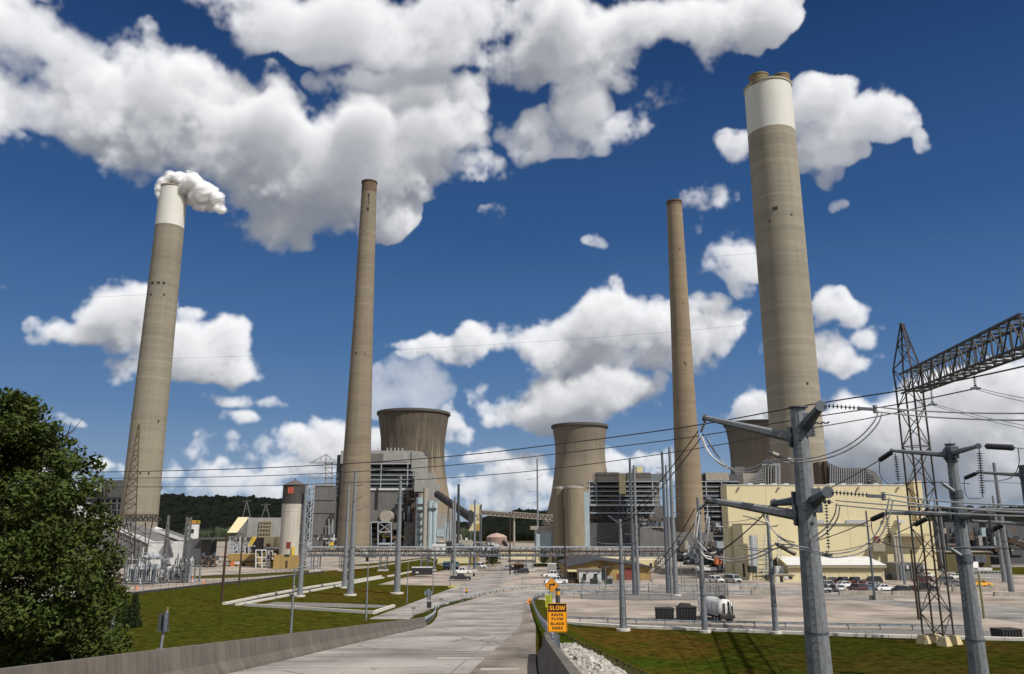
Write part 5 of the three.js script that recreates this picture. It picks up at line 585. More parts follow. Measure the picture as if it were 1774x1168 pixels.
{ const d = 425, o = base('low_roofs', [0, 0, 0], 0, 'cluster of pale low plant rooms with rooftop units in front of the pink tank', 'outbuilding'); part(o, 'wall', M.cladPale, 786, 860, 943, null, d, 20, 950); part(o, 'wall', M.white, 748, 770, 943, null, d - 10, 10, 950); part(o, 'roof_unit', M.conc, 795, 817, 936, 944, d + 3, 8); part(o, 'roof_unit', M.cladPale, 824, 862, 940, 946, d - 2, 6); part(o, 'roof_unit', M.white, 806, 810, 932, 936, d + 4, 2); for (const x of [828, 841, 854]) part(o, 'window', M.glass, x, x + 9, 951, 956, d - .2, .2); for (let x = 790; x < 826; x += 9) part(o, 'unit', M.white, x, x + 5, 954, 960, d - 6, 3); clutter(o, 786, 862, 941, 962, d - 5, 4, 500, 60, [M.white, M.galvDark, M.cladPale, M.steelDark]); }
{ const d = 440, x = HX(860.5, 938, d), r = 18 * MPP(938, d), H = HY(931, d), o = base('tank', [x, 0, -d], 0, 'pinkish tan round tank with shallow domed roof and dark spiral stair', 'tank'); mb().lathe(V(0, 0, 0), [[r, 0], [r, H]], 48).build('shell', mat([.40, .27, .22], .85, { map: rep(T.streak, 12) }), o); mb().lathe(V(0, H, 0), [[r + .1, 0], [r * .7, 1.3], [0.01, 2.3]], 40).build('roof', mat([.42, .29, .24], .85), o); const b = mb(); for (let k = 0; k < 26; k++) { const a = (.9 - k * .055) * 1, y = H * (1 - k / 26) * .8; b.cbox(Math.cos(a) * (r + .5), y, Math.sin(a) * (r + .5), 1.1, .9, 1.1); } b.build('stair', M.steelDark, o); for (const y of [H * .3, H * .62]) mb().lathe(V(0, y, 0), [[r, -.06], [r + .06, 0], [r, .06]], 40).build('seam', M.rust, o); }
{ const d = 500, x = HX(769, 945, d), r = 14 * MPP(945, d), H = HY(939.5, d), o = base('tank', [x, 0, -d], 0, 'grey round tank with domed roof before the pale glass-like building', 'tank'); mb().lathe(V(0, 0, 0), [[r, 0], [r, H]], 48).build('shell', M.clad, o); mb().lathe(V(0, H, 0), [[r + .3, 0], [r * .6, 1.1], [0.01, 1.7]], 36).build('roof', M.conc, o); }
{ const o = base('pale_hall', [0, 0, 0], 0, 'pale grey-green flat hall behind the grey round tank', 'power plant building'); part(o, 'wall', M.cladPale, 756, 784, 890, null, 570, 20, 920); part(o, 'panel', M.blueClad, 757, 769, 917, 930, 569.6, .4); part(o, 'panel', M.blueClad, 770, 780, 905, 940, 569.8, .2); }
{ // the pipe bridge
  const d = 280, o = base('pipe_bridge', [0, 0, 0], 0, 'long silver lattice pipe bridge spanning the whole plant entrance', 'pipe bridge'), x0 = HX(532, 955, d), x1 = HX(1248, 955, d), yT = HY(948, d), yB = HY(963.5, d), n = 62;
  for (const z of [0, -3.2]) { mb().bar(V(x0, yT, -d + z), V(x1, yT, -d + z), .42).build('chord', M.galvPale, o); mb().bar(V(x0, yB, -d + z), V(x1, yB, -d + z), .4).build('chord', M.galvDark, o); }
  for (let i = 0; i <= n; i++) { const x = lerp(x0, x1, i / n), x2 = lerp(x0, x1, (i + 1) / n), b = mb(); b.bar(V(x, yB, -d), V(x, yT, -d), .2); if (i < n) { if (i % 2) b.bar(V(x, yB, -d), V(x2, yT, -d), .15); else b.bar(V(x, yT, -d), V(x2, yB, -d), .15); } b.build('web', M.galv, o); const c = mb(); c.bar(V(x, yB, -d - 3.2), V(x, yT, -d - 3.2), .2); c.bar(V(x, yB, -d), V(x, yB, -d - 3.2), .16); c.bar(V(x, yT, -d), V(x, yT, -d - 3.2), .16); if (i < n) c.bar(V(x, i % 2 ? yT : yB, -d - 3.2), V(x2, i % 2 ? yB : yT, -d - 3.2), .14); c.build('web', M.galvDark, o); }
  const pr = rng(31), pm = [M.rust, M.conc, M.galvPale, M.galvDark, M.rust, M.alu]; for (let i = 0; i < 6; i++) { const y = lerp(yB + .35, yT - .7, pr()), z = -d - .6 - i * .42; mb().tube(V(x0, y, z), V(x1, y, z), .1 + pr() * .14, .1 + pr() * .14, 8).build('pipe', pm[i], o); }
  { const b = mb(); for (let i = 0; i < 80; i++) { const x = lerp(x0, x1, pr()); b.tube(V(x, yB, -d - .5 - pr() * 2), V(x + (pr() - .5) * 3, lerp(yB, yT, .4 + pr() * .5), -d - .5 - pr() * 2), .1, .1, 6); } tag(b.build('pipework', M.rust, o), null, null, null, 'stuff'); }
  for (const px of [545, 594, 663, 735, 747, 818, 918, 1010, 1090, 1150, 1240]) { const x = HX(px, 975, d), b = mb(); for (const s of [-1.1, 1.1]) { b.bar(V(x + s, 0, -d + .1), V(x + s, yB, -d + .1), .3); b.bar(V(x + s, 0, -d - 3.3), V(x + s, yB, -d - 3.3), .3); } for (const y of [1.4, 3.1]) b.bar(V(x - 1.1, y, -d + .1), V(x + 1.1, y, -d + .1), .2); b.bar(V(x - 1.1, 0, -d + .1), V(x + 1.1, 1.4, -d + .1), .14); b.build('support', M.galv, o); mb().box(x - 1.6, x + 1.6, 0, .35, -d + .5, -d - 3.7).build('footing', M.kerb, o); }
}
{ // mustard warehouse with gable to the road
  const d = 228, o = base('warehouse', [0, 0, 0], 0, 'mustard yellow warehouse with dark low gable roof and red door', 'warehouse'), X = (x) => HX(x, 993, d), zb = -d - 46, ap = HY(971.5, d), eL = HY(981, d), eR = HY(982.5, d);
  mb().prism([[X(985), 0], [X(1127), 0], [X(1127), eR], [X(1036), ap], [X(985), eL]], -d, zb).build('wall', M.mustard, o); { const b = mb(), f = .35; b.hexa([V(X(982), eL - .4, -d + 1), V(X(1036), ap + .05, -d + 1), V(X(1036), ap + .05, zb), V(X(982), eL - .4, zb), V(X(982), eL + f - .4, -d + 1), V(X(1036), ap + f, -d + 1), V(X(1036), ap + f, zb), V(X(982), eL + f - .4, zb)]); b.hexa([V(X(1036), ap + .05, -d + 1), V(X(1129), eR - .15, -d + 1), V(X(1129), eR - .15, zb), V(X(1036), ap + .05, zb), V(X(1036), ap + f, -d + 1), V(X(1129), eR + f - .15, -d + 1), V(X(1129), eR + f - .15, zb), V(X(1036), ap + f, zb)]); b.build('roof', mat([.05, .05, .055], .8, { map: rep(T.grain, 4) }), o); }
  part(o, 'door', M.red, 1083, 1094.5, 984, null, d - .15, .15, 995); part(o, 'door', M.red, 1069, 1082, 994.5, null, d - .15, .15, 1000); part(o, 'awning', M.wood, 1040, 1064, 982, 986.5, d - 2.4, 2.4); part(o, 'door', M.blueGrey, 1042, 1050, 988, null, d - .15, .15, 997); part(o, 'air_unit', M.cladPale, 1052, 1062, 998, null, d - 1.6, 1.2, 1002); part(o, 'window', M.glass, 1049, 1055, 979, 983, d - .15, .1); part(o, 'lintel', mat([.4, .27, .1], .8), 1083, 1094.5, 983, 984, d - .2, .2);
}
{ const d = 213, o = base('office_trailer', [0, 0, 0], 0, 'white office trailer with two dark windows before the mustard warehouse', 'trailer'), X = (x) => HX(x, 1000, d); mb().box(X(1003), X(1042), .35, HY(988.5, d), -d, -d - 3.6).build('wall', mat([.8, .81, .8], .6, { map: rep(T.clad, 3, 5), ...bump(rep(T.rib, 1.6, 1), .02) }), o); mb().box(X(1002.2), X(1042.6), HY(988.5, d), HY(986, d), -d + .3, -d - 3.9).build('roof', mat([.2, .16, .12], .8), o); mb().box(X(1003.2), X(1041.8), 0, .34, -d - .1, -d - 3.5).build('skirt', M.cladPale, o); for (const x of [1010, 1029]) { const w = part(o, 'window', M.glass, x, x + 5.2, 994, 1004.5, d - .08, .1); part(o, 'window_box', M.black, x - .2, x + 5.4, 999, 1005, d - .5, .4); } for (const x of [1017, 1037]) part(o, 'lamp', M.black, x, x + 1.6, 991, 992.5, d - .4, .4); }
{ const d = 214, o = base('porch', [0, 0, 0], 0, 'small roofed timber porch with steps left of the white trailer', 'porch'), X = (x) => HX(x, 1000, d); mb().box(X(984), X(1002), HY(991, d), HY(988.5, d), -d, -d - 4).build('roof', M.cream, o); mb().box(X(983), X(1002), 0, .9, -d, -d - 4).build('deck', M.wood, o); for (const x of [985, 991, 997, 1001.5]) mb().box(X(x) - .08, X(x) + .08, .9, HY(991, d), -d + .05, -d - .1).build('post', M.wood, o); mb().box(X(983), X(1002), 1.9, 2, -d + .1, -d).build('rail', M.wood, o); { const b = mb(); for (let k = 0; k < 5; k++) b.box(X(978) + k * .14, X(983), k * .18, k * .18 + .18, -d - .3, -d - 2); b.build('steps', M.wood, o); } mb().box(X(984), X(1002), .9, HY(991, d), -d - 3.6, -d - 3.8).build('back', M.steelDark, o); }
{ const d = 288, o = base('gatehouse', [0, 0, 0], 0, 'small gatehouse with brown hipped roof in the middle of the entrance', 'gatehouse'), X = (x) => HX(x, 981, d), e = HY(978.8, d), a = HY(973.6, d); mb().box(X(890), X(908), 0, e, -d, -d - 4).build('wall', mat([.45, .24, .13], .8, { map: rep(T.grain, 2) }), o); mb().box(X(897), X(900), .1, e - .2, -d + .06, -d - .1).build('door', M.dark, o); mb().box(X(902), X(907), 1.1, e - .3, -d + .06, -d - .1).build('window', M.glass, o); { const q = [V(X(885), e, -d + 1.4), V(X(911.5), e, -d + 1.4), V(X(911.5), e, -d - 5.4), V(X(885), e, -d - 5.4)], t = V(X(898), a, -d - 2), b = mb(); for (let k = 0; k < 4; k++) { const A = q[k], B = q[(k + 1) % 4], n = B.clone().sub(A).cross(t.clone().sub(A)).normalize(); b.tri(A, B, t, n, [0, 0], [5, 0], [2.5, 3]); } b.build('roof', mat([.13, .085, .06], .85), o); } for (const x of [886.5, 892.5, 904, 910]) mb().box(X(x) - .12, X(x) + .12, 0, e, -d + 1.1, -d + .85).build('post', M.wood, o); }
// ------------------------------------------------ tangle of steel, tanks and canopies left of the turbine hall
{ const o = base('steel_framework', [0, 0, 0], 0, 'tangle of steel frames, pipes and orange gear left of the turbine hall', 'steel framework'), d = 262; const b = mb(), A = (x, y, k = 0) => P3(x, y, d + k); for (const k of [0, 4]) { for (const x of [1254, 1267, 1272, 1279]) b.bar(A(x, 948, k), A(x, 996, k), .25); for (const y of [950, 958, 974, 986]) b.bar(A(1253, y, k), A(1280, y, k), .22); b.bar(A(1254, 974, k), A(1267, 958, k), .18); b.bar(A(1254, 958, k), A(1267, 974, k), .18); b.bar(A(1254, 974, k), A(1267, 994, k), .18); } tag(b.build('frame', M.galvPale, o), null, null, null, 'stuff'); clutter(o, 1196, 1282, 938, null, d + 3, 30, 520, 150, [M.galvDark, M.steelDark, M.rust, M.galvPale, M.conc]); part(o, 'orange_unit', M.orange, 1240, 1250, 964, 978, d + 1, 3); }
{ const d = 236, o = base('canopy', [0, 0, 0], 0, 'white flat canopy on posts beside the steel framework', 'canopy'); part(o, 'roof', M.white, 1210, 1243, 984, 988.5, d, 5, 990); for (const x of [1212, 1222, 1233, 1241]) { const b = mb(); pipeV(b, x, 988, null, d + .5, .12, 8); b.build('post', M.galvDark, o); } }
function booth(label, x0, x1, yT, d) { const o = base('booth', [0, 0, 0], 0, label, 'booth'); part(o, 'wall', M.cream, x0, x1, yT, null, d, 3, yT + 6); part(o, 'roof', M.conc, x0 - .6, x1 + .6, yT - 1.2, yT, d - .3, 3.6, yT); return [o, d]; }
{ const [o, d] = booth('small cream booth with one dark window left of the silver van', 1244, 1262, 997.5, 219); part(o, 'window', M.dark, 1255, 1260, 999, 1005, d - .1, .1); part(o, 'door', M.white, 1246, 1250, 1000, null, d - .1, .1, 1004); const [q, e] = booth('long cream booth with a dark doorway between the two grey poles', 1343, 1377, 996.5, 219); part(q, 'door', M.dark, 1352, 1357, 998.5, null, e - .1, .1, 1004); part(q, 'window', M.glass, 1367, 1373, 999, 1003, e - .1, .1); part(q, 'panel', M.white, 1359, 1365, 998, 1004, e - .12, .1); part(q, 'door', M.white, 1345, 1348, 999, null, e - .1, .1, 1004); }
{ // long tan retaining wall and store behind the pole yard
  const d = 300, o = base('tan_store', [0, 0, 0], 0, 'low tan flat-roofed store behind the three tall poles', 'outbuilding'); part(o, 'wall', M.conc, 1144, 1214, 981, null, 262, 10, 990); part(o, 'vent', M.dark, 1200, 1203, 985, 987, 261.8, .2); const q = base('cream_hall', [0, 0, 0], 0, 'cream two-storey building right of the mustard warehouse', 'outbuilding'); part(q, 'wall', M.cream, 1100, 1146, 970, null, 300, 14, 985); part(q, 'pipe', M.conc, 1139, 1141.5, 966, null, 299, 1, 985); part(q, 'window', M.glass, 1126, 1130, 976, 984, 299.8, .2);
  const r = base('cream_hall', [0, 0, 0], 0, 'long cream parapet behind the mustard warehouse roof', 'outbuilding'); part(r, 'wall', M.cream, 1040, 1100, 966, null, 330, 10, 975); void d; void o;
}
{ // far right: dark plant and coal handling
  const o = base('dark_plant', [0, 0, 0], 0, 'dark process plant with pale blue panels at the far right', 'power plant building'), d = 330; part(o, 'wall', M.cladDark, 1640, 1700, 905, null, d + 6, 20, 935); part(o, 'blue_panel', M.blueClad, 1703, 1711, 914, 960, d, 4); part(o, 'blue_panel', M.blueClad, 1722, 1726, 918, 950, d, 4); part(o, 'pale_panel', M.cladPale, 1696, 1702, 928, 946, d - 1, 4); part(o, 'wall', M.cladDark, 1711, 1800, 908, null, d + 8, 20, 935); clutter(o, 1640, 1774, 915, 965, d - 2, 8, 540, 90, [M.steelDark, M.galvDark, M.rust, M.conc]); { const b = mb(); b.bar(P3(1745, 935, d - 4), P3(1800, 955, d - 4), 2.4, 2); b.build('conveyor', M.wood, o); }
  const q = base('olive_shed', [0, 0, 0], 0, 'low olive shed behind the second right-hand pole', 'shed'); part(q, 'wall', mat([.16, .13, .05], .85, { map: rep(T.clad, 9) }), 1640, 1716, 957, null, 275, 8, 970); for (const x of [1690, 1700]) part(q, 'unit', M.galvDark, x, x + 9, 963, 975, 274, 2); part(q, 'roof', M.conc, 1639, 1717, 955.6, 957, 274.6, 9);
  sheet('lawn', 'dark strip of grass at the far right', [G2(1655, 986), G2(1780, 980), G2(1900, 982), G2(1900, 1000), G2(1774, 996), G2(1655, 995)], M.grass, .012); sheet('road', 'pale road strip at the far right', [G2(1640, 979), G2(1900, 976), G2(1900, 980), G2(1640, 985)], M.asphalt, .014);
}
// ---------------------------------------------------------------- steel poles, lattice towers, insulators, conductors
function pole(label, bx, by, tx, ty, wB, wT, o = {}) {                 // foot pixel, top pixel, widths in pixels; stands on the flat ground
  const g = o.d ? at(bx, by, o.d) : gp(bx, by), d = -g.z, h = HY(ty, d), r0 = wB * MPP(by, d) / 2, r1 = wT * MPP(ty, d) / 2;
  const k = base(o.name || 'steel_pole', [g.x, 0, g.z], 0, label, o.cat || 'power pole', o.group);
  mb().tube(V(0, o.sink ?? 0, 0), V(0, h, 0), r0, r1, o.seg || 12, true, true, .2).build('shaft', o.m || M.galv, k);
  if (o.foot !== false) mb().lathe(V(0, 0, 0), [[r0 * 1.9, -.3], [r0 * 1.9, .28], [r0 * .5, .32]], 20).build('footing', M.kerb, k);
  if (o.collar) for (const f of o.collar) { const r = lerp(r0, r1, f); mb().lathe(V(0, h * f, 0), [[r, -.05], [r + .05, -.05], [r + .05, .05], [r, .05]], 14).build('joint', M.galvDark, k); }
  if (o.arms) for (const [py, dx, rise, len] of o.arms) { const y = HY(py, d), L = len * MPP(py, d); mb().bar(V(0, y, 0), V(dx * L, y + rise, .3), .14).build('arm', M.galvDark, k); mb().tube(V(dx * L, y + rise, .3), V(dx * L * 1.3, y + rise + .15, .3), .09, .07, 6).build('insulator', M.insul, k); }
  if (o.wireRun) mb().bar(V(r0 * .8, 0, r0 * .8), V(r1 * .8, h * .8, r1 * .8), .06).build('conduit', M.galvDark, k);
  return k;
}
pole('leftmost of the tall grey tapered poles on the lawn, by the ditch', 519, 1034, 532, 839, 10, 5, { collar: [.45] });
pole('shorter grey tapered pole standing just behind the ditch', 596, 1019, 602.5, 841, 9, 3.4, { collar: [.3, .65], arms: [[864, -1, .8, 9], [899, -1, .4, 9], [915, -1, .4, 10]] });
pole('tallest grey tapered pole on the brown grass, with three side arms', 606.5, 1032, 619, 816, 12, 4.4, { collar: [.38, .75], arms: [[842, 1, .2, 11], [864, 1, .2, 11], [885, 1, .2, 11]] });
pole('grey tapered pole on the brown grass nearest the concrete pad', 687.5, 1029, 697.7, 822, 12, 4.4, { collar: [.35, .8], arms: [[856, -1, .2, 12], [856, 1, .2, 12]] });
pole('slim grey pole of the close pair left of the access road', 786.5, 998, 787, 861, 5, 3.4, { foot: false, collar: [.5] }); pole('slim grey pole of the close pair, the rear one', 783, 989, 783.6, 868, 4.6, 3, { foot: false });
pole('slim grey pole in front of the yellow transfer tower', 821.5, 988, 821.6, 866, 4.6, 3, {}); pole('tall slender pole with bracket arms left of the tan cooling tower', 932, 975, 932.5, 795, 3.6, 2.6, { d: 400, foot: false, arms: [[813, -1, 0, 15], [829, -1, -.6, 15], [852, -1, 0, 15], [870, -1, -.6, 15], [829, 1, 2, 8], [870, 1, 2, 8]] });
pole('thin weathered pole in front of the pair of silos', 980, 1008, 978.5, 880, 3.4, 2.4, { m: M.wood, foot: false });
pole('grey pole with a round base slab at the yard kerb, nearest the road', 1080, 1093, 1075.5, 899, 13, 4.4, { collar: [.6], wireRun: 1, arms: [[909, 1, .2, 12], [909, -1, 1, 16], [943, -1, .1, 34], [943, 1, .1, 22]] });
pole('left dark pole of the twin poles in the gravel yard', 1099, 1031, 1094.5, 795, 6.4, 4, { m: M.galvDark, foot: false, arms: [[926, -1, 0, 10], [926, 1, 0, 10]] }); pole('right paler pole of the twin poles in the gravel yard', 1106, 1031, 1101, 806, 6.6, 4.2, { foot: false, collar: [.5] });
pole('dark pole of the three close poles in the gravel yard', 1157.5, 1028, 1151.5, 783, 6.4, 4, { m: M.galvDark, foot: false, arms: [[811, -1, 0, 9], [820, -1, 0, 9], [862, -1, 0, 6]] }); pole('middle thin pole of the three close poles in the gravel yard', 1163.5, 1028, 1157.5, 806, 5, 3.4, { foot: false });
pole('thick pale pole of the three close poles in the gravel yard', 1171.5, 1032.5, 1165, 775, 9.4, 4.6, { collar: [.3, .62], arms: [[819, 1, .2, 14], [841, 1, -.6, 14], [861, 1, -.4, 14], [886, 1, -.8, 14], [927, 1, -.4, 10]] });
pole('grey pole at the kerb in front of the white tank truck', 1221.5, 1096, 1214, 862, 11, 5.4, { collar: [.27] }); pole('grey pole at the kerb in front of the yellow annex', 1344.5, 1098, 1333, 893, 10.6, 5, { collar: [.23, .5], arms: [[908, -1, .9, 34], [957, -1, .4, 40], [912, 1, 0, 12]] });
pole('dark wooden pole on the lawn by the switchyard fence', 383.5, 1043, 391, 926, 5, 3.2, { m: mat([.10, .055, .035], .9, { map: rep(T.bark, 1, 3) }), foot: false, name: 'wooden_pole' });
pole('slim brown post behind the wooden pole', 413.5, 1015, 417, 930, 3.4, 2.4, { m: M.wood, foot: false, name: 'wooden_pole' }); pole('thin wooden pole by the gatehouse', 883.5, 996, 890, 893, 2.6, 1.8, { m: M.wood, foot: false, name: 'wooden_pole' });
pole('slim grey pole standing in the car park beside the yellow hall', 1516, 1040, 1503, 885, 4.4, 2.8, { m: M.galvDark, foot: false, arms: [[913, -1, .2, 8], [913, 1, .2, 5]] }); pole('slim grey pole by the grey utility building', 1568, 1013, 1555, 893, 5, 3.2, { foot: false, arms: [[914, -1, .4, 7]] });
pole('short brown post beside the lattice tower legs', 1592, 1074, 1586.5, 952, 4.4, 3.2, { m: M.wood, foot: false, name: 'wooden_pole' }); pole('short olive post with pale base in the car park', 1705.5, 1072, 1700, 990, 4.4, 3, { m: mat([.2, .19, .1], .85), foot: false, name: 'wooden_pole' });
pole('tall grey pole at the far right, the nearer of two', 1754, 1032, 1724.5, 802, 10.5, 5, { collar: [.4, .7], foot: false }); pole('grey pole at the far right, the farther of two', 1740.5, 1008, 1723, 859, 8, 3.4, { foot: false, collar: [.5] }); for (const [a, b, l] of [[1634, 992, 'left of'], [1642, 990, 'right of']]) pole('thin pale pole just ' + l + ' the lattice tower at the yellow hall corner', a, b, a - 12, 862 + (a - 1634) * 2, 3.4, 2.4, { foot: false });

function insulator(name, label, A, B, n, r, group, m = M.insul) {       // discs threaded on a rod from A to B
  const o = base(name, A, 0, label, 'insulator', group), D = B.clone().sub(A); mb().tube(V(0, 0, 0), D, r * .16, r * .16, 8).build('rod', M.galvDark, o); const u = D.clone().normalize(), disc = new MB(); disc.tube(u.clone().multiplyScalar(-.035), u.clone().multiplyScalar(.0), r * .35, r, 16, false); disc.tube(V(0, 0, 0), u.clone().multiplyScalar(.03), r, r * .5, 16); const g = disc.geo(); for (let i = 0; i < n; i++) { const k = put('disc', g, m, o); k.position.copy(D).multiplyScalar(.08 + .84 * (i + .5) / n); } return o;
}
const sag = (A, B, s, n = 20) => { const p = []; for (let i = 0; i <= n; i++) { const t = i / n; p.push(A.clone().lerp(B, t).add(V(0, -s * 4 * t * (1 - t), 0))); } return p; };
function cable(label, pts, r, m = M.wire, name = 'cable', cat = 'cable', group, n = 48) { const c = pts.length > 12 ? pts : new THREE.CatmullRomCurve3(pts, false, 'centripetal').getPoints(n); return tag(put(name, mb().path(c, r, 6).geo(), m), label, cat, group); }
// ------------------------------------------------ the two great poles at the right
function armTo(o, A, B, w0, w1, m = M.galv) {                            // tapered six-sided arm with its bolted plates
  mb().tube(A, B, w0, w1, 6, true, true, .5).build('arm', m, o); const u = B.clone().sub(A).normalize(); mb().tube(B.clone().addScaledVector(u, -.05), B.clone().addScaledVector(u, .08), w1 * 1.5, w1 * 1.5, 12).build('end_plate', M.galvDark, o);
  const s = V(u.z, 0, -u.x).normalize(), e = mb(); e.hexa([-1, 1].flatMap(() => []).concat([[-1, -1, -1], [1, -1, -1], [1, -1, 1], [-1, -1, 1], [-1, 1, -1], [1, 1, -1], [1, 1, 1], [-1, 1, 1]].map(([a, b, c]) => A.clone().addScaledVector(u, .1 + a * .06).addScaledVector(s, c * w0 * 1.25).add(V(0, b * w0 * 1.9, 0))))); e.build('bracket', M.galvDark, o);
  const bt = mb(); for (const c of [-1, 1]) for (let k = -3; k <= 3; k++) bt.tube(A.clone().addScaledVector(s, c * w0 * 1.05).add(V(0, k * w0 * .5, 0)).addScaledVector(u, .16), A.clone().addScaledVector(s, c * w0 * 1.05).add(V(0, k * w0 * .5, 0)).addScaledVector(u, .22), .03, .03, 6); tag(bt.build('bolts', M.galv, o), null, null, null, 'stuff');
}
{
  const d = 45, top = at(1382, 708, d), x = top.x, z = top.z, gy = landY(x, d), o = base('transmission_pole', [0, 0, 0], 0, 'nearest and thickest grey steel transmission pole with paired arms', 'power pole'), r0 = 44 * MPP(1168, d) / 2 * 1.06, r1 = 25 * MPP(760, d) / 2;
  const rA = (y) => lerp(r0, r1, clamp((y - 1) / (top.y - 1))); mb().tube(V(x, gy - .5, z), V(x, top.y, z), r0 * 1.03, r1, 12, true, true, .26).build('shaft', M.galv, o); mb().lathe(V(x, 0, z), [[r1 * .5, top.y + .02], [r1 * 1.35, top.y + .02], [r1 * 1.35, top.y + .1], [.01, top.y + .16]], 20).build('cap', M.galvDark, o);
  const P = (px, py, dd = d) => at(px, py, dd), J = (py, a) => V(x + Math.cos(a) * rA(HY(py, d)) * .9, HY(py, d), z - Math.sin(a) * rA(HY(py, d)) * .9);
  armTo(o, J(758, 2.75), P(1221.5, 724, 48), .30, .15); armTo(o, J(738, -.7), P(1422, 704, 41.5), .34, .2, M.galvDark); armTo(o, J(893, 2.75), P(1226, 866, 48), .30, .15); armTo(o, J(868, -.7), P(1434, 853, 41.5), .34, .2, M.galvDark); armTo(o, J(867, 2.2), P(1342, 872, 47.5), .26, .17, M.galvDark);
  for (const [a, b, c, e, q] of [[1372, 799, 1336, 785, 'upper'], [1376, 959, 1348, 944, 'lower']]) { const A = P(a, b, 44.6), B = P(c, e, 43.4), u = B.clone().sub(A); mb().tube(A, B, .13, .12, 14).build('post_insulator', M.conc, o); mb().tube(B, B.clone().addScaledVector(u, .16), .05, .05, 8).build('clamp', M.galvDark, o); void q; }
  for (let k = 0; k < 30; k++) { const y = top.y - 1 - k * .42, a = -2.2; if (y < 6) break; mb().tube(V(x + Math.cos(a) * rA(y) * .92, y, z - Math.sin(a) * rA(y) * .92), V(x + Math.cos(a + .3) * (rA(y) + .16), y, z - Math.sin(a + .3) * (rA(y) + .16)), .018, .018, 5).build('step', M.galvDark, o); }
  for (const py of [1096]) { const y = HY(py, d), r = rA(y); mb().lathe(V(x, y, z), [[r, -.05], [r + .03, -.05], [r + .03, .05], [r, .05]], 16).build('joint', M.galvDark, o); }
  // right-hand strings and the doubled conductors that leave the picture
  const S1a = P(1428, 703, 41.4), S1b = P(1516, 709, 40), S2a = P(1441, 853, 41.4), S2b = P(1531, 860, 40), S3a = P(1400, 866, 45.5), S3b = P(1444, 870.5, 43.5);
  const lerpV = (a, b, t) => a.clone().lerp(b, t); insulator('insulator_string', 'string of dark discs reaching right from the topmost arm of the nearest pole', S1a, lerpV(S1a, S1b, .78), 8, .13); insulator('insulator_string', 'string of dark discs reaching right from the lower arm of the nearest pole', S2a, lerpV(S2a, S2b, .78), 9, .13); insulator('insulator_string', 'short string of dark discs just right of the nearest pole shaft', S3a, S3b, 5, .13);
  const pairC = (label, A, B, s, r = .036) => { const o2 = base('conductor', [0, 0, 0], 0, label, 'power cable'); for (const k of [-1, 1]) mb().path(sag(A.clone().add(V(0, k * .11, k * .05)), B.clone().add(V(0, k * .11, k * .05)), s, 24), r, 6).build('wire', M.white, o2); return o2; };
  pairC('bright doubled conductor leaving right from the topmost arm of the nearest pole', S1b, P(1830, 722, 25), .12); pairC('bright doubled conductor leaving right from the lower arm of the nearest pole', S2b, P(1830, 884, 25), .12); pairC('lower bright doubled conductor leaving right below the first pair', P(1448, 871, 43), P(1830, 890, 27), .1);
  for (const [q, l] of [[S1b, 'upper'], [S2b, 'lower']]) { const c = base('clamp', q, 0, 'dark dead-end clamp joining the ' + l + ' right-hand conductors', 'cable clamp'); mb().bar(V(-.9, .02, .12), V(.05, -.02, 0), .08, .16).build('link', M.galvDark, c); mb().box(-.08, .08, -.2, .2, -.06, .06).build('yoke', M.galvDark, c); }
  insulator('insulator_string', 'long upright string of small discs hanging below the lower right arm', P(1431, 866, 41.5), P(1436, 958, 41), 14, .1);
  // jumper loops, doubled
  const jump = (label, pts, r = .036, m = M.cableGrey) => { const o2 = base('jumper', [0, 0, 0], 0, label, 'jumper cable'); for (const k of [0, 1]) { const c = new THREE.CatmullRomCurve3(pts.map(([px, py, dd], i) => P(px, py, dd).add(V(k * .1, -k * .16, k * .12))), false, 'centripetal'); mb().path(c.getPoints(48), r, 6).build('wire', m, o2); } return o2; };
  jump('large doubled jumper loop sweeping under the top arms of the nearest pole', [[1522, 712, 39.9], [1516, 728, 40], [1490, 757, 40.4], [1455, 779, 41], [1410, 793, 42], [1370, 796, 43.3], [1336, 797, 43.8], [1300, 812, 45.5], [1266, 811, 47], [1240, 786, 47.8], [1222, 756, 48]]);
  jump('doubled jumper loop hanging from the lower right arm', [[1541, 862, 39.9], [1536, 884, 40], [1518, 925, 40.3], [1487, 951, 40.6], [1437, 960, 41], [1400, 950, 42.6], [1349, 943, 43.6], [1310, 960, 46], [1270, 968, 47.4], [1232, 960, 48], [1207, 937, 48.2]]); jump('short doubled jumper curling left from the second right-hand string', [[1450, 872, 43], [1446, 892, 43.2], [1430, 915, 43.8], [1409, 931, 44.4]]);
  jump('pair of pale looping leads hanging under the short back arm', [[1320, 890, 49], [1330, 906, 48.6], [1346, 926, 47], [1362, 936, 46], [1376, 940, 45.2]]);
  // left arms: dead-end strings and falling conductors
  const L1a = P(1223, 727, 48), L1b = P(1214, 750, 50); insulator('insulator_string', 'short pale strings at the tip of the upper left arm', L1a, L1b, 5, .1, null, M.galvPale); const L2a = P(1227, 869, 48), L2b = P(1210, 884, 50); insulator('insulator_string', 'short pale strings at the tip of the lower left arm', L2a, L2b, 5, .1, null, M.galvPale); insulator('insulator_string', 'small bell discs hanging under the lower left arm tip', P(1231, 874, 48), P(1232, 922, 48), 6, .13);
  const dbl = (label, A, B, s, gap) => { const o2 = base('conductor', [0, 0, 0], 0, label, 'power cable'); for (const k of [-1, 1]) mb().path(sag(A.clone().add(V(k * gap[0], k * gap[1], 0)), B.clone().add(V(k * gap[0] * .9, k * gap[1], 0)), s, 24), .035, 6).build('wire', M.wire, o2); };
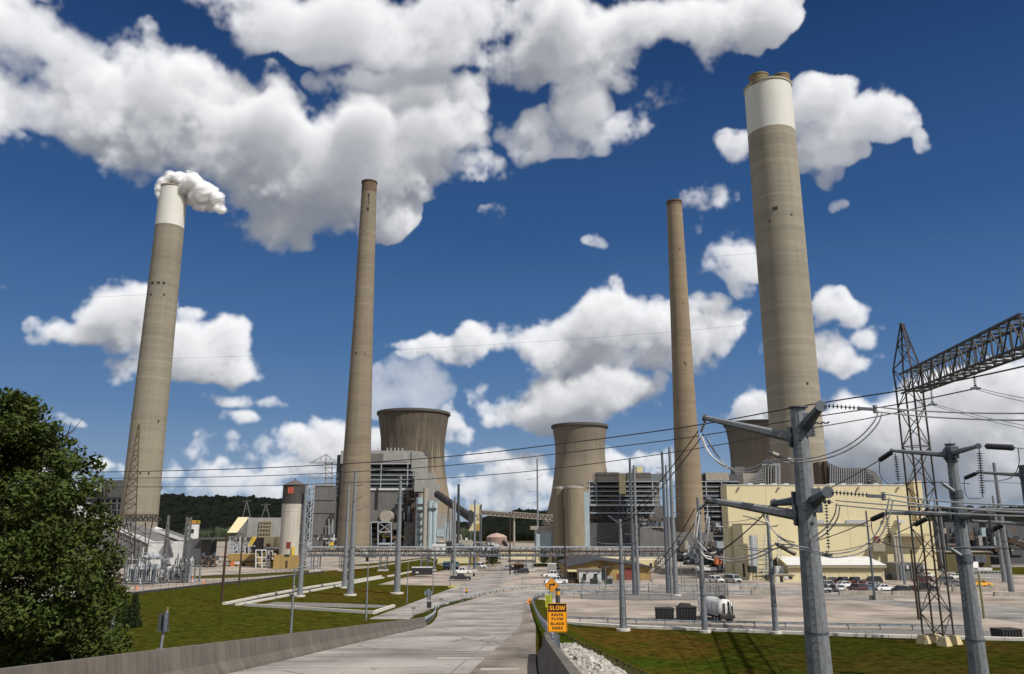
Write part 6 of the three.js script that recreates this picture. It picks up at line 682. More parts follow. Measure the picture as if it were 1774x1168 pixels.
  dbl('doubled dark conductor falling left from the upper left arm', L1b, P(1030, 935, 105), 1.2, [.16, -.1]); dbl('doubled dark conductor falling left from the lower left arm', P(1209, 885, 50), P(1118, 992, 92), .8, [.2, -.1]); dbl('doubled dark conductor running down left behind the lower left arm', P(1328, 887, 48.5), P(1232, 965, 62), .2, [.12, .1]);
  jump('pair of white insulated leads hanging from the lower left arm tip', [[1208, 887, 50], [1204, 915, 50], [1203, 938, 50], [1215, 958, 50.2], [1232, 966, 52]], .05, M.white); jump('pair of white insulated leads curving from the upper left arm tip', [[1212, 752, 50], [1222, 775, 49.6], [1238, 795, 49], [1258, 808, 48.4]], .045, M.white); jump('second pair of white leads dropping to the grey pole head', [[1225, 890, 50], [1223, 915, 50], [1219, 935, 50.2], [1216, 948, 50.4]], .05, M.white);
  insulator('insulator_string', 'pale string of discs behind the short back arm', P(1340, 873, 48), P(1326, 887, 49), 6, .12, null, M.galvPale);
  for (const [a, b, l] of [[1433, 963, 'lower right'], [1330, 800, 'upper post']]) { const q = base('clamp', P(a, b - 1, 41.2), 0, 'dark cable clamp at the ' + l + ' insulator of the nearest pole', 'cable clamp'); mb().bar(V(-.25, 0, 0), V(.25, 0, 0), .1, .14).build('body', M.galvDark, q); mb().bar(V(0, 0, 0), V(0, .2, 0), .06).build('eye', M.galvDark, q); }
  { const bird = base('bird', P(1412, 735.6, 39), 0, 'leftmost of five small dark birds perched on the wire right of the nearest pole', 'bird', 'birds on the wire'), b = mb(); b.tube(V(-.07, .03, 0), V(.02, .06, 0), .015, .05, 8); b.tube(V(.02, .06, 0), V(.07, .09, 0), .05, .025, 8); b.tube(V(-.13, .01, 0), V(-.06, .03, 0), .012, .02, 6); b.build('body', M.black, bird); mb().tube(V(.06, .09, 0), V(.1, .1, 0), .028, .022, 8).tube(V(.1, .1, 0), V(.125, .1, 0), .01, .002, 5).build('head', M.black, bird); [1418, 1423, 1429, 1434].forEach((px, i) => copyOf(bird, P(px, 735.4 - i * .3, 39), i % 2 ? 0 : Math.PI, ['second', 'middle', 'fourth', 'rightmost'][i] + ' of five small dark birds perched on the wire right of the nearest pole')); }
}
{
  const d = 56, top = at(1646, 771, d), x = top.x, z = top.z, gy = landY(x, d), o = base('transmission_pole', [0, 0, 0], 0, 'second thick grey transmission pole at the right, with slender arms', 'power pole'), r0 = 35 * MPP(1168, d) / 2, r1 = 15.4 * MPP(780, d) / 2, rA = (y) => lerp(r0, r1, clamp((y - 1) / (top.y - 1)));
  mb().tube(V(x, gy - .5, z), V(x, top.y, z), r0 * 1.05, r1, 12, true, true, .26).build('shaft', M.galv, o); mb().lathe(V(x, top.y, z), [[r1, 0], [r1 * 1.15, 0], [r1 * 1.15, .08], [.01, .12]], 16).build('cap', M.galvDark, o); const P = (px, py, dd = d) => at(px, py, dd);
  for (const py of [788, 890]) { const y = HY(py, d); mb().lathe(V(x, y, z), [[rA(y), -.55], [rA(y) + .07, -.5], [rA(y) + .07, .5], [rA(y), .55]], 14).build('collar', M.galvDark, o); }
  const A1 = P(1545, 781, 58), A2 = P(1695, 773, 51), A3 = P(1536, 888.5, 58), A4 = P(1714, 884, 51); armTo(o, P(1640, 788, d), A1, .2, .11); armTo(o, P(1653, 784, d - .4), A2, .21, .12); armTo(o, P(1650, 891, d), A3, .2, .11); armTo(o, P(1668, 896, d - .4), A4, .24, .16);
  for (const [a, b, c, e] of [[1652, 851, 1632, 837], [1664, 962, 1644, 949]]) { const A = P(a, b, 55.7), B = P(c, e, 54.4); mb().tube(A, B, .12, .12, 14).build('post_insulator', M.galvPale, o); mb().lathe(V(x, A.y - .2, z), [[rA(A.y), -.3], [rA(A.y) + .06, -.25], [rA(A.y) + .06, .3], [rA(A.y), .35]], 14).build('collar', M.galvDark, o); }
  for (let k = 0; k < 26; k++) { const y = top.y - .6 - k * .4; mb().tube(V(x - rA(y) * .8, y, z + rA(y) * .5), V(x - rA(y) * 1.25, y, z + rA(y) * .6), .018, .018, 5).build('step', M.galvDark, o); } mb().tube(top.clone().add(V(0, 0, 0)), top.clone().add(V(.05, .45, 0)), .02, .01, 6).build('finial', M.galvDark, o);
  for (const py of [975, 1108]) { const y = HY(py, d); mb().lathe(V(x, y, z), [[rA(y), -.05], [rA(y) + .03, -.05], [rA(y) + .03, .05], [rA(y), .05]], 16).build('joint', M.galvDark, o); }
  const fat = (label, A, B, n, r) => insulator('insulator_string', label, A, B, n, r); fat('stubby dark dead-end string at the tip of the upper left arm of the second pole', P(1546, 783, 58), P(1523, 798, 60), 14, .18); fat('stubby dark dead-end string at the tip of the lower left arm of the second pole', P(1534, 890, 58), P(1509, 901, 60), 14, .18); fat('stubby dark string hanging in front of the lattice tower', P(1607, 898, 66), P(1584, 910, 68), 14, .19);
  fat('upright disc string below the upper left arm of the second pole', P(1551, 786, 58), P(1557, 836, 58), 10, .2); fat('upright disc string below the lower left arm of the second pole', P(1536, 893, 58), P(1543, 944, 58), 10, .2); fat('long upright disc string below the right arm of the second pole', P(1696.5, 777, 51), P(1703, 863, 51), 17, .2); fat('horizontal disc string reaching right from the upper arm of the second pole', P(1705, 773, 50.5), P(1760, 776, 47), 9, .19); fat('horizontal disc string reaching right from the lower arm of the second pole', P(1722, 886, 50.5), P(1790, 893, 46), 12, .19); fat('upright disc string below the lower right arm of the second pole', P(1714, 890, 51), P(1717, 944, 51), 12, .2); fat('upright dark disc string in front of the far right dark plant', P(1688, 911, 62), P(1691, 950, 62), 8, .2);
  cable('thin pale cable leaving right from the upper string of the second pole', sag(P(1760, 776, 47), P(1840, 780, 42), .05), .03, M.alu); cable('pale jumper drooping from the upper right string of the second pole', [P(1764, 777, 47), P(1766, 800, 47.4), P(1757, 823, 48.4), P(1738, 832, 49.6), P(1703, 833, 51)], .03, M.alu); cable('dark jumper looping beneath the upper left arm of the second pole', [P(1524, 799, 60), P(1525, 822, 60), P(1535, 836, 59.6), P(1557, 838, 58), P(1600, 836, 57), P(1634, 836, 56), P(1680, 838, 56)], .03);
  cable('pale jumper curve at the far right below the lower right arm', [P(1790, 893, 46), P(1776, 930, 47), P(1755, 946, 48.5), P(1718, 947, 51), P(1646, 949, 55)], .032, M.alu); cable('dark cable running left from the lower left string of the second pole', sag(P(1509, 901, 60), P(1280, 945, 110), 1.1), .035); cable('dark cable running left from the upper left string of the second pole', sag(P(1523, 798, 60), P(1255, 905, 120), 1.1), .035); cable('dark cable running left from the string in front of the lattice tower', sag(P(1584, 910, 68), P(1400, 955, 110), .8), .035);
  cable('dark jumper from the lower left arm of the second pole to its shaft', [P(1509, 902, 60), P(1513, 925, 60), P(1543, 945, 58), P(1590, 950, 57), P(1645, 950, 55), P(1800, 952, 50)], .03);
  // a third pole whose arms reach in from the right edge
  const e = 70, q = at(1771, 815, e), o3 = base('transmission_pole', [0, 0, 0], 0, 'third grey pole cut by the right edge of the picture', 'power pole'); mb().tube(V(q.x + .2, -.3, q.z), V(q.x + .2, HY(806, e), q.z), .55, .4, 12, true, true).build('shaft', M.galvDark, o3); armTo(o3, P(1770, 823, e), P(1694, 818.5, 72), .18, .11); armTo(o3, P(1790, 909, e), P(1686, 903, 72), .18, .11); fat('stubby grey string at the left arm tip of the third pole', P(1692, 820, 72), P(1671, 829, 74), 13, .18); fat('stubby grey string at the lower arm of the third pole', P(1737, 909, 66), P(1716, 920, 68), 13, .2); cable('thin jumper loop below the third pole arm', [P(1671, 830, 74), P(1671, 845, 74), P(1677, 862, 74), P(1700, 864, 73)], .03); cable('pale lead running right under the third pole arm', [P(1703, 834, 73), P(1735, 836, 72), P(1775, 838, 70)], .03, M.alu);
}
// ------------------------------------------------ lattice towers
function latticeTower(name, label, c, d, levels, rot, w, m, each, cat = 'lattice tower') {   // levels: [height, half width x, half width z, offset x]
  const o = base(name, [c, 0, -d], rot, label, cat), leg = [mb(), mb(), mb(), mb()], sg = [[-1, -1], [1, -1], [1, 1], [-1, 1]], Q = (l, k) => V(sg[k][0] * l[1] + (l[3] || 0), l[0], sg[k][1] * l[2]), all = mb();
  for (let i = 0; i + 1 < levels.length; i++) for (let k = 0; k < 4; k++) {
    const A = Q(levels[i], k), B = Q(levels[i + 1], k), A2 = Q(levels[i], (k + 1) % 4), B2 = Q(levels[i + 1], (k + 1) % 4); leg[k].bar(A, B, w * 1.5); const br = [(i + k) % 2 ? [A, B2] : [A2, B]]; if (each === 'x') br.push((i + k) % 2 ? [A2, B] : [A, B2]); if (i % 3 === 0) br.push([A, A2]);
    for (const [p, q] of br) if (each === true) mb().bar(p, q, w * .75).build('brace', m, o); else all.bar(p, q, w * .75);
  }
  leg.forEach((l, k) => l.build('leg', k % 2 && m === M.lattice ? M.latticeRust : m, o)); if (!all.empty) tag(all.build('bracing', m, o), null, null, null, 'stuff'); return o;
}
{
  const d = 101, c = at(1627, 1110, d).x, rot = .62, H = HY(672, d), lv = [], s = 1.12; for (let i = 0; i <= 12; i++) lv.push([lerp(1.0, H, i / 12), s * lerp(1.08, 1, i / 12), s * lerp(1.08, 1, i / 12)]); const HB = HY(640, d), HT = HY(561, d); lv.push([HB, s * 1.05, s * 1.05]); for (const t of [.28, .52, .74, 1]) lv.push([lerp(HB, HT, t), lerp(s * 1.05, .1, t), lerp(s * 1.05, .1, t)]);
  const t = latticeTower('lattice_tower', 'rusty steel lattice tower carrying the gantry beam at the right', c, d, lv, rot, .115, M.lattice, true); for (const [a, b] of [[-1, -1], [1, -1], [1, 1], [-1, 1]]) { mb().hexa([[-.75, -.2, .75], [.75, -.2, .75], [.75, -.2, -.75], [-.75, -.2, -.75], [-.45, 1.0, .45], [.45, 1.0, .45], [.45, 1.0, -.45], [-.45, 1.0, -.45]].map((v) => V(v[0] * .9 + a * s * 1.1, v[1], v[2] * .9 + b * s * 1.1))).build('footing', mat([.75, .62, .35], .9, { map: rep(T.grain, 2) }), t); } mb().box(-.8, .8, HT, HT + .06, -.04, .04).build('cap_bar', M.lattice, t);
  // box beam: leaves the tower towards the right foreground
  const A = at(1583, 662, d - .5), B = at(1800, 570, 60), o = base('gantry_beam', [0, 0, 0], 0, 'rusty steel lattice beam reaching from the tower to the upper right', 'gantry beam'), u = B.clone().sub(A), n = 17, sd = V(-u.z, 0, u.x).normalize(), up = V(0, 1, 0), F2 = (t, a, b) => A.clone().addScaledVector(u, t).addScaledVector(sd, a * 1.15).addScaledVector(up, b * 1.25);
  for (const a of [-1, 1]) for (const b of [-1, 1]) mb().bar(F2(-.05, a, b), F2(1, a, b), .2).build('chord', M.lattice, o);
  for (let i = 0; i <= n; i++) { const t = i / n, t2 = (i + 1) / n, pr = []; for (const a of [-1, 1]) { pr.push([F2(t, a, -1), F2(t, a, 1)]); if (i < n) { pr.push(i % 2 ? [F2(t, a, -1), F2(t2, a, 1)] : [F2(t, a, 1), F2(t2, a, -1)]); } } for (const b of [-1, 1]) { pr.push([F2(t, -1, b), F2(t, 1, b)]); if (i < n) { pr.push(i % 2 ? [F2(t, -1, b), F2(t2, 1, b)] : [F2(t, 1, b), F2(t2, -1, b)]); } } for (const [p, q] of pr) mb().bar(p, q, .1).build('brace', M.lattice, o); }
  insulator('insulator_string', 'disc string hanging from the middle of the lattice beam', at(1686, 630, 82), at(1690, 672, 82), 12, .2); insulator('insulator_string', 'disc string hanging from the lattice beam close to its tower', at(1612, 664, 96), at(1615.5, 700, 96), 11, .2);
  for (const [px, py, dd, l] of [[1690.5, 673, 82, 'right'], [1616, 701, 96, 'left']]) { const q = base('clamp', at(px, py, dd), 0, 'cable clamp below the ' + l + ' string of the lattice beam', 'cable clamp'); mb().bar(V(-.5, 0, 0), V(.5, 0, 0), .14, .22).build('body', M.galvDark, q); mb().bar(V(-.25, 0, 0), V(0, .4, 0), .07).bar(V(.25, 0, 0), V(0, .4, 0), .07).build('link', M.galvDark, q); }
  // the three long conductors across the picture
  const long = (label, l, r) => { const o2 = base('conductor', [0, 0, 0], 0, label, 'power cable'); const c2 = new THREE.CatmullRomCurve3(l.map(([a, b, dd]) => at(a, b, dd)), false, 'centripetal'); mb().path(c2.getPoints(90), r, 6).build('wire', M.wire, o2); return o2; };
  long('uppermost of three long dark conductors crossing from lower left to upper right', [[60, 818, 176], [170, 818, 172], [440, 811.5, 160], [640, 801, 150], [800, 789, 140], [960, 770.5, 130], [1200, 738, 115], [1400, 702, 102], [1600, 670.5, 88], [1700, 651, 80], [1830, 622, 70]], .085); long('middle of three long dark conductors crossing from lower left to the lattice beam', [[60, 829.5, 176], [170, 829, 172], [440, 825, 160], [640, 816, 150], [800, 804.5, 140], [960, 787, 130], [1200, 757, 116], [1400, 724, 104], [1560, 700, 92], [1690, 673.5, 82]], .07); long('lowest of three long dark conductors crossing from lower left to the lattice tower', [[60, 844, 176], [170, 844, 172], [440, 842, 160], [640, 835, 150], [800, 826.5, 140], [960, 812, 130], [1200, 778.5, 118], [1400, 743, 108], [1520, 722, 102], [1616, 701, 96]], .065);
  const brs = (label, a, b, s) => { const o2 = base('conductor', [0, 0, 0], 0, label, 'power cable'); for (const k of [-1, 1]) mb().path(sag(a.clone().add(V(0, k * .1, 0)), b.clone().add(V(0, k * .22, 0)), s, 16), .03, 6).build('wire', M.wire, o2); }; brs('pair of thin cables running right from the string in the middle of the beam', at(1690.5, 673, 82), at(1830, 702, 74), .15); brs('pair of thin cables running right from the string near the tower', at(1616, 701, 96), at(1830, 751, 84), .2);
  cable('very thin wire high across the sky from the left edge to the upper right', [at(-60, 527, 300), at(400, 502, 300), at(900, 470, 290), at(1400, 432, 260), at(1830, 399, 240)], .035, mat([.12, .16, .24], .6)); cable('second very thin wire across the sky through the middle clouds', [at(-60, 627, 300), at(300, 621, 300), at(800, 600, 290), at(1200, 572, 280), at(1320, 560, 270)], .035, mat([.12, .16, .24], .6));
}
{ // ------------------------------------------------ left switchyard
  const m = M.lattice; const tp = (label, bx, by, tx, ty, w0, w1, d, n, rot = .3, mm = m) => { const g = at(bx, by, d), H = HY(ty, d), lv = []; for (let i = 0; i <= n; i++) { const t = i / n; lv.push([H * t, lerp(w0, w1, t), lerp(w0, w1, t)]); } return latticeTower('lattice_mast', label, g.x, d, lv, rot, .16, mm, 'x', 'lattice mast'); };
  tp('tall tapering lattice mast in front of the left chimney', 213, 985, 228.5, 735, 2.9, .18, 232, 19, .4, mat([.2, .15, .1], .8, { map: rep(T.rust, 3) }));
  tp('slim dark lattice mast right of the transformers', 281, 1010, 283, 893, .75, .12, 214, 12, .2, M.latticeGrey); tp('slim grey lattice mast before the hopper building', 317.5, 1008, 318.5, 896, .7, .5, 216, 12, .2, M.latticeGrey);
  const o = base('lattice_gantry', [0, 0, 0], 0, 'broad lattice gantry with splayed legs at the foot of the left chimney', 'lattice gantry'), d = 226, A = (x, y, k = 0) => at(x, y, d + k), b = mb(); truss(b, A(216, 903), A(270, 903), 1.7, 12, .17, 2); b.bar(A(270, 893), A(280, 901), .2); b.bar(A(270, 904), A(280, 901), .2); b.build('beam', m, o);
  const lg = (p, q, w = .2) => { mb().bar(p, q, w).build('leg', m, o); }; for (const k of [0, 3]) { lg(A(242, 1010, k), A(218, 900, k)); lg(A(242, 1010, k), A(265, 900, k)); lg(A(228, 1010, k), A(226, 905, k)); lg(A(250, 1010, k), A(252, 905, k)); lg(A(199, 985, k), A(219, 905, k)); } const c = mb(); for (const y of [925, 945, 962]) c.bar(A(206, y), A(262, y), .13); for (let y = 908; y < 1000; y += 17) { c.bar(A(226, y), A(251, y + 17), .12); c.bar(A(251, y), A(226, y + 17), .12); } tag(c.build('bracing', m, o), null, null, null, 'stuff');
  const q = base('lattice_crossarm', [0, 0, 0], 0, 'lattice crossarm of a far pylon showing above the big tree', 'pylon'), e = 330, Bq = (x, y) => at(x, y, e); const t2 = mb(); truss(t2, Bq(95, 799), Bq(146, 798), 1.3, 14, .16, 1.4); t2.bar(Bq(146, 793), Bq(175, 802), .2); t2.bar(Bq(146, 799), Bq(175, 802), .2); t2.bar(Bq(142, 797), Bq(148, 786), .25); t2.bar(Bq(138, 793), Bq(150, 790), .2); t2.build('arm', M.latticeGrey, q); mb().tube(V(Bq(120, 850).x, 0, -e), Bq(120, 799), .5, .4, 10).build('mast', M.latticeGrey, q);
  const hp = (label, x, y0, y1, d3) => { const o3 = base('pylon', [0, 0, 0], 0, label, 'pylon'), Cc = (a, b2) => at(a, b2, d3), b3 = mb(); b3.bar(Cc(x - 8, y1), Cc(x, y0), .5); b3.bar(Cc(x + 6, y1), Cc(x - 1, y0), .5); b3.bar(Cc(x - 8, y0 + 3), Cc(x + 8, y0 + 2), .4); b3.bar(Cc(x - 5, (y0 + y1) / 2), Cc(x + 4, (y0 + y1) / 2), .3); b3.build('frame', M.latticeGrey, o3); }; hp('far pylon on the dark hill left of the grey conveyor house roof', 428, 866, 898, 560); hp('far pylon on the dark hill nearest the white silo', 461, 872, 898, 580); 
  const dz = base('distant_crane', [0, 0, 0], 0, 'tiny crane jib above the hill right of the left chimney', 'crane'); mb().bar(at(272, 862, 600), at(281, 842, 600), .8).build('jib', M.blueGrey, dz); mb().bar(at(272, 862, 600), at(271, 930, 600), 1).build('mast', M.steelDark, dz);
  // transformers: tank, radiators, bushings, conservator
  const xf = (label, px, py, s, seed) => { const g = gp(px, py), r = rng(seed), o4 = base('transformer', [g.x, 0, g.z], 0, label, 'transformer'); mb().box(-2.4 * s, 2.4 * s, .5, 4.2 * s, 1.3, -1.3).build('tank', M.galvPale, o4); for (let i = 0; i < 12; i++) { const x = -2.9 * s + i * .5 * s; mb().box(x, x + .16, .8, 3.7 * s, 2.3, 1.32).build('radiator', i % 3 ? M.galvPale : M.white, o4); } for (let i = 0; i < 4; i++) { const x = (-1.8 + i * 1.2) * s, H = 4.2 * s; mb().tube(V(x, H, .2), V(x + .3, H + 2.2, .5), .22, .1, 10).build('bushing', i % 2 ? M.white : M.galvDark, o4); } mb().tube(V(-.4 * s, 5.6 * s, -.4), V(2.9 * s, 5.8 * s, -.4), .62, .62, 18).build('conservator', M.galvPale, o4); const b4 = mb(), b5 = mb(), b6 = mb(); for (let i = 0; i < 46; i++) { const x = (r() - .5) * 8.4 * s, y = r() * 6 * s, z = 1.2 + r() * 1.8, bb = [b4, b5, b6][i % 3]; r() < .5 ? bb.tube(V(x, y, z), V(x + (r() - .5) * .4, y + 1 + r() * 1.8, z), .07 + r() * .16, .06 + r() * .12, 8) : r() < .5 ? bb.bar(V(x, y, z), V(x + 1 + r() * 1.6, y + (r() - .5), z), .14) : bb.box(x, x + .4 + r() * .6, y, y + .3 + r() * .5, z, z - .4); } tag(b4.build('fittings', M.white, o4), null, null, null, 'stuff'); tag(b5.build('fittings', M.galvPale, o4), null, null, null, 'stuff'); tag(b6.build('fittings', M.steelDark, o4), null, null, null, 'stuff'); for (let i = 0; i < 4; i++) mb().bar(V((-3.4 + i * 2.2) * s, 0, 2.8), V((-3.4 + i * 2.2) * s, 4 + r() * 2, 2.8), .26).build('post', M.galvDark, o4); return o4; };
  xf('big pale grey transformer with white tank drum, left one of two', 249, 1012, 1.15, 61); xf('pale grey transformer with white tank drum, right one of two', 312, 1009, .95, 62);
  for (const [i, [px, py]] of [[197, 1005], [218, 1011], [345, 1008], [336, 1009]].entries()) { const g = gp(px, py), o5 = base('bus_support', [g.x, 0, g.z], 0, ['bus support post farthest left by the big tree', 'pale bus support post left of the left transformer', 'rightmost bus support post by the hopper building', 'bus support post right of the right transformer'][i], 'bus support'); mb().tube(V(0, 0, 0), V(0, 4.2, 0), .28, .22, 10).build('post', M.galv, o5); mb().bar(V(-1.6, 4.2, 0), V(1.6, 4.2, 0), .2).build('beam', M.galv, o5); for (const s of [-1.3, 0, 1.3]) mb().tube(V(s, 4.2, 0), V(s, 5.6, 0), .16, .1, 8).build('insulator', M.insul, o5); }
  // orange cones
  const c0 = base('traffic_cone', gp(207, 1011), 0, 'orange traffic cone on the switchyard road beside the big tree', 'traffic cone'); mb().lathe(V(0, 0, 0), [[.3, .04], [.06, .95], [.04, .95]], 14).build('cone', M.orange, c0); mb().box(-.36, .36, 0, .05, -.36, .36).build('foot', M.orange, c0); [[219, 1006, 'right of the first cone before the left transformer'], [236, 1022, 'alone on the grey road below the left transformer'], [353, 1012, 'far right end of the switchyard road'], [333, 1004, 'between the hopper building and the right transformer']].forEach(([a, b6, l]) => copyOf(c0, gp(a, b6), 0, 'orange traffic cone ' + l)); c0.scale.setScalar(1);
  // fences: posts one by one, mesh as fine wires
  const fence = (label, pts, h, sp, mesh = true, mm = M.galvDark) => { const f = base('fence', [0, 0, 0], 0, label, 'fence'), post = mb().tube(V(0, 0, 0), V(0, h, 0), .045, .045, 6).geo(), w = mb(); for (let i = 0; i + 1 < pts.length; i++) { const a = pts[i], b7 = pts[i + 1], L = a.distanceTo(b7), n = Math.max(1, Math.round(L / sp)); for (let k = 0; k <= n; k++) { const p = put('post', post, mm, f); p.position.copy(a).lerp(b7, k / n); } w.bar(a.clone().add(V(0, h, 0)), b7.clone().add(V(0, h, 0)), .05); w.bar(a.clone().add(V(0, .15, 0)), b7.clone().add(V(0, .15, 0)), .03); if (mesh) { const up = L / .5; for (let k = 0; k < up; k++) { const t = k / up; const p = a.clone().lerp(b7, t), q2 = a.clone().lerp(b7, Math.min(1, t + 1.6 / L)), q3 = a.clone().lerp(b7, Math.max(0, t - 1.6 / L)); w.bar(p, q2.add(V(0, h, 0)), .008); w.bar(p, q3.add(V(0, h, 0)), .008); } } } tag(w.build('mesh_wire', mm, f), null, null, null, 'stuff'); return f; };
  fence('chain-link fence along the left switchyard road', [[60, 1049], [200, 1032.5], [330, 1017], [460, 1003.5], [545, 993]].map((p) => gp(...p)), 2.3, 3); { const kb = base('kerb', [0, 0, 0], 0, 'dark curb under the switchyard fence'); kb.userData.kind = 'structure'; const l = [[60, 1050], [200, 1033.5], [330, 1018], [460, 1004.5], [560, 992]].map((p) => gp(...p)); for (let i = 0; i + 1 < l.length; i++) mb().bar(l[i].clone().add(V(0, .2, 0)), l[i + 1].clone().add(V(0, .2, 0)), .35, .5).build('kerbstone', M.steelDark, kb); }
  fence('low fence round the gravel pole yard', [[1008, 1027], [1008, 1038], [1125, 1040], [1240, 1040], [1262, 1031], [1240, 1021], [1130, 1024], [1008, 1027]].map((p) => gp(...p)), 2.4, 4.2, true); fence('tall mesh fence beside the white tank truck', [[1212, 1021], [1232, 1034], [1262, 1044]].map((p) => gp(...p)), 2.6, 2.4); fence('fence at the front of the car park below the gabled shed', [[1405, 1008.5], [1530, 1009.5], [1680, 1004]].map((p) => gp(...p)), 2.2, 4, true); fence('gate fence left of the gatehouse', [[838, 990], [868, 989.5], [886, 989]].map((p) => gp(...p)), 1.9, 2.4); fence('light fence behind the far guardrail', [[905, 1013], [980, 1012.5], [1110, 1013]].map((p) => gp(...p)), 1.5, 4.5, false); fence('chain-link fence right of the mustard warehouse', [[1128, 1007], [1124, 996], [1150, 1000], [1180, 1007], [1205, 1015]].map((p) => gp(...p)), 2.2, 2.6);
}
// ---------------------------------------------------------------- vehicles
const paint = (r, g, b) => new THREE.MeshPhysicalMaterial({ color: C(r, g, b), roughness: .4, clearcoat: .7, clearcoatRoughness: .15 });
const PT = { black: paint(.018, .018, .02), white: paint(.74, .74, .73), silver: paint(.4, .41, .42), grey: paint(.12, .125, .13), red: paint(.07, .008, .01), blue: paint(.1, .14, .2), green: paint(.02, .03, .026), yellow: paint(.78, .38, .02), brightred: paint(.2, .02, .02) };
function wheelAt(o, x, z, r, w) { const g = base('tmp', [0, 0, 0]); scene.remove(g); taken.set('tmp', 0); g.name = 'wheel'; g.position.set(x, r, z); mb().tube(V(0, 0, -w / 2), V(0, 0, w / 2), r, r, 18).build('tyre', M.rubber, g); mb().tube(V(0, 0, -w / 2 - .01), V(0, 0, w / 2 + .01), r * .58, r * .58, 12).build('rim', M.alu, g); o.add(g); }
// side outline [x, y] from nose (positive x) to tail, swept across the width with tucked-in glasshouse
function vehicle(name, cat, kind) {
  const o = base(name, [0, 0, 0], 0, '', cat), K = { sedan: { L: 4.7, W: 1.82, belt: .95, roof: 1.45, cab: [[1.0, .95], [.25, 1.42], [-1.05, 1.45], [-1.85, 1.0]], hood: .82, deck: .98 }, suv: { L: 4.8, W: 1.92, belt: 1.08, roof: 1.76, cab: [[1.15, 1.08], [.5, 1.7], [-2.05, 1.76], [-2.3, 1.1]], hood: 1.0, deck: 1.08 }, pickup: { L: 5.8, W: 2.0, belt: 1.15, roof: 1.85, cab: [[1.25, 1.15], [.65, 1.8], [-.75, 1.85], [-.95, 1.15]], hood: 1.08, deck: 1.15 }, van: { L: 5.3, W: 2.0, belt: 1.2, roof: 2.1, cab: [[2.0, 1.2], [1.3, 2.0], [-2.5, 2.1], [-2.6, 1.2]], hood: 1.12, deck: 1.2 } }[kind], h = K.L / 2, w = K.W / 2;
  const body = [[h, .35], [h + .02, .62], [h - .12, K.hood - .12], [h - .35, K.hood - .02], [K.cab[0][0], K.belt], [K.cab[3][0], K.belt], [-h + .06, K.deck - .02], [-h, K.deck - .25], [-h - .02, .38], [-h + .25, .3], [h - .25, .28]];
  mb().prism(body, -w, w).build('body', PT.white, o);
  const gl = mb(), c = K.cab, t = w - .17, P = (i, s) => V(c[i][0], c[i][1], s * (i === 0 || i === 3 ? w - .06 : t)); gl.quad(P(0, 1), P(0, -1), P(1, -1), P(1, 1)); gl.quad(P(3, -1), P(3, 1), P(2, 1), P(2, -1)); for (const s of [1, -1]) s > 0 ? gl.quad(P(3, s), P(0, s), P(1, s), P(2, s)) : gl.quad(P(0, s), P(3, s), P(2, s), P(1, s)); gl.build('windows', M.glass, o);
  const rf = mb(); rf.hexa([V(c[2][0] - .03, c[2][1], t), V(c[1][0] + .03, c[1][1], t), V(c[1][0] + .03, c[1][1], -t), V(c[2][0] - .03, c[2][1], -t), V(c[2][0] + .05, c[2][1] + .06, t - .08), V(c[1][0] - .06, c[1][1] + .06, t - .08), V(c[1][0] - .06, c[1][1] + .06, -t + .08), V(c[2][0] + .05, c[2][1] + .06, -t + .08)]); for (const s of [1, -1]) { for (const [i, j] of [[0, 1], [3, 2]]) rf.bar(P(i, s), P(j, s), .09); const m0 = V((c[0][0] + c[3][0]) / 2 - .1, K.belt, s * (w - .06)), m1 = V((c[1][0] + c[2][0]) / 2, c[1][1], s * t); rf.bar(m0, m1, .1); if (kind === 'suv' || kind === 'van') rf.bar(V(c[3][0] + .8, K.belt, s * (w - .05)), V(c[2][0] + .75, c[2][1], s * t), .14); } rf.build('roof', PT.white, o);
  if (kind === 'pickup') { const bd = mb(); bd.box(-h + .08, c[3][0] - .05, K.deck - .03, K.deck + .015, -w + .14, w - .14); bd.build('bed', M.black, o); }
  for (const s of [1, -1]) { mb().box(h - .16, h + .035, K.hood - .36, K.hood - .2, s * (w - .5), s * (w - .06)).build('headlight', M.alu, o); mb().box(-h - .035, -h + .1, K.deck - .36, K.deck - .12, s * (w - .34), s * (w - .03)).build('tail_light', M.red, o); }
  mb().box(h - .1, h + .06, .34, .52, -w + .06, w - .06).build('bumper', kind === 'pickup' ? M.alu : M.black, o); mb().box(h - .05, h + .045, .56, K.hood - .24, -w * .5, w * .5).build('grille', M.black, o); mb().box(-h - .06, -h + .1, .36, .54, -w + .06, w - .06).build('bumper', M.black, o);
  const r = kind === 'sedan' ? .33 : .39; for (const x of [h - .95, -h + 1.0]) for (const s of [1, -1]) wheelAt(o, x, s * (w - .1), r, .24); return o;
}
const proto = {}, protoUsed = {};
function park(kind, color, px, py, deg, label, group, sc = 1) {                              // deg: 0 points right along the picture, 90 points away
  const [nm, ct] = { sedan: ['car', 'car'], suv: ['car', 'car'], pickup: ['pickup_truck', 'pickup truck'], van: ['van', 'van'] }[kind]; let o; if (!proto[kind]) o = proto[kind] = vehicle(nm, ct, kind); else { o = proto[kind].clone(); o.name = numbered(nm); scene.add(o); }
  o.userData = { label, category: ct }; if (group) o.userData.group = group; o.position.copy(gp(px, py)); o.rotation.y = deg * Math.PI / 180; o.scale.setScalar(sc); o.traverse((q) => { if (q.name === 'body' || q.name === 'roof') q.material = PT[color]; }); return o;
}
const CP2 = 'cars parked in front of the yellow shed';
